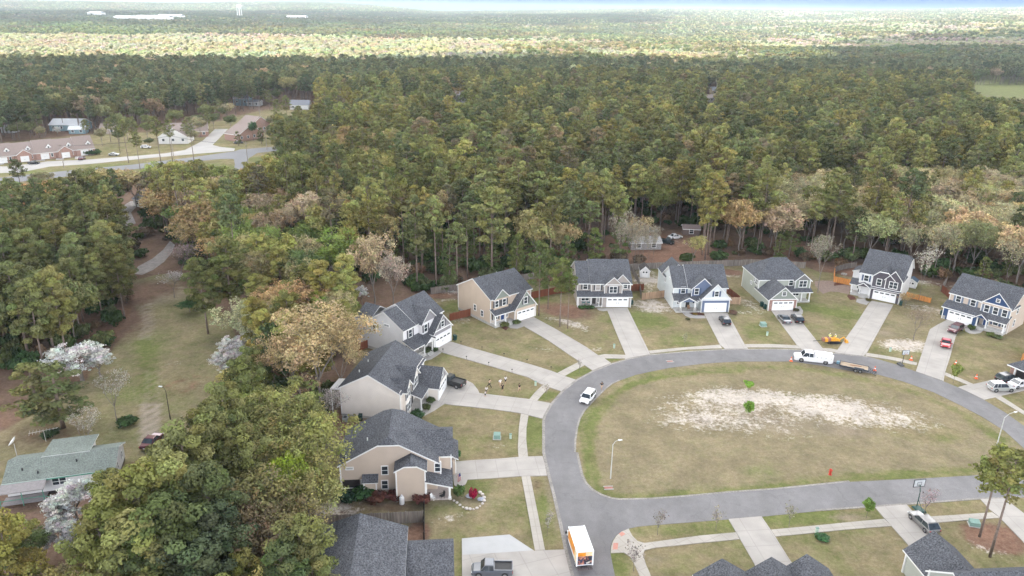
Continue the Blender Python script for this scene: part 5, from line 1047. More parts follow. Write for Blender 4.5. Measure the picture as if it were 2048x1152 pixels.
# trees one can point at: crown-top pixel, height, kind, tint, width, label
XT = [
 (243,238,19,'tall_pine',PG,.85,'first tall thin pine from the left before the far street'),
 (268,262,17,'tall_pine',PG,.85,'tall thin pine second from the left before the far street'),
 (308,232,20,'tall_pine',PG,.95,'tall pine with a broad crown before the white-gabled building'),
 (333,238,19,'tall_pine',PG,.9,'tall pine right in front of the white-gabled building'),
 (376,232,20,'tall_pine',(.19,.19,.09),.8,'thin-crowned tall pine at the right of the white-gabled building'),
 (228,232,17,'pine',PD,.8,'dark pine at the right end of the townhouse row'),
 (503,243,10,'leafy',(.06,.12,.04),.6,'green conical tree in front of the duplex'),
 (520,256,8,'young_pine',PD,1.0,'dark cedar right of the green conical tree by the duplex'),
 (539,250,9,'young_pine',PD,1.0,'tall dark cedar at the right end of the duplex'),
 (474,263,7,'young_pine',PD,1.0,'small dark cedar left of the duplex'),
 (590,225,18,'pine',PG,1.0,'round pine right of the duplex'),
 (640,235,19,'pine',PG,1.15,'broad round pine at the edge of the main wood'),
 (450,205,12,'budding',(.36,.31,.18),1.1,'pale ochre budding tree behind the far lot'),
 (30,180+60,9,'leafy',(.3,.3,.16),1.0,'small pale tree at the far left beside the cottage'),
 (112,252,5,'dogwood',WHT,.8,'white blossoming tree before the metal-roofed house'),
 (150,688,7.5,'dogwood',WHT,1.3,'large white blossoming dogwood at the left edge of the clearing'),
 (192,705,5.0,'dogwood',WHT,1.0,'smaller white dogwood crown hanging right of the large white dogwood'),
 (138,968,6.5,'dogwood',WHT,1.05,'white blossoming dogwood right below the green-roofed house'),
 (118,1040,5.5,'dogwood',WHT,.9,'lower white dogwood near the bottom left corner'),
 (478,668,7,'dogwood',(.6,.58,.56),1.0,'pale greyish dogwood at the right edge of the clearing'),
 (455,700,6,'dogwood',(.55,.53,.50),1.0,'faint white dogwood among bare branches right of the clearing'),
 (722,572,5,'dogwood',WHT,.7,'little white dogwood behind the pale grey house'),
 (355,490,9,'bare',(.34,.26,.24),1.2,'rosy grey budding tree at the top of the clearing'),
 (340,540,7,'bare',(.5,.46,.44),1.1,'low bare grey tree left under the rosy budding tree'),
 (445,475,20,'near_pine',(.13,.135,.045),1.15,'big round olive-green pine right of the rosy budding tree'),
 (395,515,17,'near_pine',(.12,.13,.045),1.0,'olive pine on the left shoulder of the big round olive pine'),
 (100,735,11,'young_pine',PD,1.7,'bushy dark pine standing alone left above the green-roofed house'),
 (55,728,11,'young_pine',PG,1.5,'dark bushy pine at the left edge under the white dogwood'),
 (655,462,16,'near_leafy',(.19,.25,.06),1.35,'bright yellow-green broad tree above the grey house wood'),
 (590,478,14,'budding',(.36,.32,.17),1.3,'pale straw budding tree left of the bright yellow-green tree'),
 (612,500,14,'near_leafy',(.115,.16,.06),1.0,'mid green tree just under the bright yellow-green tree'),
 (742,468,18,'budding',(.42,.33,.20),.85,'tall tan budding tree behind the pale grey house'),
 (782,505,15,'budding',(.38,.31,.24),.8,'pinkish tan budding tree right of the tall tan budding tree'),
 (672,530,10,'bare',GRYP,1.0,'bare forked grey tree below the bright yellow-green tree'),
 (560,570,13,'budding',(.42,.28,.14),1.15,'orange-tan budding tree left of the lime green tree'),
 (600,562,13,'budding',(.42,.27,.14),1.1,'orange-tan crown directly behind the lime green tree'),
 (648,588,11,'near_leafy',(.25,.36,.07),.8,'lime green tree in front of the orange-tan crowns'),
 (690,585,10,'near_leafy',(.19,.27,.06),.9,'soft green round tree left of the pale grey house'),
 (700,610,8,'near_leafy',(.24,.25,.09),.8,'small yellow-green tree touching the corner of the pale grey house'),
 (580,590,12,'young_pine',PG,1.3,'dark green pine between orange-tan and ochre crowns'),
 (480,600,13,'budding',(.35,.35,.20),1.2,'pale silvery-green budding tree at the clearing edge'),
 (520,620,12,'budding',(.30,.31,.19),1.1,'second silvery-green budding tree at the clearing edge'),
 (625,620,19,'ochre',(.43,.335,.175),1.25,'largest ochre tree beside the cream and grey houses'),
 (675,650,15,'ochre',(.43,.34,.18),.95,'ochre crown on the right flank of the largest ochre tree'),
 (575,665,15,'ochre',(.42,.32,.17),.9,'ochre-brown budding tree under the largest ochre tree'),
 (535,655,14,'young_pine',(.06,.085,.035),1.2,'dark green narrow pine left of the largest ochre tree'),
 (600,760,12,'young_pine',PG,1.35,'dark pine under the ochre tree left of the cream house'),
 (575,770,11,'budding',(.36,.26,.16),1.0,'brownish budding tree left of the cream house'),
 (650,775,9,'bare',(.4,.36,.33),.9,'bare grey tree touching the back of the cream house'),
 (440,765,19,'near_pine',PG,.95,'pine with a pointed green top at the clearing corner'),
 (405,815,19,'near_pine',PG,1.0,'pine just below the pointed green pine'),
 (480,800,14,'near_leafy',(.17,.19,.06),1.1,'olive broadleaf tree right of the pointed green pine'),
 (540,800,15,'near_leafy',(.25,.25,.09),1.15,'yellow-green tree left of the cream house'),
 (520,870,13,'budding',(.42,.36,.16),.9,'pale gold budding tree in the middle of the lower wood'),
 (600,850,15,'near_leafy',(.25,.25,.085),1.2,'olive gold tree behind the clipped-gable tan house'),
 (575,920,14,'near_leafy',(.27,.34,.05),.6,'narrow bright yellow-green tree in the lower wood'),
 (620,920,14,'near_leafy',(.28,.27,.10),1.0,'olive gold tree touching the clipped-gable tan house'),
 (560,980,13,'near_leafy',(.25,.22,.10),1.2,'brown-gold tree in the lower wood'),
 (495,940,15,'near_leafy',(.22,.20,.085),1.2,'brown-olive tree in the lower wood beside the big pines'),
 (470,850,17,'near_pine',PG,1.0,'dark pine among the olive trees of the lower wood'),
 (360,850,20,'near_pine',PG,1.15,'large pine overlapping the end of the sandy track'),
 (312,912,20,'near_pine',PY,1.15,'large yellow-green pine right of the green-roofed house'),
 (262,945,20,'near_pine',(.2,.205,.06),1.15,'broad light pine in front of the green roof'),
 (400,930,19,'near_pine',(.095,.11,.045),1.1,'dark olive pine right of the large yellow-green pine'),
 (330,990,19,'near_pine',(.10,.125,.045),1.2,'pine below the large yellow-green pine'),
 (195,1025,18,'near_pine',(.17,.18,.055),1.05,'light pine right of the lower dogwood'),
 (260,1030,18,'near_pine',PY,1.15,'light pine above the bottom edge left of centre'),
 (430,1010,17,'near_pine',(.07,.09,.045),1.15,'grey-green pine in the bottom wood'),
 (380,1080,16,'near_pine',(.08,.10,.05),1.2,'dark green pine at the bottom edge'),
 (500,1030,14,'near_leafy',(.19,.145,.085),1.0,'reddish brown tree among the bottom pines'),
 (590,1040,16,'near_pine',PG,1.1,'pine left of the bottom dark-roofed house'),
 (560,1090,15,'near_pine',(.09,.115,.045),1.0,'low pine at the bottom left of the dark-roofed house'),
 (480,1085,10,'near_leafy',(.25,.36,.07),.8,'lime green tree at the bottom edge'),
 (510,1110,9,'near_leafy',(.28,.38,.09),.8,'bright pale green tree at the bottom edge'),
 (620,1095,13,'near_pine',PG,.9,'pine at the corner of the dark-roofed house'),
 (8,1030,7,'near_leafy',(.20,.33,.07),1.2,'bright green tree below the left end of the green roof'),
 (60,1060,6,'near_leafy',(.14,.18,.07),1.2,'dull green tree in the bottom left corner'),
 (20,1090,6,'near_leafy',(.20,.28,.08),1.3,'green tree at the very bottom left corner'),
 (215,745,9,'bare',(.36,.33,.28),1.0,'bare grey tree standing alone in the grassy clearing'),
 (160,820,8,'bare',(.38,.35,.30),.9,'bare grey tree above the green-roofed house'),
 (1125,515,16,'pine',(.14,.16,.05),.95,'light green pine in front of the taupe house'),
 (1140,545,13,'tall_pine',(.14,.16,.05),.9,'slim pine beside the light pine in front of the taupe house'),
 (1082,480,18,'pine',(.12,.145,.05),.8,'light pine behind the fence left of the taupe house'),
 (1100,495,15,'pine',(.12,.145,.05),.8,'second light pine left of the taupe house'),
 (2010,893,14,'pine',(.22,.225,.07),1.05,'tall pine on red mulch at the right edge'),
 (2042,900,16,'tall_pine',(.22,.225,.07),1.1,'second tall pine on red mulch at the right edge'),
 (1840,620,7,'bare',(.30,.24,.17),1.1,'bare brown tree between the charcoal and navy houses'),
 (1815,585,4,'budding',(.40,.29,.14),1.2,'low tan budding tree beside the orange fence'),
 (1500,803,3.2,'leaf_sapling',(.17,.30,.05),.9,'bright green sapling in the sandy patch of the island'),
 (1499,764,1.9,'leaf_sapling',(.20,.34,.05),1.6,'round bright green young tree at the top of the sandy patch'),
 (1916,728,4,'leaf_sapling',(.24,.28,.08),.8,'pale green sapling by the sidewalk left of three parked cars'),
 (1740,1000,3,'leaf_sapling',(.17,.26,.06),.8,'light green sapling beside the driveway of the grey hatchback'),
 (1320,1020,4,'sapling',(.25,.22,.18),1,'first bare sapling from the left along the lower road'),
 (1438,1018,3.6,'sapling',(.30,.27,.20),1,'second bare sapling from the left along the lower road'),
 (1586,1008,3.8,'sapling',(.27,.26,.17),1,'third bare sapling from the left along the lower road'),
 (1863,975,5,'sapling',(.35,.27,.27),1,'thin pinkish sapling right of the basketball hoop'),
 (1272,1090,4,'sapling',(.25,.22,.20),1.1,'bare sapling on the corner by the curved sidewalk'),
 (1096,1022,4,'sapling',(.35,.32,.28),.7,'faint bare sapling left of the box truck'),
 (1093,768,3,'sapling',(.3,.26,.2),.8,'thin sapling between the cream and grey house driveways'),
 (1160,640+78,3,'sapling',(.3,.28,.25),.7,'thin sapling at the sidewalk before the tan house driveway'),
 (1372,665,3.5,'sapling',(.3,.3,.2),.7,'thin sapling on the lawn left of the black car'),
 (64,370,13,'leafy',ORG,1.8,'big orange-tan tree at the left edge below the brick townhouses'),
 (108,385,12,'leafy',ORG,1.3,'orange-tan tree right of the big orange-tan tree'),
 (215,335,14,'leafy',(.34,.28,.13),1.8,'large ochre-yellow tree below the left end of the road'),
 (262,345,12,'budding',(.38,.30,.17),1.4,'pale ochre budding tree right of the large ochre-yellow tree'),
 (328,345,13,'leafy',DGR,1.3,'dark green magnolia-like tree below the far junction'),
 (400,520,7,'near_leafy',(.05,.10,.03),1.2,'low dark green evergreen bush tree at the edge of the clearing'),
 (377,600,3.0,'near_leafy',(.04,.09,.03),2.6,'low dark evergreen mound at the top of the clearing'),
 (182,195,16,'leafy',(.05,.10,.035),1.0,'conical dark green tree right of the white metal roof'),
 (70,182,16,'leafy',(.22,.22,.08),1.9,'broad olive-gold oak at the upper left'),
 (1158,128,22,'budding',(.45,.48,.28),1.1,'very pale tall tree standing out of the dark wood'),
 (1130,155,17,'budding',(.38,.32,.18),.9,'tan tree just left of the very pale tall tree'),
 (958,140,17,'budding',(.42,.33,.21),1.2,'tan tree against the dark wood right of the far white house'),
 (1390,470,9,'budding',(.38,.35,.14),1.0,'yellow budding tree behind the pale blue-grey house'),
 (1275,430,14,'budding',(.42,.33,.18),.7,'tan budding tree above the hidden shack'),
 (1640,355,17,'budding',(.33,.32,.17),1.0,'pale straw-green tree in the wood above the charcoal house'),
 (1500,368,20,'tall_pine',(.17,.19,.06),1.2,'tall light pine above the sage house'),
 (1420,345,21,'tall_pine',(.13,.16,.055),1.2,'tall pine with a flat light crown above the pale blue-grey house'),
 (1655,470,15,'bare',(.30,.27,.2),.65,'bare white-limbed tree left of the charcoal house'),
 (1862,485,15,'slender',(.40,.37,.3),.8,'thin leaning pale trunk right of the charcoal house'),
 (850,245,18,'leafy',(.33,.27,.13),.9,'tan crown in the canopy left of centre below the far white house'),
 (1285,280,18,'leafy',(.38,.32,.15),1.1,'straw-yellow crown in the middle of the canopy'),
 (1340,330,18,'leafy',(.33,.28,.14),1.0,'brownish straw crown right under the straw-yellow one'),
 (1705,240,17,'budding',(.36,.27,.18),1.1,'pinkish tan crown in the right part of the canopy'),
 (1785,258,17,'budding',(.38,.28,.18),1.15,'second pinkish tan crown in the right part of the canopy'),
 (655,400,18,'leafy',(.30,.28,.10),1.0,'olive-yellow crown in the wood above the bright yellow-green tree'),
 (30,318,12,'pine',PD,1.2,'dark pine at the left edge in front of the townhouses'),
 (1010,240+90,19,'leafy',(.34,.28,.13),.9,'tan crown poking from the pine canopy above the tan house'),
 (2030,400,14,'leafy',(.36,.28,.13),1.5,'ochre tree at the right edge above the navy house'),
]
KEEP = []   # world positions taken by named trees
for x, y, hh, k, tint, wd, lab in XT:
    p = at(x, y, hh); tree(k, (p[0], p[1], 0), hh, tint, lab, wide=wd); KEEP.append((p[0], p[1], 2.6 * wd * hh / 14))
for i, (x, y, hh) in enumerate(((1236,425,15),(1246,440,14),(1254,415,16),(1262,448,13),(1271,430,15),(1281,452,13),(1291,440,14),(1302,455,12),(1312,446,13))):
    p = at(x, y, hh); tree('slender', (p[0], p[1], 0), hh, (.34,.30,.22), 'thin pale trunk in the cluster of bare trees hiding the grey shack', 'cluster of thin bare trees before the grey shack', wide=.55)
# trees standing among the far houses
FT = random.Random(4)
for px_, py_, hh, k in ((15,262,9,'leafy'),(40,255,11,'pine'),(60,262,8,'leafy'),(78,250,13,'pine'),(180,240,12,'leafy'),(222,255,11,'pine'),(238,262,10,'leafy'),(255,250,14,'pine'),(282,255,12,'budding'),(300,262,9,'leafy'),(352,256,10,'leafy'),(398,262,9,'budding'),(412,250,12,'leafy'),(428,258,9,'leafy'),(440,240,13,'pine'),(452,248,10,'budding'),(545,262,9,'leafy'),(556,250,15,'pine'),(566,270,12,'budding'),(575,245,16,'pine'),(585,280,13,'leafy'),(600,262,14,'pine'),(612,282,12,'budding'),(540,220,13,'pine'),(552,208,11,'leafy'),(528,212,12,'pine'),(632,262,15,'pine'),(205,292,9,'leafy'),(222,284,12,'pine'),(240,292,8,'leafy'),(256,280,12,'leafy'),(272,290,14,'pine'),(296,282,10,'leafy'),(300,296,5,'leafy'),(374,285,11,'pine'),(388,290,7,'leafy'),(402,276,11,'leafy'),(395,268,9,'budding'),(418,266,12,'pine'),(545,284,8,'leafy'),(560,292,13,'pine'),(580,294,9,'leafy'),(598,296,12,'pine'),(462,262,9,'leafy'),(62,276,8,'leafy'),(30,280,8,'leafy'),(85,280,7,'leafy'),(175,278,10,'pine'),
    (80,345,9,'leafy'),(150,338,9,'budding'),(185,332,11,'leafy'),(350,322,12,'leafy'),(372,330,10,'pine'),(392,318,9,'budding'),(515,322,10,'leafy'),(535,315,12,'pine'),(455,335,9,'leafy'),(490,338,10,'pine')):
    p = at(px_, py_, 0 if py_ < 300 else hh); tn = FT.choice([(.19,.2,.08), (.13,.15,.06), (.30,.27,.15)]) if k != 'pine' else PG; ab = 'before' if py_ > 300 else 'behind'
    tree(k, (p[0], p[1], 0), hh, tn, ('small %s %s the far left street' % ({'pine': 'pine', 'leafy': 'leafy tree', 'budding': 'pale budding tree'}[k], ab)), 'small %ss %s the far left street' % ({'pine': 'pine', 'leafy': 'leafy tree', 'budding': 'pale budding tree'}[k], ab), wide=FT.uniform(.9, 1.3))
# ---- woods filled on a jittered grid
BLOCK = [wpoly(p) for p in (
 NEIGH, LEFTLAWN,
 [(1250,455),(1385,455),(1395,520),(1245,528)], [(1560,484),(1605,484),(1615,512),(1560,512)],
 [(-60,378),(-60,300),(215,265),(400,250),(470,240),(540,245),(560,262),(545,285),(640,284),(640,293),(560,310),(510,345),(480,355),(430,338),(250,345),(170,355)],
 [(225,560),(360,520),(365,480),(320,480),(255,545)], [(225,395),(310,390),(300,430),(280,460),(240,455)],
 [(1925,170),(2200,170),(2200,200),(2060,200),(1990,197),(1935,182)], [(1480,195),(1700,178),(2000,160),(1990,166),(1720,186),(1480,205)],
 [(-200,930),(20,850),(250,900),(262,960),(140,1060),(-50,1200)],
)]
WOODS = [  # polygon (px on the ground), spacing, weights, tints
 ('main', [(560,600),(700,560),(862,587),(1000,562),(1110,553),(1250,528),(1480,520),(1620,527),(1690,536),(1840,552),(1885,560),(1990,590),(2330,650),(2500,420),(2600,188),(1500,188),(900,192),(640,215),(640,300),(500,350),(300,400),(300,440),(345,520),(430,580)], 5.9),
 ('left', [(-420,400),(-100,380),(300,380),(300,480),(258,560),(250,640),(215,690),(120,735),(0,745),(-420,800)], 6.2),
 ('strip', [(480,600),(600,600),(705,650),(690,740),(655,830),(655,880),(625,1000),(600,1060),(640,1150),(600,1500),(200,1500),(-150,1400),(-50,1250),(130,1150),(260,1060),(380,960),(445,860),(490,740)], 6.0),
 ('up', [(-700,300),(-60,300),(210,262),(470,235),(560,206),(640,213),(900,190),(1500,188),(2600,188),(2400,150),(1400,150),(700,150),(-700,150)], 7.6),
]
pts = []   # (x, y, kind, h, tint, wide)
WR = random.Random(21)
from mathutils import noise as mnoise
def jit(c, a=.16):
    s = WR.uniform(1 - a * 1.6, 1 + a * 1.7); w = WR.uniform(-1, 1) * a; return tuple(min(.9, max(.01, v * s * q)) for v, q in zip(c, (1 + w * .5, 1, 1 - w * .4)))
# places the photograph sees over the trees: no crown stands in these sight lines
SIGHT = [[(92,232),(172,232),(172,272),(92,272)],[(185,245),(215,245),(215,272),(185,272)],[(470,238),(540,238),(545,290),(462,290)],[(-40,258),(150,245),(215,262),(300,268),(400,250),(470,232),(530,238),(562,262),(540,285),(600,290),(560,300),(520,315),(482,335),(430,322),(380,318),(300,322),(240,333),(170,342),(100,352),(-40,360)],
 [(235,400),(305,385),(300,420),(262,440)], [(270,560),(350,480),(365,500),(320,560),(420,605),(475,640),(478,690),(430,765),(400,775),(350,850),(345,905),(240,885),(130,870),(120,815),(205,735),(215,690),(262,600)],
 [(-40,890),(246,880),(246,925),(120,1010),(-40,1010)], [(1300,470),(1372,462),(1372,505),(1300,505)], [(1560,488),(1606,488),(1606,512),(1560,512)],
 [(1925,166),(2100,166),(2100,200),(2048,197),(1990,195),(1940,178)], [(1405,168),(1440,166),(1440,200),(1405,202)], [(802,185),(822,185),(822,210),(802,210)], [(902,182),(940,182),(940,205),(902,205)], [(455,200),(520,196),(520,215),(455,215)],[(560,198),(622,196),(622,216),(560,216)]]
def proj(x, y, z):
    d = np.array([x, y, z - HCAM]); zc = d @ Fw; return 1024 + FPX * (d @ Rt) / zc, 576 - FPX * (d @ Up) / zc
def blocks_view(x, y, h):
    for f in (.97, .72, .45):
        u, v = proj(x, y, h * f)
        for s_ in SIGHT:
            if inpoly(np.array([u]), np.array([v]), s_)[0]: return True
    return False
for wname, poly, sp in WOODS:
    wp = wpoly(poly); xs = [p[0] for p in wp]; ys = [p[1] for p in wp]
    gx = np.arange(min(xs), max(xs), sp); gy = np.arange(min(ys), max(ys), sp); X, Y = np.meshgrid(gx, gy)
    r = np.random.default_rng(len(poly)); X = (X + r.uniform(-.42, .42, X.shape) * sp).ravel(); Y = (Y + r.uniform(-.42, .42, Y.shape) * sp).ravel()
    ok = inpoly(X, Y, wp)
    for b in BLOCK: ok &= ~inpoly(X, Y, b)
    ok &= (np.abs(X) < Y * .80 + 25) & (Y > 48)
    for x, y in zip(X[ok], Y[ok]):
        if any((x - kx) ** 2 + (y - ky) ** 2 < kr * kr for kx, ky, kr in KEEP): continue
        n = mnoise.noise(Vector((x * .02, y * .02, 3.1))); n2 = mnoise.noise(Vector((x * .045, y * .045, 9.7))); u = WR.random(); hh0 = 16
        if wname == 'main':
            golden = False; dec = .07 + (.5 if n > .22 else 0) * (.8 if x < 40 else .35)
            edge = (x > 80 and y < 262 + (x - 80) * .1)             # budding belt on the right
            midl = (x < -28 and y < 260)
            if edge: dec = .88
            if midl: dec = .40
            if -130 < x < 10 and y > 300: dec = .25 + n * .5
            uu, vv = proj(x, y, hh0); golden = 640 < uu < 800 and 185 < vv < 330
            if golden: dec = .62
            if 60 < x < 110 and y < 215: dec = .35
            if u < dec:
                k = WR.choice(['budding', 'budding', 'ochre', 'budding', 'slender', 'leafy'] if edge else ['leafy', 'budding', 'leafy'])
                t = jit(WR.choice([(.44,.38,.22), (.40,.37,.20), (.34,.35,.16), (.42,.33,.20)] if edge else [(.34,.31,.11), (.30,.30,.09), OCH] if golden else [OCH, YG, (.36,.31,.13), TAN_, (.16,.2,.06)])); hh = WR.uniform(12, 17)
            else:
                k = 'tall_pine' if (y < 225 and WR.random() < .65) else 'pine'; t = jit(PG if n2 < .05 else (.235,.225,.075), .22); hh = WR.uniform(15, 25)
                if WR.random() < .22: t = jit(PD)
                elif WR.random() < .08: t = jit((.19,.155,.085))
        elif wname == 'left':
            k, t, hh = ('near_pine' if y < 165 else 'pine'), jit((.155, .162, .062), .25), WR.uniform(15, 20)
            if u < .16: k, t, hh = 'leafy', jit((.17,.18,.07)), WR.uniform(12, 16)
        elif wname == 'strip':
            near_top = y > 125
            if u < (.62 if near_top else .42): k, t, hh = WR.choice(['near_leafy', 'budding', 'near_leafy']), jit(WR.choice([(.37,.35,.12), (.32,.31,.10), (.38,.32,.16), (.28,.24,.12)])), WR.uniform(10, 14)
            else: k, t, hh = 'near_pine', jit((.24,.235,.075), .25), WR.uniform(13, 17)
        else:
            k, t, hh = 'pine', jit((.135, .148, .068), .28), WR.uniform(17, 22)
            if u < .16 + (.3 if n > .25 else 0): k, t, hh = WR.choice(['leafy', 'budding']), jit(WR.choice([(.15,.17,.07), TAN_, (.28,.27,.12), (.20,.2,.09)])), WR.uniform(14, 20)
        if wname == 'main' and y < 205 and WR.random() < .45 and 'pine' in k: k, hh, t = 'young_pine', WR.uniform(7, 12), jit((.14,.17,.055))
        if blocks_view(x, y, hh): continue
        pts.append((float(x), float(y), k, hh, t, WR.uniform(.8, 1.15), wname))
def mass_name(k): return 'pine' if 'pine' in k else 'bare' if k in ('bare', 'slender') else 'leaf'
def score(p):
    d = math.hypot(p[0], p[1]); f = abs(p[0]) < p[1] * .70 + 8
    return p[3] / d * (1 if f else .3)
pts.sort(key=score, reverse=True)
LAB = {
 ('main', 'pine'): ('tall green pine in the dense wood behind the row of houses', 'pines in the wood behind the houses'),
 ('main', 'leaf'): ('budding or leafing broadleaf tree in the wood behind the row of houses', 'broadleaf trees in the wood behind the houses'),
 ('main', 'bare'): ('thin nearly bare tree in the wood behind the charcoal and navy houses', 'bare trees in the wood behind the houses'),
 ('left', 'pine'): ('dark green pine in the dense stand left of the grassy clearing', 'pines left of the clearing'),
 ('left', 'leaf'): ('olive broadleaf tree among the dark pines left of the clearing', 'broadleaf trees left of the clearing'),
 ('strip', 'pine'): ('green pine in the lower wood between the clearing and the left houses', 'pines of the lower wood'),
 ('strip', 'leaf'): ('yellow-green or brown budding tree in the lower wood left of the houses', 'broadleaf trees of the lower wood'),
 ('up', 'pine'): ('dark pine in the far belt of trees below the sunlit forest', 'pines of the far belt'),
 ('up', 'leaf'): ('paler broadleaf tree in the far belt of trees below the sunlit forest', 'broadleaf trees of the far belt'),
}
def label_of(p, k):
    x, y, kd, hh, t, wd, wn = p; u, v = proj(x, y, 0); lum = .3 * t[0] + .6 * t[1] + .1 * t[2]
    tone = ('dark' if lum < .12 else 'mid-green' if lum < .165 else 'light') if k == 'pine' else ('olive' if lum < .21 else 'straw-coloured' if lum < .27 else 'pale ochre')
    what = {'pine': 'slender' if kd == 'tall_pine' else 'young' if kd == 'young_pine' else 'full-crowned', 'leaf': 'budding' if kd == 'budding' else 'leafing', 'bare': 'forked' if kd == 'bare' else 'spindly'}[k]
    noun = {'pine': 'pine', 'leaf': 'tree', 'bare': 'bare tree'}[k]
    if wn == 'main':
        hs = ['the orange-tan trees', 'the pale grey house', 'the tan house', 'the tan house fence', 'the taupe house', 'the garden shed', 'the pale blue-grey house', 'the sage house', 'the orange fence', 'the charcoal house', 'the navy house']; xb = [700, 860, 1000, 1130, 1250, 1300, 1460, 1620, 1700, 1850]
        place = hs[sum(u > b_ for b_ in xb)]; row = 'at the front of the wood behind' if v > 500 else 'in the second row behind' if v > 455 else 'well back in the wood above'
    elif wn == 'left': place = 'the grassy clearing'; row = 'close to' if u > 150 else 'far left of'
    elif wn == 'strip': place = ['the green-roofed house', 'the sandy track', 'the nearest roofs', 'the cream house'][0 if u < 260 else 1 if v < 1000 and u < 520 else 2 if v > 1000 else 3]; row = 'in the lower wood beside'
    else: place = 'the sunlit forest'; row = 'in the far dark belt below'
    lab = '%s %s %s %s %s' % (tone, what, noun, row, place)
    return lab, lab.replace(noun, noun + 's', 1)
cap = {'pine': 300, 'leaf': 230, 'bare': 60}; cnt = {'pine': 0, 'leaf': 0, 'bare': 0}; rest = []
for p in pts:
    k = mass_name(p[2])
    if cnt[k] < cap[k]:
        cnt[k] += 1; lab, grp = label_of(p, k); tree(p[2], (p[0], p[1], 0), p[3], p[4], lab, grp, wide=p[5])
    else: rest.append(p)
print('trees', cnt, 'mass', len(rest))
# ---- one object per mass of trees, instanced on points
def source_collection(name, metas):
    c = bpy.data.collections.new(name)
    for i, meshes in enumerate(metas):
        sub = bpy.data.collections.new('%s_%02d' % (name, i)); c.children.link(sub)
        for me in meshes: sub.objects.link(bpy.data.objects.new(me.name, me))
    return c
def scatter(name, P_, idx, rot, scl, tint, coll, label=None, kind='stuff', cat=None):
    me = bpy.data.meshes.new(name); n = len(P_); me.vertices.add(n); me.vertices.foreach_set('co', np.array(P_, np.float32).ravel())
    for nm, ty, arr in (('idx', 'INT', idx), ('rot', 'FLOAT_VECTOR', rot), ('scl', 'FLOAT_VECTOR', scl), ('tint', 'FLOAT_COLOR', tint)):
        a = me.attributes.new(nm, ty, 'POINT'); arr = np.array(arr, np.int32 if ty == 'INT' else np.float32)
        a.data.foreach_set({'INT': 'value', 'FLOAT_VECTOR': 'vector', 'FLOAT_COLOR': 'color'}[ty], arr.ravel())
    o = bpy.data.objects.new(name, me); COL.objects.link(o); tag(o, label, cat, None, kind)
    g = bpy.data.node_groups.new(name, 'GeometryNodeTree'); g.interface.new_socket('Geometry', in_out='INPUT', socket_type='NodeSocketGeometry'); g.interface.new_socket('Geometry', in_out='OUTPUT', socket_type='NodeSocketGeometry')
    gi = g.nodes.new('NodeGroupInput'); go = g.nodes.new('NodeGroupOutput'); ip = g.nodes.new('GeometryNodeInstanceOnPoints'); ci = g.nodes.new('GeometryNodeCollectionInfo')
    ci.inputs['Collection'].default_value = coll; ci.inputs['Separate Children'].default_value = True; ip.inputs['Pick Instance'].default_value = True
    g.links.new(gi.outputs[0], ip.inputs['Points']); g.links.new(ci.outputs[0], ip.inputs['Instance'])
    for nm, dt, sk in (('idx', 'INT', 'Instance Index'), ('rot', 'FLOAT_VECTOR', 'Rotation'), ('scl', 'FLOAT_VECTOR', 'Scale')):
        a = g.nodes.new('GeometryNodeInputNamedAttribute'); a.data_type = dt; a.inputs['Name'].default_value = nm; g.links.new(a.outputs['Attribute'], ip.inputs[sk])
    g.links.new(ip.outputs[0], go.inputs[0]); md = o.modifiers.new('scatter', 'NODES'); md.node_group = g
    return o
order = ['ochre', 'pine', 'tall_pine', 'near_pine', 'young_pine', 'leafy', 'budding', 'near_leafy', 'bare', 'slender', 'shrub']; metas = []; base = {}
for k in order:
    base[k] = len(metas)
    for v in LIB[k]: metas.append([v['crown_s'], v['trunk']])
src = source_collection('tree_kinds', metas)
for kk, nm, lb in (('pine', 'pine_wood', 'mass of further pines in the wood'), ('leaf', 'broadleaf_wood', 'mass of further broadleaf trees in the wood'), ('bare', 'bare_wood', 'mass of further thin bare trees in the wood')):
    q = [p for p in rest if mass_name(p[2]) == kk]
    if not q: continue
    idx = [base[p[2]] + WR.randrange(len(LIB[p[2]])) for p in q]
    scatter(nm, [(p[0], p[1], float(elev(p[0], p[1]))) for p in q], idx, [(0, 0, WR.uniform(0, 6.28)) for p in q], [(p[3] / BASEH[p[2]] * p[5],) * 2 + (p[3] / BASEH[p[2]],) for p in q], [(*p[4], 1) for p in q], src, lb, cat='trees')
# undergrowth on the wood floor
ub = []
for wname, poly, sp in WOODS[:3]:
    wp = wpoly(poly); xs = [p[0] for p in wp]; ys = [p[1] for p in wp]; r = np.random.default_rng(5)
    n = int((max(xs) - min(xs)) * (min(max(ys), 330) - min(ys)) / 16); X = r.uniform(min(xs), max(xs), n); Y = r.uniform(min(ys), min(max(ys), 330), n); ok = inpoly(X, Y, wp)
    for b in BLOCK: ok &= ~inpoly(X, Y, b)
    ok &= (np.abs(X) < Y * .75 + 10) & (Y > 48)
    for x, y in zip(X[ok], Y[ok]):
        if mnoise.noise(Vector((x * .06, y * .06, 1.5))) > (-.5 if y < 200 else -.12): ub.append((float(x), float(y)))
scatter('undergrowth', [(x, y, 0) for x, y in ub], [base['shrub'] + WR.randrange(3) for _ in ub], [(0, 0, WR.uniform(0, 6.28)) for _ in ub], [(s_, s_, s_ * WR.uniform(.8, 1.5)) for s_ in [WR.uniform(1.2, 3.2) for _ in ub]], [(*jit(WR.choice([(.07,.11,.035), (.10,.12,.05), (.16,.11,.07), (.05,.085,.03)])), 1) for _ in ub], src, 'leafy undergrowth on the wood floor', cat='undergrowth')
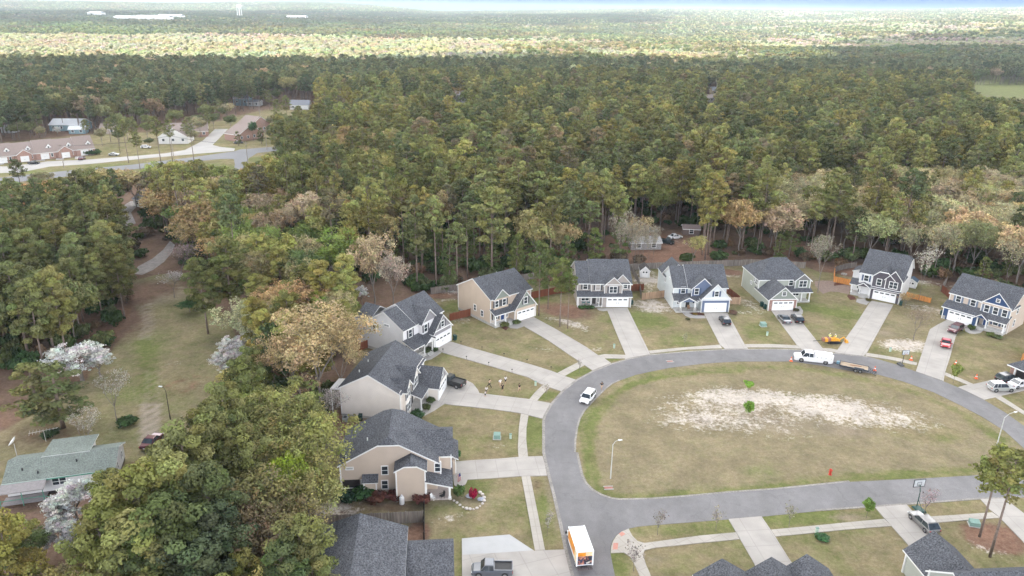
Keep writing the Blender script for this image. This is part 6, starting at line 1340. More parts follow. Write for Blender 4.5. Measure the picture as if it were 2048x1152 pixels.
# ---- distant forest tiles
def tile(seed, size, ntree, nleaf, ls, kinds):
    r = random.Random(seed); c = Cloud(seed); side = int(math.sqrt(ntree))
    for i in range(side):
        for j in range(side):
            x = (i + .5 + r.uniform(-.4, .4)) / side * size - size / 2; y = (j + .5 + r.uniform(-.4, .4)) / side * size - size / 2
            hue, pn = r.choice(kinds); h = r.uniform(15, 21) if pn else r.uniform(12, 18); R0 = r.uniform(3.2, 4.6); s = r.uniform(.9, 1.13); hue = tuple(v * s for v in hue)
            k = 5 if nleaf > 100 else 3
            C = [(x + r.uniform(-.5, .5) * R0, y + r.uniform(-.5, .5) * R0, h - R0 * .9 + r.uniform(-.35, .25) * R0) for _ in range(k)] + [(x, y, h - R0)]
            c.add(np.array(C), np.array([R0 * r.uniform(.5, .75) for _ in C]), nleaf // len(C), ls, flat=.8, up=.4, hue=hue, shell=.75, tonev=.07, nj=.2, tl=.08)
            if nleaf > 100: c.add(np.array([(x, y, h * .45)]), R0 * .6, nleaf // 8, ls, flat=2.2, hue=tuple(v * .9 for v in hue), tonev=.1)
    return c.mesh('grove', LEAFS)
pk = [((.115,.13,.052), 1), ((.14,.145,.052), 1), ((.095,.112,.05), 1)]; lf_ = [((.31,.275,.175), 0), ((.285,.29,.16), 0), ((.33,.31,.215), 0), ((.25,.27,.14), 0), ((.32,.285,.225), 0)]  # leaf tints: pale spring colour, raised to carry some of the sunlight
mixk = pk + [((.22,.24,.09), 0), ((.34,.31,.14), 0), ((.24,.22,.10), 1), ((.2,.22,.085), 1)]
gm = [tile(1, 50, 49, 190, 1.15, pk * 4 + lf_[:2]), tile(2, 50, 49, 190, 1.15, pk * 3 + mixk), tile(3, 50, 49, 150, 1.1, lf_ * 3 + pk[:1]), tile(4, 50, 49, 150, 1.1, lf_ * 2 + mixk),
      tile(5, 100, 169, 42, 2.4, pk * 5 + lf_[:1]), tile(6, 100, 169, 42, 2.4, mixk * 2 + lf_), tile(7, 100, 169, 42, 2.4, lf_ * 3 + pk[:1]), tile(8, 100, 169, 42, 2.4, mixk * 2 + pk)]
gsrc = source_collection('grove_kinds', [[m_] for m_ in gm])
upw = wpoly(WOODS[3][1]); fieldw = wpoly(BLOCK and FIELD)
def in_far(x, y): return not (inpoly(np.array([x]), np.array([y]), upw)[0] or inpoly(np.array([x]), np.array([y]), wpoly(WOODS[0][1]))[0])
T1 = []; T2 = []
def far_kind(x, y):  # pale tiles where sunlit, dark pines under cloud: light partly put into foliage colour
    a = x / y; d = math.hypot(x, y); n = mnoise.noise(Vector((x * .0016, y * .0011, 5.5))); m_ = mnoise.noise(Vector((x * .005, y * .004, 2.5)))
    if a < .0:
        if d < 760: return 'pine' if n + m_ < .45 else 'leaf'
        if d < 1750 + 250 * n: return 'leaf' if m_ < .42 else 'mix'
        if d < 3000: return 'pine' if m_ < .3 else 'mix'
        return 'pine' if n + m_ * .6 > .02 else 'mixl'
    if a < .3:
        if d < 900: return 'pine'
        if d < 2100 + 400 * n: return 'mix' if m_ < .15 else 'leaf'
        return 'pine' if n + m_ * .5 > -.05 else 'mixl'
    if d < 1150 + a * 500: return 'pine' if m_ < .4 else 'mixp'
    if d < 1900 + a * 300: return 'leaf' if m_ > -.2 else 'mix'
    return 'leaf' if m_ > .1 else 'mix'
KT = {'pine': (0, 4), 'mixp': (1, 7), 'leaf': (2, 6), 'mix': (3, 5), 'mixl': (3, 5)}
Yc = 380.0
while Yc < 5900:
    st = 50 if Yc < 1500 else 100
    for X_ in np.arange(-.80 * Yc - 100, .80 * Yc + 100, st * .96):
        x = X_ + WR.uniform(-.1, .1) * st; y = Yc + WR.uniform(-.1, .1) * st
        if y < 1300 and not in_far(x, y): continue
        if y < 700 and any(blocks_view(x + ex, y + ey, 18) or any(inpoly(np.array([x + ex]), np.array([y + ey]), b_)[0] for b_ in BLOCK) for ex in (-22, 0, 22) for ey in (-22, 0, 22)): continue
        if y < 1300 and inpoly(np.array([x]), np.array([y]), fieldw)[0]: continue
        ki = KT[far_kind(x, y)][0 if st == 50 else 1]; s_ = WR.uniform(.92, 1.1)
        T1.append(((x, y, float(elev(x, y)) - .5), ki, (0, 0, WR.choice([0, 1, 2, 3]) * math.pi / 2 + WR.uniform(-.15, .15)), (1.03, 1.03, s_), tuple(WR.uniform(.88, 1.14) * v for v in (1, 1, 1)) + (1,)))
    Yc += st * .96
print('groves', len(T1))
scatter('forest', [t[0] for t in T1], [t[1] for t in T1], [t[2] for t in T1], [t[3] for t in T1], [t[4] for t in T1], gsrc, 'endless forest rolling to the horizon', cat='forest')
# ---------------- haze ----------------
hb = MB(); hb.box(-7500, 7500, -900, 7600, -20, 128)
hm = bpy.data.materials.new('haze'); hm.use_nodes = True; hn = hm.node_tree; 
for n_ in list(hn.nodes): hn.nodes.remove(n_)
pv = hn.nodes.new('ShaderNodeVolumePrincipled'); pv.inputs['Color'].default_value = (.74, .87, 1.0, 1); pv.inputs['Density'].default_value = .000095; pv.inputs['Anisotropy'].default_value = .2
ho = hn.nodes.new('ShaderNodeOutputMaterial'); hn.links.new(pv.outputs[0], ho.inputs['Volume']); hz = hb.build('haze', hm); tag(hz, kind='stuff', label='thin blue haze over the distance', cat='haze')
# ---------------- vehicles ----------------
def paint(name, col, metal=.35): return mat(name, col, .28, spec=.6, metal=metal, var=.02, coat=.6)
RIM = mat('alloy_rim', (.35, .35, .36), .35, metal=.8); TAIL = mat('tail_light', (.35, .02, .015), .3, spec=.6); HEAD = mat('head_light', (.7, .72, .74), .15, spec=.8); PLATE = mat('plate_white', (.7, .7, .7), .5); GRILLE = mat('grille_black', (.025, .025, .027), .45)
def wheel(par, x, y, r=.34, w=.24):
    t = MB(); t.lathe([(r * .62, -w / 2), (r * .94, -w / 2), (r, -w * .32), (r, w * .32), (r * .94, w / 2), (r * .62, w / 2)], 16, (x, y, r), 'y'); wo = t.build('wheel', BLACK, par, smooth=False)
    q = MB(); q.lathe([(r * .60, -w / 2 - .012), (r * .6, w / 2 + .012)], 12, (x, y, r), 'y'); q.build('rim', RIM, wo)
def car(label, loc, rz, col, kind='suv', L=4.6, W=1.85, Hh=1.65, group=None, scale=1.0, name='parked_car', cat='car'):
    """x forward, origin at the centre on the ground"""
    root = empty(name, loc, rz, label, cat, group); root.scale = (scale,) * 3
    hl = L / 2; g = .22; belt = Hh * .60 if kind != 'sedan' else Hh * .64; r = .36 if kind in ('suv', 'pickup', 'truck') else .33
    if kind in ('pickup', 'truck'): belt = Hh * .62; r = .40
    nose = belt * .86; hood = belt * .97; tail = belt * 1.0
    st = [(-hl, .45, tail * .86, .86), (-hl + .12, g + .1, tail * .97, .95), (-hl + .5, g, tail, 1.0), (-hl * .3, g, belt, 1.0), (hl * .25, g, belt, 1.0), (hl * .45, g, hood, 1.0), (hl - .35, g, nose, .97), (hl - .08, g + .08, nose * .9, .88), (hl, .42, nose * .72, .78)]
    def ring(x, zb, zt, wf):
        w = W / 2 * wf; c = min(.13, (zt - zb) * .3)
        return [(x, -w + c * .6, zb), (x, -w, zb + c), (x, -w, zt - c * 1.2), (x, -w + c * 1.1, zt), (x, w - c * 1.1, zt), (x, w, zt - c * 1.2), (x, w, zb + c), (x, w - c * .6, zb)]
    b = MB()
    def loft(rings, cap=True):
        n0 = len(b.v); k = len(rings[0])
        for rg in rings: b.v += rg
        for i in range(len(rings) - 1):
            for j in range(k):
                j2 = (j + 1) % k; b.f.append((n0 + i * k + j, n0 + (i + 1) * k + j, n0 + (i + 1) * k + j2, n0 + i * k + j2)); b.m.append(b.mi)
        b.f.append(tuple(n0 + j for j in range(k))); b.m.append(b.mi); e = n0 + (len(rings) - 1) * k; b.f.append(tuple(e + j for j in range(k))[::-1]); b.m.append(b.mi)
    loft([ring(*s_) for s_ in st]); body = b.build('body', col, root, smooth=False)
    # greenhouse: glass loft and a painted roof panel with pillars
    if kind == 'sedan': cx = [(-hl * .62, 0), (-hl * .30, 1), (hl * .12, 1), (hl * .42, 0)]
    elif kind == 'hatch': cx = [(-hl * .93, 0), (-hl * .66, 1), (hl * .12, 1), (hl * .46, 0)]
    elif kind in ('pickup', 'truck'): cx = [(-hl * .10, 0), (-hl * .06, 1), (hl * .34, 1), (hl * .55, 0)] if kind == 'pickup' else [(hl * .02, 0), (hl * .04, 1), (hl * .46, 1), (hl * .62, 0)]
    elif kind == 'box': cx = [(-hl * .96, 0), (-hl * .86, 1), (hl * .30, 1), (hl * .52, 0)]
    else: cx = [(-hl * .95, 0), (-hl * .78, 1), (hl * .18, 1), (hl * .46, 0)]
    W0, W1 = W / 2 * .97, W / 2 * .80
    gl = MB(); zb = belt - .03; zt = Hh - .05
    p = [(cx[0][0], W0, zb), (cx[3][0], W0, zb), (cx[2][0], W1, zt), (cx[1][0], W1, zt)]; q = [(x, -y, z) for x, y, z in p]
    gl.v = p + q; gl.f = [(0, 3, 2, 1), (4, 5, 6, 7), (0, 4, 7, 3), (1, 2, 6, 5), (3, 7, 6, 2), (0, 1, 5, 4)]; gl.m = [0] * 6
    gl.build('windows', GLASS, root)
    rf = MB(); rf.hexa([(cx[1][0] - .04, -W1 - .02, zt - .02), (cx[2][0] + .04, -W1 - .02, zt - .02), (cx[2][0] + .04, W1 + .02, zt - .02), (cx[1][0] - .04, W1 + .02, zt - .02)],
                       [(cx[1][0] + .08, -W1 + .1, Hh), (cx[2][0] - .1, -W1 + .1, Hh), (cx[2][0] - .1, W1 - .1, Hh), (cx[1][0] + .08, W1 - .1, Hh)])
    for sg in (-1, 1):
        for a, c in ((0, 1), (3, 2)):
            rf.tube([(cx[a][0], sg * W0, zb), (cx[c][0], sg * W1, zt)], .05, 4)
        xm = (cx[1][0] + cx[2][0]) / 2; rf.tube([(xm, sg * (W0 + .002), zb), (xm, sg * (W1 + .002), zt)], .04, 4)
        if kind in ('suv', 'box'): x2 = cx[1][0] + .55; rf.tube([(x2 - .1, sg * (W0 + .002), zb), (x2, sg * (W1 + .002), zt)], .06, 4)
    rf.build('roof', col, root)
    wx = (-hl * .62, hl * .63)
    for x in wx:
        for sg in (-1, 1): wheel(root, x, sg * (W / 2 - .11), r)
    ar = MB()
    for x in wx:
        for sg in (-1, 1): ar.lathe([(r * 1.14, -.02), (r * 1.14, .02)], 14, (x, sg * (W / 2 - .005), r + .02), 'y')
    ar.build('wheel_arches', GRILLE, root)
    for sg in (-1, 1):
        q = MB(); q.box(hl - .17, hl - .02, sg * W * .36 - .16, sg * W * .36 + .16, nose * .70, nose * .84); q.build('headlight', HEAD, root)
        q = MB(); q.box(-hl + .0, -hl + .12, sg * W * .39 - .12, sg * W * .39 + .12, tail * .66, tail * .88); q.build('tail_light', TAIL, root)
        q = MB(); q.box(hl * .33, hl * .33 + .16, sg * (W / 2 + .11) - .1, sg * (W / 2 + .11) + .1, belt - .02, belt + .15); q.build('mirror', col, root)
    q = MB(); q.box(hl - .06, hl + .012, -W * .24, W * .24, nose * .42, nose * .66); q.build('grille', GRILLE, root)
    q = MB(); q.box(-hl - .012, -hl + .05, -.17, .17, tail * .52, tail * .66); q.build('licence_plate', PLATE, root)
    if kind in ('pickup', 'truck'):
        q = MB(); q.box(-hl + .12, -hl * .13, -W / 2 + .16, W / 2 - .16, belt - .02, belt + .012); q.build('cargo_bed', GRILLE, root)
    if kind == 'pickup':
        q = MB(); e_ = .05
        q.box(-hl + .04, -hl * .12, -W / 2 + .02, -W / 2 + .14, belt - .1, belt + .16); q.box(-hl + .04, -hl * .12, W / 2 - .14, W / 2 - .02, belt - .1, belt + .16); q.box(-hl + .02, -hl + .12, -W / 2 + .14, W / 2 - .14, belt - .1, belt + .16); q.build('bed_walls', col, root)
    return root
def gdir(a, b_):
    p, q = at(*a), at(*b_); return math.atan2(q[1] - p[1], q[0] - p[0])
BLK = paint('paint_black', (.012, .012, .014)); GRY = paint('paint_grey', (.12, .13, .15)); SIL = paint('paint_silver', (.45, .46, .45)); WHP = paint('paint_white', (.75, .75, .76), 0); MAR = paint('paint_maroon', (.11, .02, .03)); RED = paint('paint_red', (.45, .015, .02), .2); GRH = paint('paint_warm_grey', (.22, .215, .215)); NVY = paint('paint_dark_green', (.02, .04, .045)); LGR = paint('paint_slate', (.16, .19, .24))
c = at(1175, 800, .03); car('white boxy compact car driving on the ring road by the walking person', c, gdir((1189, 783), (1164, 812)), WHP, 'box', 4.15, 1.8, 1.62)
c = at(903, 769, .1); car('black pickup on the rounded parking pad of the cream house', c, gdir((920, 771), (882, 760)), BLK, 'pickup', 5.5, 2.0, 1.9, cat='pickup truck', name='pickup_truck')
c = at(984, 1146, .1); car('dark grey pickup parked on the wide driveway at the bottom edge', c, math.pi, GRY, 'pickup', 5.5, 1.95, 1.85, cat='pickup truck', name='pickup_truck', scale=.93)
c = at(1449, 645, .1); car('black car on the driveway of the pale blue-grey house', c, gdir((1441, 633), (1455, 655)) + math.pi, BLK, 'suv', 4.6, 1.85, 1.5)
c = at(1568, 642, .1); car('slate grey sedan left of the black one before the brick garage', c, gdir((1557, 629), (1579, 653)) + math.pi, GRY, 'sedan', 4.7, 1.8, 1.42)
c = at(1594, 641, .1); car('black car right of the slate grey sedan before the brick garage', c, gdir((1585, 628), (1604, 653)) + math.pi, BLK, 'suv', 4.7, 1.85, 1.55)
c = at(1910, 662, .1); car('maroon crossover on the driveway of the navy house', c, gdir((1922, 654), (1898, 668)), MAR, 'suv', 4.8, 1.9, 1.6)
c = at(1891, 690, .1); car('bright red sports coupe on the curved driveway of the navy house', c, gdir((1893, 680), (1890, 699)), RED, 'sedan', 4.7, 1.9, 1.28)
c = at(2013, 762, .1); car('black sport utility car nearest the open brick garage', c, gdir((1993, 764), (2032, 757)), BLK, 'suv', 4.6, 1.9, 1.7)
c = at(2000, 780, .1); car('silver sport utility car parked lowest of the three at the right edge', c, gdir((1980, 778), (2018, 776)) - .08, SIL, 'suv', 4.6, 1.9, 1.7)
c = at(2038, 772, .1); car('white sedan between the black and silver cars at the right edge', c, gdir((2017, 777), (2060, 766)) - .1, WHP, 'sedan', 4.7, 1.85, 1.42)
c = at(1846, 1050, .1); car('warm grey hatchback parked on the driveway in front of the bottom right house', c, gdir((1862, 1066), (1826, 1032)), GRH, 'hatch', 4.6, 1.85, 1.5)
# far cars
for px_, py_, ang, col, kd, lab in ((118, 311, 95, WHP, 'suv', 'white car in a townhouse driveway on the far left'), (76, 314, 90, NVY, 'sedan', 'dark blue car before a townhouse garage on the far left'), (151, 306, 90, BLK, 'sedan', 'small black car at the last townhouse door'), (164, 319, 100, MAR, 'sedan', 'dark red car standing at the end of the townhouse lot'), (68, 328, 10, BLK, 'sedan', 'dark car along the front of the townhouse lot'),
    (228, 311, 5, SIL, 'sedan', 'pale silver car on the far lot behind the pines'), (477, 287, 30, GRY, 'sedan', 'dark grey car turning at the far junction'), (463, 271, 20, WHP, 'sedan', 'white car beside the brown duplex'), (292, 296, 10, WHP, 'suv', 'white car seen between pines on the far lot'), (1303+30, 487, -20, NVY, 'pickup', 'dark green truck in the clearing behind the houses'), (1350, 477, 20, WHP, 'sedan', 'white car in the clearing behind the houses'), (1302, 464, 10, SIL, 'sedan', 'pale car above the hidden shack'), (305, 888, 85, MAR, 'sedan', 'dull red car where the sandy track ends'), (500, 205, 5, GRY, 'suv', 'dark vehicle by the far grey house')):
    c = at(px_, py_, .06); car(lab, c, R(ang), col, kd, 4.6, 1.82, 1.5 if kd != 'pickup' else 1.85)
# --- box truck with printed panels
ORG_ = mat('orange_print', (.75, .28, .03), .5, var=.35, scale=.8); WBOX = mat('white_box', (.74, .76, .80), .45, var=.04, scale=.5); YEL = mat('cream_print', (.78, .62, .38), .5, var=.25, scale=1.5)
def mat_photo():
    m, nt, b = _new('printed_picture'); b.inputs['Roughness'].default_value = .5
    tc = node(nt, 'ShaderNodeTexCoord'); n = node(nt, 'ShaderNodeTexVoronoi'); n.inputs['Scale'].default_value = 3.2; nt.links.new(tc.outputs['Object'], n.inputs['Vector'])
    r = node(nt, 'ShaderNodeValToRGB'); nt.links.new(n.outputs['Color'], r.inputs['Fac']); e = r.color_ramp.elements
    r.color_ramp.interpolation = 'CONSTANT'; e[0].color = (.03, .03, .04, 1); e[1].position = .78; e[1].color = (.62, .58, .52, 1)
    for p_, c_ in ((.42, (.30, .12, .10, 1)), (.52, (.04, .05, .09, 1)), (.66, (.5, .22, .14, 1))): el_ = e.new(p_); el_.color = c_
    nt.links.new(r.outputs[0], b.inputs['Base Color']); return m
PHOTO = mat_photo()
c = at(1157, 1108, .03); root = empty('box_truck', c, gdir((1162, 1130), (1142, 1070)), 'white box truck with orange printed sides on the road at the bottom', 'truck'); root.scale = (.86,) * 3
q = MB(); q.box(-3.6, 2.0, -1.2, 1.2, 1.0, 3.45); q.build('cargo_box', WBOX, root)
q = MB(); q.box(-3.66, 2.06, -1.26, -1.1, 3.35, 3.5); q.box(-3.66, 2.06, 1.1, 1.26, 3.35, 3.5); q.box(-3.68, -3.5, -1.26, 1.26, 3.34, 3.51); q.box(-3.68, -3.5, -1.27, -1.1, .95, 3.4); q.box(-3.68, -3.5, 1.1, 1.27, .95, 3.4); q.build('box_frame', WHITE, root)
for sg in (-1, 1):
    q = MB(); q.box(-2.6, 1.95, sg * 1.203 - .006, sg * 1.203 + .006, 1.5, 3.2); sp = q.build('side_print', ORG_, root)
    q = MB(); q.box(-3.3, -2.2, sg * 1.21 - .006, sg * 1.21 + .006, 1.2, 3.0); q.build('print_stripe', YEL, sp)
q = MB(); q.box(-3.615, -3.59, -1.05, 1.05, 2.6, 3.3); rp = q.build('rear_print', ORG_, root); q = MB(); q.box(-3.62, -3.6, -1.05, -.1, 2.65, 3.25); q.build('print_stripe', YEL, rp)
q = MB(); q.box(-3.612, -3.588, -1.05, 1.05, 1.15, 2.58); q.build('rear_picture', PHOTO, root)
q = MB(); q.box(-4.1, -3.6, -1.1, 1.1, .55, .72); q.build('rear_step', mat('checker_plate', (.12, .1, .1), .6, var=.6, scale=8), root)
q = MB(); q.hexa([(2.05, -1.0, .5), (4.0, -.95, .5), (4.0, .95, .5), (2.05, 1.0, .5)], [(2.05, -1.0, 1.5), (4.0, -.88, 1.25), (4.0, .88, 1.25), (2.05, 1.0, 1.5)]); q.hexa([(2.05, -1.0, 1.5), (3.3, -.96, 1.42), (3.3, .96, 1.42), (2.05, 1.0, 1.5)], [(2.05, -.85, 2.3), (2.75, -.82, 2.3), (2.75, .82, 2.3), (2.05, .85, 2.3)]); cb = q.build('cab', WHP, root)
q = MB(); q.hexa([(3.32, -.85, 1.44), (3.38, -.85, 1.44), (3.38, .85, 1.44), (3.32, .85, 1.44)], [(2.8, -.75, 2.2), (2.84, -.75, 2.2), (2.84, .75, 2.2), (2.8, .75, 2.2)]); q.build('windshield', GLASS, cb)
for sg in (-1, 1):
    q = MB(); q.box(2.9, 3.1, sg * 1.3 - .14, sg * 1.3 + .14, 1.5, 1.85); q.build('mirror', GRILLE, root)
    wheel(root, 3.2, sg * .85, .42, .28); wheel(root, -2.4, sg * .95, .42, .4)
q = MB(); q.box(-3.4, 3.0, -.5, .5, .5, .95); q.build('chassis', DARK, root)
# --- white utility truck and trailer
a = at(1625, 722, .03); ang = gdir((1662, 727), (1590, 719)); root = car('white crew-cab utility truck with service body and orange gear on its deck', a, ang, WHP, 'truck', 7.3, 2.2, 2.05, cat='utility truck', name='utility_truck')
for o_ in [x for x in root.children if x.name.startswith('cargo_bed')]: o_.name = 'service_deck'
q = MB(); q.box(-3.6, -.1, -1.12, -.62, .75, 1.85); q.box(-3.6, -.1, .62, 1.12, .75, 2.05); q.box(-3.6, -2.4, -1.1, -.6, 1.8, 1.86); q.build('service_body', WHP, root)
q = MB()
for i, x in enumerate((-3.2, -2.2, -1.3, -.6)): q.box(x - .04, x + .04, 1.115, 1.135, 1.3, 1.42); q.box(x - .04, x + .04, -1.135, -1.115, 1.3, 1.42)
q.build('latches', DARK, root)
ORN = mat('orange_plastic', (.85, .22, .07), .6, var=.1)
q = MB(); q.tube([(-3.0, 0, 1.35), (-1.9, .1, 1.45), (-1.2, -.1, 1.4)], .13, 6); q.lathe([(.34, 0), (.4, .1), (.34, .2)], 12, (-1.3, .0, 1.3)); tag(q.build('hose_reel', ORN, None, loc=a, rz=ang), 'orange hose reel and cones on the deck of the white utility truck', 'hose')
a = at(1708, 739, .03); ang = gdir((1744, 746), (1680, 733)); root = empty('flatbed_trailer', a, ang, 'flatbed trailer with wooden deck and lowered rear ramps behind the utility truck', 'trailer')
DECK = mat('deck_planks', (.42, .33, .24), .85, var=.2, scale=1, fine=.25, fscale=6, stretch=(.1, 1, 1)); TBL = mat('trailer_steel', (.03, .04, .055), .5)
q = MB()
for i in range(8): q.box(-2.4, 2.6, -1.0 + i * .25 + .01, -1.0 + (i + 1) * .25 - .01, .72, .78)
q.build('deck', DECK, root)
q = MB(); q.box(-2.5, 2.7, -1.08, -1.0, .6, .84); q.box(-2.5, 2.7, 1.0, 1.08, .6, .84); q.box(2.6, 2.72, -1.0, 1.0, .6, 1.1); q.tube([(2.7, -.8, .65), (3.9, 0, .6)], .06, 4); q.tube([(2.7, .8, .65), (3.9, 0, .6)], .06, 4); q.box(-1.6, .2, -1.32, -1.06, .72, .78); q.box(-1.6, .2, 1.06, 1.32, .72, .78); q.build('frame', TBL, root)
q = MB(); q.box(2.75, 3.3, -.35, .35, .65, 1.05); q.build('tool_box', mat('tool_box_blue', (.12, .25, .33), .5), root)
for sy in (-.65, .65):
    q = MB()
    for i in range(5): t = i / 4; q.box(-2.6 - 1.4 * t, -2.5 - 1.4 * t, sy - .32, sy + .32, .62 * (1 - t) + .06, .68 * (1 - t) + .1)
    for s2 in (-.32, .32): q.tube([(-2.5, sy + s2, .68), (-4.0, sy + s2, .08)], .04, 4)
    q.build('ramp', TBL, root)
for x in (-1.15, -.3):
    for sg in (-1, 1): wheel(root, x, sg * 1.18, .36, .22)
q = MB(); q.box(-1.8, 0, .72, .95, .79, .9); tag(q.build('steel_beam', TBL, None, loc=a, rz=ang), 'dark steel beam lying on the trailer deck', 'beam')
q = MB(); q.tube([(-1.2, -.2, .85), (.8, .1, .85)], .07, 5); tag(q.build('rusty_pipe', mat('rust', (.3, .13, .06), .8), None, loc=a, rz=ang), 'rusty pipe lying on the trailer deck', 'pipe')
# --- traffic cones
CONEO = mat('cone_orange', (.85, .15, .05), .6); CONEW = mat('cone_white', (.85, .85, .82), .5); cone0 = None
for px_, py_, lab in ((1582, 722, 'orange cone in front of the white utility truck'), (1749, 741, 'orange cone on the road behind the trailer ramps'), (1822, 720, 'orange cone on the sandy strip left of the curved driveway'), (1911, 729, 'orange cone on the lawn above the pale green sapling'), (1952, 757, 'orange cone on the lawn corner left of three parked cars')):
    c = at(px_, py_, .03)
    if cone0 is None:
        cone0 = root = empty('traffic_cone', c, 0, lab, 'traffic cone', 'traffic cones around the work site')
        q = MB(); q.box(-.22, .22, -.22, .22, 0, .05); q.lathe([(.17, .05), (.04, .75)], 10); q.build('cone_body', CONEO, root); q = MB(); q.lathe([(.142, .30), (.105, .47)], 10, (0, 0, 0)); q.build('reflective_collar', CONEW, root); root.scale = (1.25,) * 3
    else: copy_thing(cone0, c, 0, lab)
# --- yellow digger attachment between two driveways
YE = mat('machine_yellow', (.70, .33, .03), .5, var=.15); RUST = mat('machine_brown', (.28, .13, .10), .7, var=.2)
c = at(1668, 686, .0); root = empty('drilling_machine', c, R(4), 'yellow and brown trenching machine on the grass between two driveways', 'machine')
q = MB(); q.box(-2.2, -.4, -.4, .5, .45, 1.15); q.hexa([(-.4, -.4, .45), (1.2, -.4, .45), (1.2, .45, .45), (-.4, .45, .45)], [(-.2, -.35, 1.35), (.9, -.35, 1.0), (.9, .35, 1.0), (-.2, .35, 1.35)]); q.build('engine_cover', YE, root)
q = MB(); q.box(-2.7, -2.2, -.3, .4, .5, 1.2); q.box(-1.6, -1.0, -.42, .52, .5, 1.25); q.build('side_panels', RUST, root)
q = MB(); q.tube([(1.1, 0, .8), (2.0, .1, 1.3), (2.7, 0, .4)], .12, 6); q.hexa([(2.4, -.35, .1), (3.0, -.35, .1), (3.0, .35, .1), (2.4, .35, .1)], [(2.3, -.35, .6), (2.8, -.35, .7), (2.8, .35, .7), (2.3, .35, .6)]); q.build('bucket_arm', YE, root)
q = MB(); q.tube([(-2.7, 0, .7), (-4.6, .1, .5)], .06, 5); q.build('drill_rod', DARK, root)
for sg in (-1, 1):
    q = MB(); q.lathe([(.0, 0), (.24, .02)], 4); q = MB()
    n_ = 14; pts_ = [(.9 * math.cos(t) + (.6 if math.cos(t) > 0 else -.6) - .2, sg * .55, .3 + .26 * math.sin(t)) for t in [2 * math.pi * i / n_ for i in range(n_ + 1)]]; q.tube(pts_, .09, 5, cap=False); q.box(-1.2, .9, sg * .55 - .1, sg * .55 + .1, .15, .45); q.build('track', BLACK, root)
# --- street furniture
def street_light(px_, py_, H_, azim, lab, pole_m, arm=1.8, wood=False):
    c = at(px_, py_); root = empty('street_light', c, R(azim), lab, 'street light')
    q = MB(); q.tube([(0, 0, 0), (0, 0, H_)], [.095, .055], 8); q.build('pole', pole_m, root)
    q = MB(); q.tube([(0, 0, H_ - .1), (arm * .4, 0, H_ + .45), (arm, 0, H_ + .6)], .04, 5); q.build('arm', pole_m if not wood else DARK, root)
    q = MB(); q.hexa([(arm - .1, -.14, H_ + .52), (arm + .55, -.1, H_ + .54), (arm + .55, .1, H_ + .54), (arm - .1, .14, H_ + .52)], [(arm - .1, -.08, H_ + .68), (arm + .5, -.06, H_ + .62), (arm + .5, .06, H_ + .62), (arm - .1, .08, H_ + .68)]); q.build('lamp_head', mat('lamp_head', (.7, .72, .72), .4), root)
POLE = mat('pale_pole', (.5, .5, .48), .6)
street_light(1221, 957, 5.9, 15, 'pale street light pole on the left end of the island', POLE, .9)
street_light(1991, 900, 6.0, 20, 'pale curved-arm street light at the right end of the island', POLE, 2.0)
street_light(341, 840, 5.6, 165, 'dark wooden pole with a white lamp in the left clearing', mat('creosote_pole', (.07, .055, .045), .9), .7, True)
def hoop(px_, py_, rz, lab, m_, s_=1.0):
    c = at(px_, py_, .1); root = empty('basketball_hoop', c, rz, lab, 'basketball hoop'); root.scale = (s_,) * 3
    q = MB(); q.hexa([(-.5, -1.1, 0), (.5, -1.1, 0), (.5, .4, 0), (-.5, .4, 0)], [(-.4, -1.0, .25), (.4, -1.0, .25), (.4, .3, .16), (-.4, .3, .16)]); q.build('base', m_, root)
    q = MB(); q.tube([(0, .1, .2), (0, .1, 2.2), (0, .35, 3.1)], .06, 6); q.tube([(0, -.9, .25), (0, .1, 1.2)], .03, 4); q.build('pole', m_, root)
    q = MB(); q.box(-.75, .75, .5, .54, 2.75, 3.75); b_ = q.build('backboard', mat('backboard', (.55, .58, .6), .2), root)
    q = MB(); z0, z1 = 2.72, 3.78
    for x0, x1, a_, c_ in ((-.78, .78, z0, z0 + .07), (-.78, .78, z1 - .07, z1), (-.78, -.71, z0 + .07, z1 - .07), (.71, .78, z0 + .07, z1 - .07), (-.3, .3, 2.95, 3.0), (-.3, .3, 3.35, 3.4), (-.3, -.25, 3.0, 3.35), (.25, .3, 3.0, 3.35)): q.box(x0, x1, .49, .56, a_, c_)
    q.build('backboard_frame', DARK, b_)
    q = MB(); n_ = 14; q.tube([(.23 * math.cos(2 * math.pi * i / n_), .82 + .23 * math.sin(2 * math.pi * i / n_), 2.95) for i in range(n_ + 1)], .015, 4, cap=False); q.build('rim', ORN, root)
hoop(1834, 1016, R(10), 'dark green basketball hoop at the kerb beside the grey hatchback', mat('hoop_green', (.02, .07, .06), .5), 1.15)
hoop(1803, 731, R(185), 'small black basketball hoop on the verge below the sandy strip', DARK, .95)
c = at(1660, 949); root = empty('fire_hydrant', c, .4, 'red fire hydrant on the lower side of the island', 'fire hydrant'); root.scale = (1.35,) * 3
HR = mat('hydrant_red', (.5, .05, .03), .5); q = MB(); q.lathe([(.2, 0), (.2, .05), (.13, .07), (.13, .55), (.17, .58), (.17, .63), (.1, .72), (.03, .78)], 10); q.build('barrel', HR, root)
for sg in (-1, 1): q = MB(); q.lathe([(.07, sg * .1), (.07, sg * .24)], 8, (0, 0, .45), 'x'); q.build('outlet', HR, root)
BOXG = mat('utility_green', (.19, .30, .26), .55, var=.1)
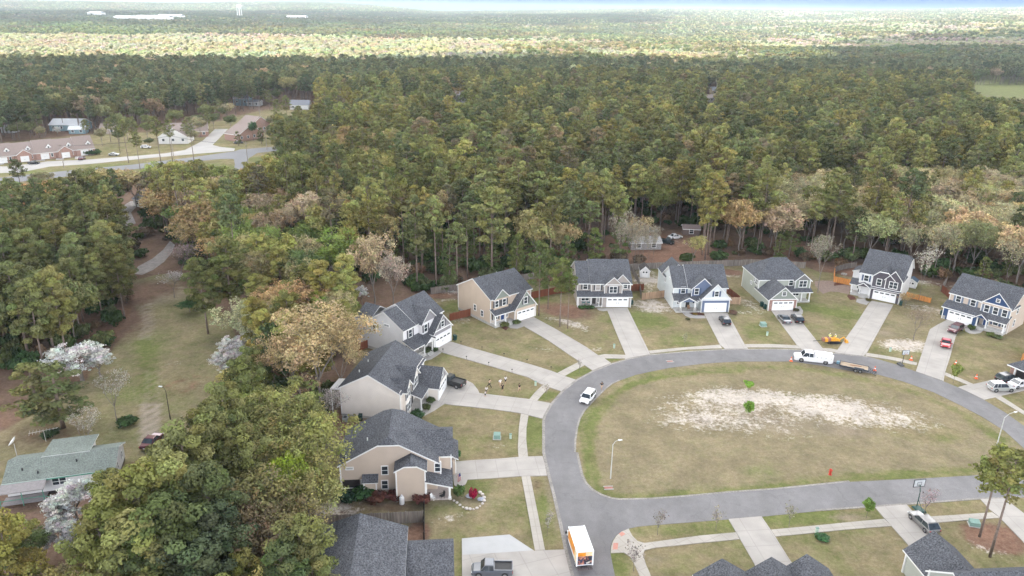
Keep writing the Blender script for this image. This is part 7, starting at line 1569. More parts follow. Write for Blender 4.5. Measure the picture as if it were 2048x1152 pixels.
for px_, py_, w_, d_, h_, rz, lab in ((994, 876, 1.1, 1.0, .85, 0, 'green transformer box on the lawn below the cream house driveway'), (1526, 652, 1.2, 1.1, .85, 5, 'green transformer box on the lawn left of the slate grey sedan'), (1948, 1050, 1.25, 1.0, .7, -15, 'green transformer box near the two tall pines')):
    c = at(px_, py_); root = empty('transformer_box', c, R(rz), lab, 'utility box', 'green transformer boxes'); q = MB(); q.hexa([(-w_ / 2, -d_ / 2, .08), (w_ / 2, -d_ / 2, .08), (w_ / 2, d_ / 2, .08), (-w_ / 2, d_ / 2, .08)], [(-w_ / 2, -d_ / 2 + .05, h_ - .1), (w_ / 2, -d_ / 2 + .05, h_ - .1), (w_ / 2, d_ / 2, h_), (-w_ / 2, d_ / 2, h_)]); q.build('cabinet', BOXG, root); q = MB(); q.box(-w_ / 2 - .12, w_ / 2 + .12, -d_ / 2 - .12, d_ / 2 + .12, 0, .08); q.build('pad', CONC, root)
PEDG = mat('pedestal_pale_green', (.45, .55, .46), .5)
for px_, py_, lab in ((1021, 877, 'pale utility pedestal right of the transformer on the left lawn'), (1071, 771, 'pale utility pedestal beside the grey house driveway'), (1534, 671, 'pale utility pedestal below the transformer before the sage house'), (1780, 703, 'pale green pedestal on the sandy strip'), (1633, 1066, 'pale pedestal in a green plant by the lower sidewalk'), (1228, 696, 'white pedestal on the lawn left of the taupe house driveway')):
    c = at(px_, py_); root = empty('utility_pedestal', c, 0, lab, 'utility box', 'utility pedestals'); q = MB(); q.box(-.18, .18, -.14, .14, 0, .8); q.build('cabinet', PEDG, root); q = MB(); q.box(-.2, .2, -.16, .16, .8, .9); q.build('cap', BOXG, root)
BIN = mat('bin_green', (.015, .05, .045), .5); bin0 = None
for px_, py_, rz, lab in ((1263, 609, 0, 'dark wheelie bin right of the taupe house garage'), (1523, 613, 10, 'dark green bin beside the wall of the sage house'), (1530, 618, 10, 'second dark bin nearer the brick garage corner'), (1801, 611, -30, 'dark bins right of the charcoal house garage'), (1883, 630, -50, 'dark bin left of the navy garage'), (910, 680, 40, 'dark bin right of the grey house garage'), (721, 841, 0, 'dark bin behind the cream house')):
    c = at(px_, py_)
    if bin0 is None:
        bin0 = root = empty('wheelie_bin', c, R(rz), lab, 'trash bin', 'wheelie bins beside the garages'); q = MB(); q.hexa([(-.26, -.26, .05), (.26, -.26, .05), (.26, .26, .05), (-.26, .26, .05)], [(-.32, -.36, 1.05), (.32, -.36, 1.05), (.32, .36, 1.05), (-.32, .36, 1.05)]); q.build('bin_body', BIN, root); q = MB(); q.hexa([(-.34, -.4, 1.055), (.34, -.4, 1.055), (.34, .38, 1.055), (-.34, .38, 1.055)], [(-.3, -.34, 1.14), (.3, -.34, 1.14), (.3, .38, 1.17), (-.3, .38, 1.17)]); q.build('lid', BIN, root)
        for sg in (-1, 1): q = MB(); q.lathe([(.12, -.03), (.12, .03)], 10, (sg * .29, .3, .12), 'x'); q.build('wheel', BLACK, root)
    else: copy_thing(bin0, c, R(rz), lab)
# propane tank
c = at(804, 1008); root = empty('propane_tank', c, 0, 'white upright propane tank against the tan side wall', 'tank'); q = MB(); q.lathe([(.25, 0), (.36, .08), (.37, 1.0), (.3, 1.2), (.12, 1.3)], 14); q.build('cylinder', WHP, root); q = MB(); q.lathe([(.13, 1.28), (.13, 1.5), (.05, 1.55)], 10); q.build('cap', WHP, root)
# patio chairs
def chair(px_, py_, rz, m_, lab, z=.35, s_=1.0, group=None):
    c = at(px_, py_, z); root = empty('patio_chair', c, R(rz), lab, 'chair', group); root.scale = (s_,) * 3
    q = MB(); q.box(-.3, .3, -.3, .3, .38, .44); q.build('seat', m_, root); q = MB(); q.hexa([(-.3, .26, .44), (.3, .26, .44), (.3, .31, .44), (-.3, .31, .44)], [(-.27, .42, 1.1), (.27, .42, 1.1), (.27, .47, 1.1), (-.27, .47, 1.1)]); q.build('backrest', m_, root)
    for x in (-.27, .27):
        for y in (-.27, .27): q = MB(); q.tube([(x, y, 0), (x, y, .4)], .03, 4); q.build('leg', m_, root)
    for x in (-.33, .33): q = MB(); q.box(x - .04, x + .04, -.3, .35, .6, .64); q.build('armrest', m_, root)
TEAL = mat('teal_chair', (.02, .13, .15), .5)
chair(1167, 608, 0, TEAL, 'left teal chair on the taupe house porch', .36, 1.15); chair(1177, 608, 0, TEAL, 'right teal chair on the taupe house porch', .36, 1.15)
chair(884, 996, -60, DARK, 'dark patio chair on the open corner porch', .26, .95); chair(866, 999, 60, WHITE, 'white patio chair left of the dark one on the corner porch', .26, .8)
chair(1717, 586, -30, DARK, 'dark porch chair at the charcoal house', .71, .9); chair(1377, 620, 0, mat('wicker', (.25, .15, .09), .8), 'brown wicker chair on the pale blue-grey house porch', .32, 1.0)
# flag
c = at(919, 975); FL = mat_flag = _new('flag_cloth')[0]
def flag_mat():
    m, nt, b = _new('flag_stripes'); b.inputs['Roughness'].default_value = .8; tc = node(nt, 'ShaderNodeTexCoord'); sp = node(nt, 'ShaderNodeSeparateXYZ'); nt.links.new(tc.outputs['UV'], sp.inputs[0])
    a = node(nt, 'ShaderNodeMath', operation='MULTIPLY'); a.inputs[1].default_value = 6.5; nt.links.new(sp.outputs['Y'], a.inputs[0]); f = node(nt, 'ShaderNodeMath', operation='FRACT'); nt.links.new(a.outputs[0], f.inputs[0]); g_ = node(nt, 'ShaderNodeMath', operation='GREATER_THAN'); g_.inputs[1].default_value = .5; nt.links.new(f.outputs[0], g_.inputs[0])
    mx = node(nt, 'ShaderNodeMix', data_type='RGBA'); mx.inputs['A'].default_value = (.75, .74, .72, 1); mx.inputs['B'].default_value = (.5, .04, .05, 1); nt.links.new(g_.outputs[0], mx.inputs['Factor'])
    cx = node(nt, 'ShaderNodeMath', operation='LESS_THAN'); cx.inputs[1].default_value = .4; nt.links.new(sp.outputs['X'], cx.inputs[0]); cy = node(nt, 'ShaderNodeMath', operation='GREATER_THAN'); cy.inputs[1].default_value = .46; nt.links.new(sp.outputs['Y'], cy.inputs[0]); mu = node(nt, 'ShaderNodeMath', operation='MULTIPLY'); nt.links.new(cx.outputs[0], mu.inputs[0]); nt.links.new(cy.outputs[0], mu.inputs[1])
    m2 = node(nt, 'ShaderNodeMix', data_type='RGBA'); nt.links.new(mu.outputs[0], m2.inputs['Factor']); nt.links.new(mx.outputs['Result'], m2.inputs['A']); m2.inputs['B'].default_value = (.03, .05, .2, 1); nt.links.new(m2.outputs['Result'], b.inputs['Base Color']); return m
bpy.data.materials.remove(FL)
c = at(913, 968); root = empty('flag', (c[0], c[1], 0), R(-40), 'red white and blue striped flag hanging by the corner porch', 'flag')
q = MB(); q.tube([(0, 0, 1.5), (.9, 0, 2.4)], .03, 5); q.build('flag_pole', POLE, root)
nu, nv = 8, 5; vv = []; ff = []; uv = []
for i in range(nu + 1):
    for j in range(nv + 1):
        u, v = i / nu, j / nv; vv.append((.88 - u * .15 - v * .0 + .0, .07 * math.sin(u * 7 + v), 2.35 - u * 1.35)); vv[-1] = (.88 - (1 - v) * .75 + u * .1, .07 * math.sin(u * 6 + v * 4), 2.36 - (1 - v) * .72 - u * 1.25)
for i in range(nu):
    for j in range(nv): a_ = i * (nv + 1) + j; ff.append((a_, a_ + 1, a_ + nv + 2, a_ + nv + 1)); uv += [(i / nu, j / nv), (i / nu, (j + 1) / nv), ((i + 1) / nu, (j + 1) / nv), ((i + 1) / nu, j / nv)]
me = bpy.data.meshes.new('cloth'); me.from_pydata(vv, [], ff); l_ = me.uv_layers.new(name='UVMap'); l_.data.foreach_set('uv', [t for p_ in uv for t in p_]); me.materials.append(flag_mat()); o_ = bpy.data.objects.new('cloth', me); COL.objects.link(o_); o_.parent = root
# hedges of the townhouses
for i, px_ in enumerate((20, 60, 98, 137, 178, 190)): tree('shrub', at(px_, 322 - px_ * .07), 2.4, (.06, .10, .04), ('first', 'second', 'third', 'fourth', 'fifth', 'sixth')[i] + ' dark hedge bush from the left before the townhouses', wide=1.3)
# garden shrubs
for px_, py_, hh, tint, wd, lab in ((946, 996, 1.7, (.28, .015, .05), .42, 'small crimson maple in the round flower bed'), (919, 992, 1.8, (.09, .15, .05), .55, 'green shrub between the porch and the crimson maple'), (913, 918, 1.7, (.06, .14, .05), .5, 'green shrub at the left end of the wide driveway'),
    (752, 1000, 1.3, (.14, .06, .045), 1.3, 'reddish brown shrub under the small side roof'), (790, 998, 1.4, (.14, .05, .045), 1.0, 'dark red shrub left of the propane tank'), (843, 1004, 1.4, (.15, .06, .05), 1.1, 'dark red shrub right of the propane tank'), (729, 994, 2.0, (.05, .11, .04), 1.0, 'dense green bush beside the small side roof'), (695, 1002, 1.4, (.04, .08, .05), 1.3, 'dark green bush below the screened opening'), (674, 996, 1.2, (.05, .06, .04), 1.2, 'dark bush at the back corner of the clipped-gable house'),
    (833, 836, 1.3, (.05, .10, .04), 1.2, 'round green shrub at the front corner of the cream house'), (852, 818, 1.0, (.08, .10, .04), 1.1, 'low green shrub in the mulch of the cream house'), (861, 804, 1.0, (.08, .11, .04), 1.1, 'clipped shrub by the cream garage'),
    (851, 708, .8, (.08, .11, .05), 1.2, 'first clipped shrub by the grey house path'), (857, 703, .8, (.08, .11, .05), 1.2, 'second clipped shrub by the grey house path'), (869, 702, .8, (.07, .11, .05), 1.2, 'clipped shrub nearest the grey house garage'), (860, 699, .7, (.09, .10, .06), 1.2, 'back clipped shrub by the grey house wall'),
    (1008, 652, 1.0, (.14, .15, .05), 1.4, 'yellowish shrub at the tan house steps'), (1033, 647, .9, (.10, .13, .05), 1.3, 'green shrub left of the tan house garage'),
    (1163, 617, .8, (.06, .11, .04), 1.2, 'leftmost of three shrubs before the taupe porch'), (1173, 617, .8, (.06, .12, .04), 1.2, 'middle one of three shrubs before the taupe porch'), (1183, 617, .8, (.06, .11, .04), 1.2, 'rightmost of three shrubs before the taupe porch'),
    (1390, 630, .5, (.20, .14, .05), 1.4, 'low yellow-brown plant in the mulch of the pale blue-grey house'), (1466, 628, 1.0, (.2, .12, .09), 1.1, 'reddish shrub right of the pale blue-grey garage'), (1592, 622, .7, (.08, .08, .05), 1.2, 'dark shrub right of the brick garage'),
    (1737, 602, .6, (.14, .12, .05), 1.3, 'small shrub left of the charcoal garage'), (1941, 659, 1.1, (.09, .12, .04), 1.0, 'green shrub beside the navy house steps'), (1982, 672, .8, (.12, .15, .05), 1.5, 'yellow-green shrub before the navy porch rail'), (1997, 677, .8, (.10, .13, .05), 1.5, 'green shrub at the end of the navy porch'),
    (1644, 1077, .5, (.06, .14, .06), 2.2, 'low dark green plant beside the lower sidewalk'), (255, 848, 1.4, (.05, .09, .03), 1.4, 'low green bush at the foot of the bare tree in the clearing'), (102, 872, 1.2, (.05, .08, .04), 1.4, 'green bush beside the television aerial'),
    (1375, 640, .5, (.08, .08, .04), 1.2, 'tiny plant at the bend of the curved path')):
    c = at(px_, py_, .03); tree('shrub', c, hh, tint, lab, wide=wd)
# stones round the flower bed
STN = mat('pale_stone', (.55, .50, .46), .9, var=.2); rr = random.Random(3); v0 = None
ring = [(868,1000),(876,999),(884,997),(892,998),(900,999),(908,1002),(914,1006),(920,1011),(926,1015),(933,1018),(940,1019),(947,1019),(954,1017),(960,1013),(965,1008),(968,1002),(968,996),(965,990),(960,986)]
for i, (px_, py_) in enumerate(ring):
    c = at(px_, py_)
    if v0 is None:
        q = MB(); q.lathe([(.12, 0), (.22, .06), (.2, .16), (.08, .22)], 7); v0 = tag(q.build('garden_stone', STN, None, loc=c), 'pale edging stone around the flower bed of the crimson maple', 'stone', 'edging stones around the flower bed')
    else: o_ = v0.copy(); COL.objects.link(o_); o_.location = c; o_.rotation_euler = (0, 0, rr.random() * 6); o_.scale = [rr.uniform(.7, 1.4)] * 3
for px_, py_, w_, lab in ((941, 994, 1.0, 'grey-blue boulder in the flower bed'), (962, 1000, .8, 'grey-blue boulder at the right rim of the flower bed')):
    q = MB(); q.lathe([(.35, 0), (.5, .15), (.38, .38), (.12, .46)], 8); o_ = q.build('boulder', mat('blue_grey_stone', (.36, .38, .44), .8, var=.15), None, loc=at(px_, py_)); o_.scale = (w_ * 1.5, w_, w_); tag(o_, lab, 'rock')
# drains, marks
DR = mat('drain_red_clay', (.33, .16, .13), .9)
for px_, py_, rz, lab in ((1217, 976, 5, 'rust-coloured storm drain in the grass of the island tip'), (1340, 723, 10, 'small rusty manhole cover in the road at the top')):
    c = at(px_, py_, .035); root = empty('storm_drain', c, R(rz), lab, 'drain'); q = MB(); q.box(-.6, .6, -.3, .3, 0, .04); q.build('grate', DR, root)
    q = MB(); q.box(-.72, .72, -.42, -.31, 0, .08); q.box(-.72, .72, .31, .42, 0, .08); q.build('surround', CONC, root)
# path lights along the grey house driveway
pl0 = None
for px_, py_ in ((886, 704), (922, 683.5+6), (964, 697+3), (1008, 711+2), (1054, 725), (1102, 740), (933, 719), (977.5, 731), (1024, 745)):
    c = at(px_, py_)
    if pl0 is None:
        pl0 = empty('path_light', c, 0, 'small black path light along the driveway of the grey house', 'path light', 'path lights along the grey house driveway'); q = MB(); q.tube([(0, 0, 0), (0, 0, .5)], .025, 4); q.build('stake', BLACK, pl0); q = MB(); q.lathe([(.12, .5), (.05, .6)], 8); q.build('lamp_shade', BLACK, pl0); pl0.scale = (1.3,) * 3
    else: copy_thing(pl0, c)
# aerial and dish by the green-roofed house
ALU = mat('aluminium', (.7, .68, .66), .4, metal=.6)
c = at(92, 883); root = empty('television_aerial', c, R(28), 'tall television aerial lying over the yard above the green roof', 'aerial'); q = MB(); q.tube([(0, 0, 0), (0, 0, 2.0)], .04, 5); q.build('mast', ALU, root)
q = MB(); q.tube([(-2, 0, 2.0), (2, 0, 2.0)], .035, 4)
for i in range(9): x = -1.9 + i * .46; q.tube([(x, -.25 - .07 * (9 - i), 2.0), (x, .25 + .07 * (9 - i), 2.0)], .02, 3)
q.build('antenna', ALU, root)
c = at(34, 912); root = empty('satellite_dish', c, R(200), 'white satellite dish on a pole behind the green roof', 'satellite dish'); q = MB(); q.tube([(0, 0, 0), (0, 0, 2.2)], .05, 5); q.build('pole', POLE, root); q = MB(); q.lathe([(.05, 0), (.5, .1), (.75, .28), (.72, .31), (.45, .14), (.05, .05)], 14, (0, 0, 0), 'x'); o_ = q.build('dish', WHITE, root); o_.location = (0, 0, 2.5); o_.rotation_euler = (0, R(-40), 0)
# fire pits and yard clutter
for px_, py_, lab in ((901, 583, 'round fire pit on sand behind the tan house'), (1688, 549, 'round stone fire pit behind the orange fence')):
    q = MB(); q.lathe([(.75, 0), (.8, .25), (.62, .3), (.55, .08)], 12); tag(q.build('fire_pit', STONE, None, loc=at(px_, py_)), lab, 'fire pit')
for px_, py_, w_, d_, h_, lab in ((1797, 560, .9, .9, .8, 'grey air conditioner unit behind the charcoal house'), (637+54, 842, .9, .9, .8, 'dark air conditioner unit behind the cream house')):
    c = at(px_, py_); root = empty('air_conditioner', c, 0, lab, 'air conditioner'); q = MB(); q.box(-w_ / 2, w_ / 2, -d_ / 2, d_ / 2, .05, h_); q.build('casing', mat('ac_grey', (.3, .32, .32), .6), root); q = MB(); q.lathe([(.34, h_ + .005), (.3, h_ + .05)], 12); q.build('fan_grille', DARK, root)

# ---------------- people ----------------
SKIN = mat('skin', (.42, .25, .18), .6, var=.03)
def skinned(name, pts_, edges, rad, m_, parent, root_i=0, sub=1):
    me = bpy.data.meshes.new(name); me.from_pydata(pts_, edges, []); o_ = bpy.data.objects.new(name, me); COL.objects.link(o_)
    md = o_.modifiers.new('skin', 'SKIN'); md.use_smooth_shade = True
    for i, v in enumerate(me.skin_vertices[0].data if me.skin_vertices else []): v.radius = (rad[i], rad[i]) if not hasattr(rad[i], '__len__') else rad[i]; v.use_root = i == root_i
    s2 = o_.modifiers.new('sub', 'SUBSURF'); s2.levels = sub; s2.render_levels = sub
    me.materials.append(m_); o_.parent = parent; return o_
def person(px_, py_, rz, H_, top, legs_c, hair, lab, z=0.0, stride=.18, arms=(.25, -.25), legs_bare=True, lean=0.0, raise_=0.0, vest=None):
    c = at(px_, py_, z); root = empty('person', c, rz, lab, 'person'); s = H_ / 1.75
    hip = Vector((0, 0, .93)); ch = Vector((0, lean, 1.32)); nk = Vector((0, lean * 1.2, 1.50)); hd = Vector((0, lean * 1.3 + .02, 1.60)); cr = Vector((0, lean * 1.3 + .0, 1.72))
    P_ = [hip, Vector((0, lean * .4, 1.10)), ch, nk, hd, cr]; rd = [(.15, .11), (.125, .095), (.16, .105), .055, .088, .075]; E_ = [(0, 1), (1, 2), (2, 3), (3, 4), (4, 5)]
    parts = {}
    for sg in (-1, 1):
        k = len(P_); st = stride * sg
        sh = Vector((sg * .19, lean, 1.42)); el_ = sh + Vector((sg * .07, arms[0] * -sg * .5, -.27 + raise_ * .3)); wr = el_ + Vector((sg * -.02, .08 + arms[0] * -sg * .5, -.24 + raise_ * .45)); pa = wr + (wr - el_).normalized() * .07
        P_ += [sh, el_, wr, pa]; rd += [.055, .042, .027, (.035, .018)]; E_ += [(2, k), (k, k + 1), (k + 1, k + 2), (k + 2, k + 3)]; parts['arm%d' % sg] = k
        d_ = (wr - el_).normalized(); sd = Vector((0, 1, 0))
        for j, (off, ln) in enumerate(((-.028, .065), (-.010, .075), (.010, .07), (.027, .055))):
            kk = len(P_); a_ = pa + sd * off + d_ * .02; b1 = a_ + d_ * ln * .6; b2 = b1 + (d_ + Vector((-sg * .5, 0, 0))).normalized() * ln * .45; P_ += [a_, b1, b2]; rd += [.009, .009, .008]; E_ += [(k + 3, kk), (kk, kk + 1), (kk + 1, kk + 2)]
        kk = len(P_); th_ = wr + sd * .03 + d_ * .03; P_ += [th_, th_ + sd * .025 + d_ * .04]; rd += [.010, .009]; E_ += [(k + 2, kk), (kk, kk + 1)]
        k = len(P_); hp = Vector((sg * .09, 0, .88)); kn = hp + Vector((sg * .01, st * .8 + .03, -.42)); an = Vector((sg * .1, st * 1.6 - .02, .09 + max(0, -st) * .35)); to = an + Vector((sg * .02, .16, -.05))
        P_ += [hp, kn, an, to]; rd += [.085, .058, .04, (.04, .028)]; E_ += [(0, k), (k, k + 1), (k + 1, k + 2), (k + 2, k + 3)]; parts['leg%d' % sg] = k
    body = skinned('body', [tuple(p * s) for p in P_], E_, [tuple(x * s for x in r_) if hasattr(r_, '__len__') else r_ * s for r_ in rd], SKIN, root)
    # clothes grown over the same joints
    def cloth(nm, ids, edges, infl, m_): skinned(nm, [tuple(P_[i] * s) for i in ids], edges, [tuple((x + infl) * s for x in rd[i]) if hasattr(rd[i], '__len__') else (rd[i] + infl) * s for i in ids], m_, root)
    aL, aR, lL, lR = parts['arm-1'], parts['arm1'], parts['leg-1'], parts['leg1']
    if top: cloth('shirt', [1, 2, 0, aL, aL + 1, aR, aR + 1], [(0, 1), (0, 2), (1, 3), (3, 4), (1, 5), (5, 6)], .018, top)
    if legs_c: cloth('trousers' if not legs_bare else 'shorts', [0, lL, lL + 1, lR, lR + 1] + ([] if legs_bare else [lL + 2, lR + 2]), [(0, 1), (1, 2), (0, 3), (3, 4)] + ([] if legs_bare else [(2, 5), (4, 6)]), .014, legs_c)
    hm_ = MB(); hm_.lathe([(.0, 1.77), (.05, 1.765), (.09, 1.72), (.098, 1.66), (.085, 1.60)][::-1], 10, (0, lean * 1.3 - .012, 0)); hm_.v = [(x * s, y * s, z_ * s) for x, y, z_ in hm_.v]; hm_.build('hair' if not vest else 'hard_hat', hair, root, smooth=True)
    fc = MB(); y0 = lean * 1.3 + .105
    for sg in (-1, 1): fc.box(sg * .032 - .01, sg * .032 + .01, y0 - .02, y0 - .004, 1.645, 1.66)
    fc.box(-.02, .02, y0 - .018, y0 - .003, 1.565, 1.572); fc.v = [(x * s, y * s, z_ * s) for x, y, z_ in fc.v]; fc.build('eyes_and_mouth', DARK, root)
    ns = MB(); ns.hexa([(-.014, y0 - .02, 1.595), (.014, y0 - .02, 1.595), (.014, y0 + .012, 1.598), (-.014, y0 + .012, 1.598)], [(-.008, y0 - .02, 1.64), (.008, y0 - .02, 1.64), (.006, y0 - .008, 1.638), (-.006, y0 - .008, 1.638)]); ns.v = [(x * s, y * s, z_ * s) for x, y, z_ in ns.v]; ns.build('nose', SKIN, root)
    for sg in (-1, 1): er = MB(); er.box(sg * .088 - .008, sg * .088 + .008, lean * 1.3 - .01, lean * 1.3 + .02, 1.60, 1.65); er.v = [(x * s, y * s, z_ * s) for x, y, z_ in er.v]; er.build('ear', SKIN, root)
    return root
CW = mat('cloth_white', (.75, .75, .76), .8, var=.05); CB = mat('cloth_black', (.015, .014, .016), .8); CT = mat('cloth_beige', (.55, .40, .29), .8, var=.05); CG = mat('cloth_olive', (.12, .12, .08), .8); CJ = mat('cloth_denim', (.10, .13, .2), .8); HRD = mat('hair_dark', (.03, .02, .015), .7); HRB = mat('hair_brown', (.14, .08, .04), .7); HV = mat('hi_vis_yellow', (.75, .85, .30), .7)
person(979, 775, R(250), 1.72, CT, CB, HRD, 'person in beige top and black trousers striding on the lawn', stride=.32, legs_bare=False, raise_=.5)
person(972.5, 787, R(200), 1.5, CW, CG, HRD, 'person in white top bending near the driveway edge', stride=.1, lean=.12)
person(970.5, 794, R(90), 1.3, CW, CB, HRB, 'child in white with dark shorts on the edge of the driveway', z=.1, stride=.12)
person(1000, 774, R(230), 1.75, CW, CT, HRB, 'person in a white shirt and beige shorts beside the one in black', stride=.15)
person(1005, 783, R(180), 1.65, CB, CB, HRD, 'person in a long black top with bare legs on the lawn', stride=.12)
person(1011, 767, R(200), 1.6, CW, CB, HRD, 'person in a white top and black shorts farthest up the lawn', stride=.2)
person(1038.5, 783, R(150), 1.65, CB, CT, HRD, 'person in a black top and pale shorts apart on the right of the lawn', stride=.25)
person(1203, 780, R(20), 1.75, CB, CT, HRD, 'person in a black shirt walking in the road behind the white car', z=.03, stride=.15)
WHH = mat('hard_hat_white', (.8, .8, .78), .4)
person(1658, 682, R(170), 1.78, HV, CJ, WHH, 'worker in a yellow high-visibility vest, left one behind the machine', legs_bare=False, vest=1, raise_=.3)
person(1669, 683, R(140), 1.78, HV, CJ, WHH, 'worker in a yellow high-visibility vest, right one behind the machine', legs_bare=False, vest=1, lean=.08, raise_=.3)

# ---------------- far buildings ----------------
RBR = mat('far_brown_roof', (.26, .21, .19), .95, var=.1); BRK = mat('far_brick', (.36, .23, .19), .9, var=.15); FW = mat('far_white_wall', (.66, .65, .63), .7); FG = mat('far_grey_roof', (.20, .21, .24), .9, var=.1); FMET = mat('white_metal_roof', (.72, .75, .8), .5); FBL = mat('far_blue_wall', (.22, .32, .36), .8)
def townhouses():
    a = at(-150, 342); b_ = at(192, 309); th = math.atan2(b_[1] - a[1], b_[0] - a[0]); L_ = math.hypot(b_[0] - a[0], b_[1] - a[1])
    h = House('long row of brick townhouses with brown roofs, dormers and white garages', a[0], a[1], math.degrees(th), BRK, name='townhouse_row', cat='townhouses', roof=RBR)
    n = 8; w = L_ / n
    for i in range(n):
        x0, x1 = i * w, (i + 1) * w; up = .35 * (i % 2) + .1 * i
        h.wall(x0 + .05, x1 - .05, 0, 11, 0, 3.2); h.gable_x(x0, x1, 0, 11, 3.3, 7.2 + up, oe=.4, og=.05, ends=(i == 0, i == n - 1))
        if i % 2 == 0: h.gable_y(x0 + .6, x0 + 6.4, -1.6, 4, 3.3, 5.4, m=BRK, og=.2); h.wall(x0 + .7, x0 + 6.3, -1.6, .1, 0, 3.2); h.garage(x0 + 3.5, -1.64, 2.9, 2.3, arch=0)
        else: h.garage(x0 + 3.5, -.04, 2.9, 2.3, arch=0)
        h.gable_y(x1 - 3.2, x1 - 1.2, 1.6, 4.4, 5.2, 6.4, m=WHITE, og=.15, oe=.15); h.wall(x1 - 3.1, x1 - 1.3, 1.65, 3.5, 4.0, 5.2, WHITE); h.win(x1 - 2.2, 1.6, 5.0, .7, .8)
        h.win(x1 - 3.3, 0, 1.7, .8, 1.4); h.win(x1 - 1.6, 0, 1.7, .8, 1.4)
    h.done()
townhouses()
def fhouse(lab, px_, py_, th, w, d, he, hr, wm, rm, z=0, axis='x', name='house', gar=0):
    c = at(px_, py_); h = House(lab, c[0], c[1], th, wm, name=name, cat='house', roof=rm); h.o.location.z = float(elev(c[0], c[1])); h.wall(0, w, 0, d, 0, he)
    (h.gable_x if axis == 'x' else h.gable_y)(0, w, 0, d, he, hr)
    k = max(1, int(w / 4))
    for i in range(k): h.win(w * (i + .5) / k, 0, he * .55, 1.2, 1.2)
    if gar: h.garage(w * .75, -.04, 4.6, arch=0)
    h.done(); return h
h = fhouse('white-gabled brick building seen through pines on the far left', 318, 288, 8, 14, 12, 3.6, 8.0, FW, RBR, axis='y'); 
fhouse('brown-roofed wing behind the white-gabled brick building', 335, 276, 20, 20, 10, 3.2, 7.0, BRK, RBR)
fhouse('brown-roofed duplex with white rakes beyond the junction', 478, 284, 58, 16, 11, 3.6, 7.6, BRK, RBR, axis='y'); fhouse('rear brown-roofed wing of the duplex beyond the junction', 500, 268, 58, 16, 12, 3.6, 8.6, BRK, RBR, axis='y')
fhouse('house with a bright white metal roof at the upper left', 100, 262, 4, 17, 12, 3.5, 6.0, FBL, FMET); fhouse('low white-roofed annex below the metal-roofed house', 138, 268, 12, 8, 6, 2.6, 4.0, FBL, FMET)
fhouse('small white cottage at the far left edge', 3, 266, 0, 6, 6, 2.8, 4.6, FW, RBR, axis='y'); fhouse('low tan house right of the metal-roofed house', 200, 268, 10, 12, 8, 2.8, 5, mat('far_tan_wall', (.45, .38, .32), .8), RBR)
fhouse('grey-roofed white house at the upper middle left', 580, 219, 4, 13, 9, 3.2, 6.0, FW, FG, gar=1); fhouse('dark blue two-storey house among pines on the upper left', 467, 211, 0, 11, 9, 5, 7.5, FBL, FG); fhouse('pale garage beside the dark blue house', 494, 212, 0, 9, 7, 2.8, 4.2, mat('far_grey_wall', (.45, .46, .47), .8), FG)
fhouse('white two-storey house against the dark wood', 905, 206, 0, 17, 10, 6, 8.5, FW, mat('far_light_roof', (.38, .36, .37), .9)); fhouse('small grey-roofed white house left of the white two-storey one', 804, 213, 0, 9, 8, 4.5, 7, FW, FG)
fhouse('low white house peeping through the wood right of centre', 1408, 204, 0, 16, 10, 3.4, 5.5, FW, mat('far_tan_roof', (.36, .30, .28), .9)); fhouse('yellowish house with a grey roof deep in the wood', 1424, 190, 0, 14, 10, 4, 6.5, mat('far_cream_wall', (.6, .52, .36), .8), FG)
fhouse('weathered grey shack hidden by thin trees behind the taupe house', 1262, 500, 6, 9, 6, 2.3, 3.4, mat('shack_grey', (.30, .29, .28), .9, var=.25), mat('shack_roof', (.36, .35, .34), .9, var=.3), name='shack')
fhouse('small brown hut in the clearing behind the houses', 1366, 470, -5, 5, 4, 2.2, 3.0, mat('hut_brown', (.16, .12, .11), .9), mat('hut_roof', (.24, .19, .18), .9), name='shack')
fhouse('grey-roofed white cottage by the lane in the left wood', 268, 412, -30, 9, 8, 2.8, 4.8, FW, FG); fhouse('dark roof showing deep in the pines on the right', 1335, 364, 0, 8, 7, 3, 4.5, FW, FG)
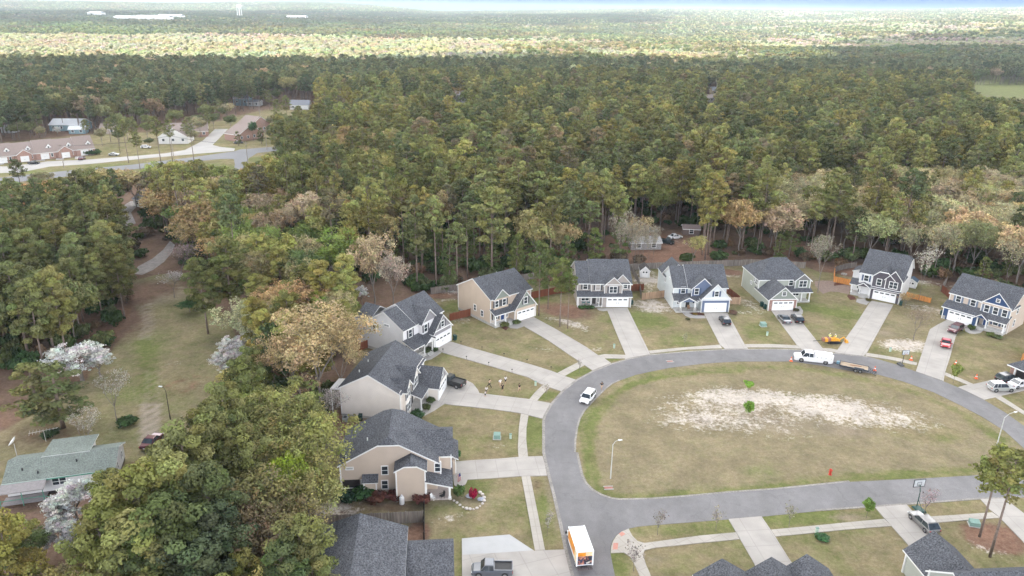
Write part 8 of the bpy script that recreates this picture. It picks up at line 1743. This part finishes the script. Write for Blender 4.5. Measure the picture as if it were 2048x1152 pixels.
# distant white buildings and the water tower
def far_at(px_, dist):
    d = Fw + Rt * (px_ - 1024) / FPX - Up * (18 - 576) / FPX; k = dist / math.hypot(d[0], d[1]); return d[0] * k, d[1] * k
c = far_at(478, 2950); zt_ = float(elev(*c)); root = empty('water_tower', (c[0], c[1], zt_), 0, 'white water tower on the left horizon', 'water tower')
q = MB(); q.lathe([(1.0, 42), (6, 43), (8.5, 46), (8.5, 51), (6, 55), (1.0, 57)], 16); q.build('tank', WHITE, root)
for i in range(6): t = i * math.pi / 3; q = MB(); q.tube([(9 * math.cos(t), 9 * math.sin(t), 0), (8 * math.cos(t), 8 * math.sin(t), 47)], [.7, .6], 6); q.build('leg', WHITE, root)
q = MB(); q.tube([(0, 0, 0), (0, 0, 43)], 1.2, 8); q.build('riser', WHITE, root)
for px_, ds, w, hh, lab in ((245, 2500, 60, 13, 'long white warehouse left of the water tower'), (300, 2450, 90, 15, 'widest white warehouse near the left horizon'), (335, 2700, 70, 13, 'white warehouse just left of the water tower'), (185, 3000, 40, 14, 'small white warehouse farthest left on the horizon'), (590, 2700, 60, 13, 'pale yellow-white building right of the water tower')):
    c = far_at(px_, ds); root = empty('warehouse', (c[0], c[1], float(elev(*c))), 0, lab, 'warehouse'); q = MB(); q.box(-w / 2, w / 2, 0, 40, 0, hh + 9); q.build('wall', FW, root); q = MB(); q.slab([(-w / 2 - 1, -1, hh + 9), (w / 2 + 1, -1, hh + 9), (w / 2 + 1, 20, hh + 13), (-w / 2 - 1, 20, hh + 13)], (0, 0, -.5)); q.slab([(w / 2 + 1, 41, hh + 9), (-w / 2 - 1, 41, hh + 9), (-w / 2 - 1, 20, hh + 13), (w / 2 + 1, 20, hh + 13)], (0, 0, -.5)); q.build('roof', FMET, root)
# utility poles with wires in the distance
def pole_line(px_list, label, Hp=10, wires=3):
    Pp = [at(*p) for p in px_list]; first = None
    for i, c in enumerate(Pp):
        if first is None:
            first = empty('utility_pole', c, 0, label, 'utility pole', label + ' in a line'); q = MB(); q.tube([(0, 0, 0), (0, 0, Hp)], [.17, .11], 6); q.build('pole', mat('grey_wood_pole', (.30, .26, .23), .9), first); q = MB(); q.box(-1.1, 1.1, -.06, .06, Hp - .9, Hp - .75); q.build('crossarm', mat('grey_wood_pole', (.3, .26, .23)), first)
        else: copy_thing(first, c)
    for k in range(wires):
        for a, b_ in zip(Pp[:-1], Pp[1:]):
            q = MB(); off = (k - (wires - 1) / 2) * .9; n_ = 10; pp = []
            for i in range(n_ + 1):
                t = i / n_; pp.append((a[0] + (b_[0] - a[0]) * t + off, a[1] + (b_[1] - a[1]) * t, Hp - .7 - 1.2 * 4 * t * (1 - t)))
            q.tube(pp, .03, 3); tag(q.build('power_line', DARK), 'overhead wire strung between ' + label + 's', 'power line', 'overhead wires of ' + label + 's')
pole_line([(128, 335), (347, 312), (496, 328)], 'dark utility pole by the far street')
pole_line([(534, 300), (520, 232)], 'pale utility pole beyond the junction')
pole_line([(1480, 205), (1560, 199), (1640, 193), (1760, 178), (1960, 168)], 'grey utility pole in the distant clearing', 13)
# trampled clutter in the clearing
for i, (px_, py_, w_) in enumerate(((1268, 508, 1.0), (1420, 500, .8), (1452, 472, 1.2), (1375, 463, 1.4))):
    pass
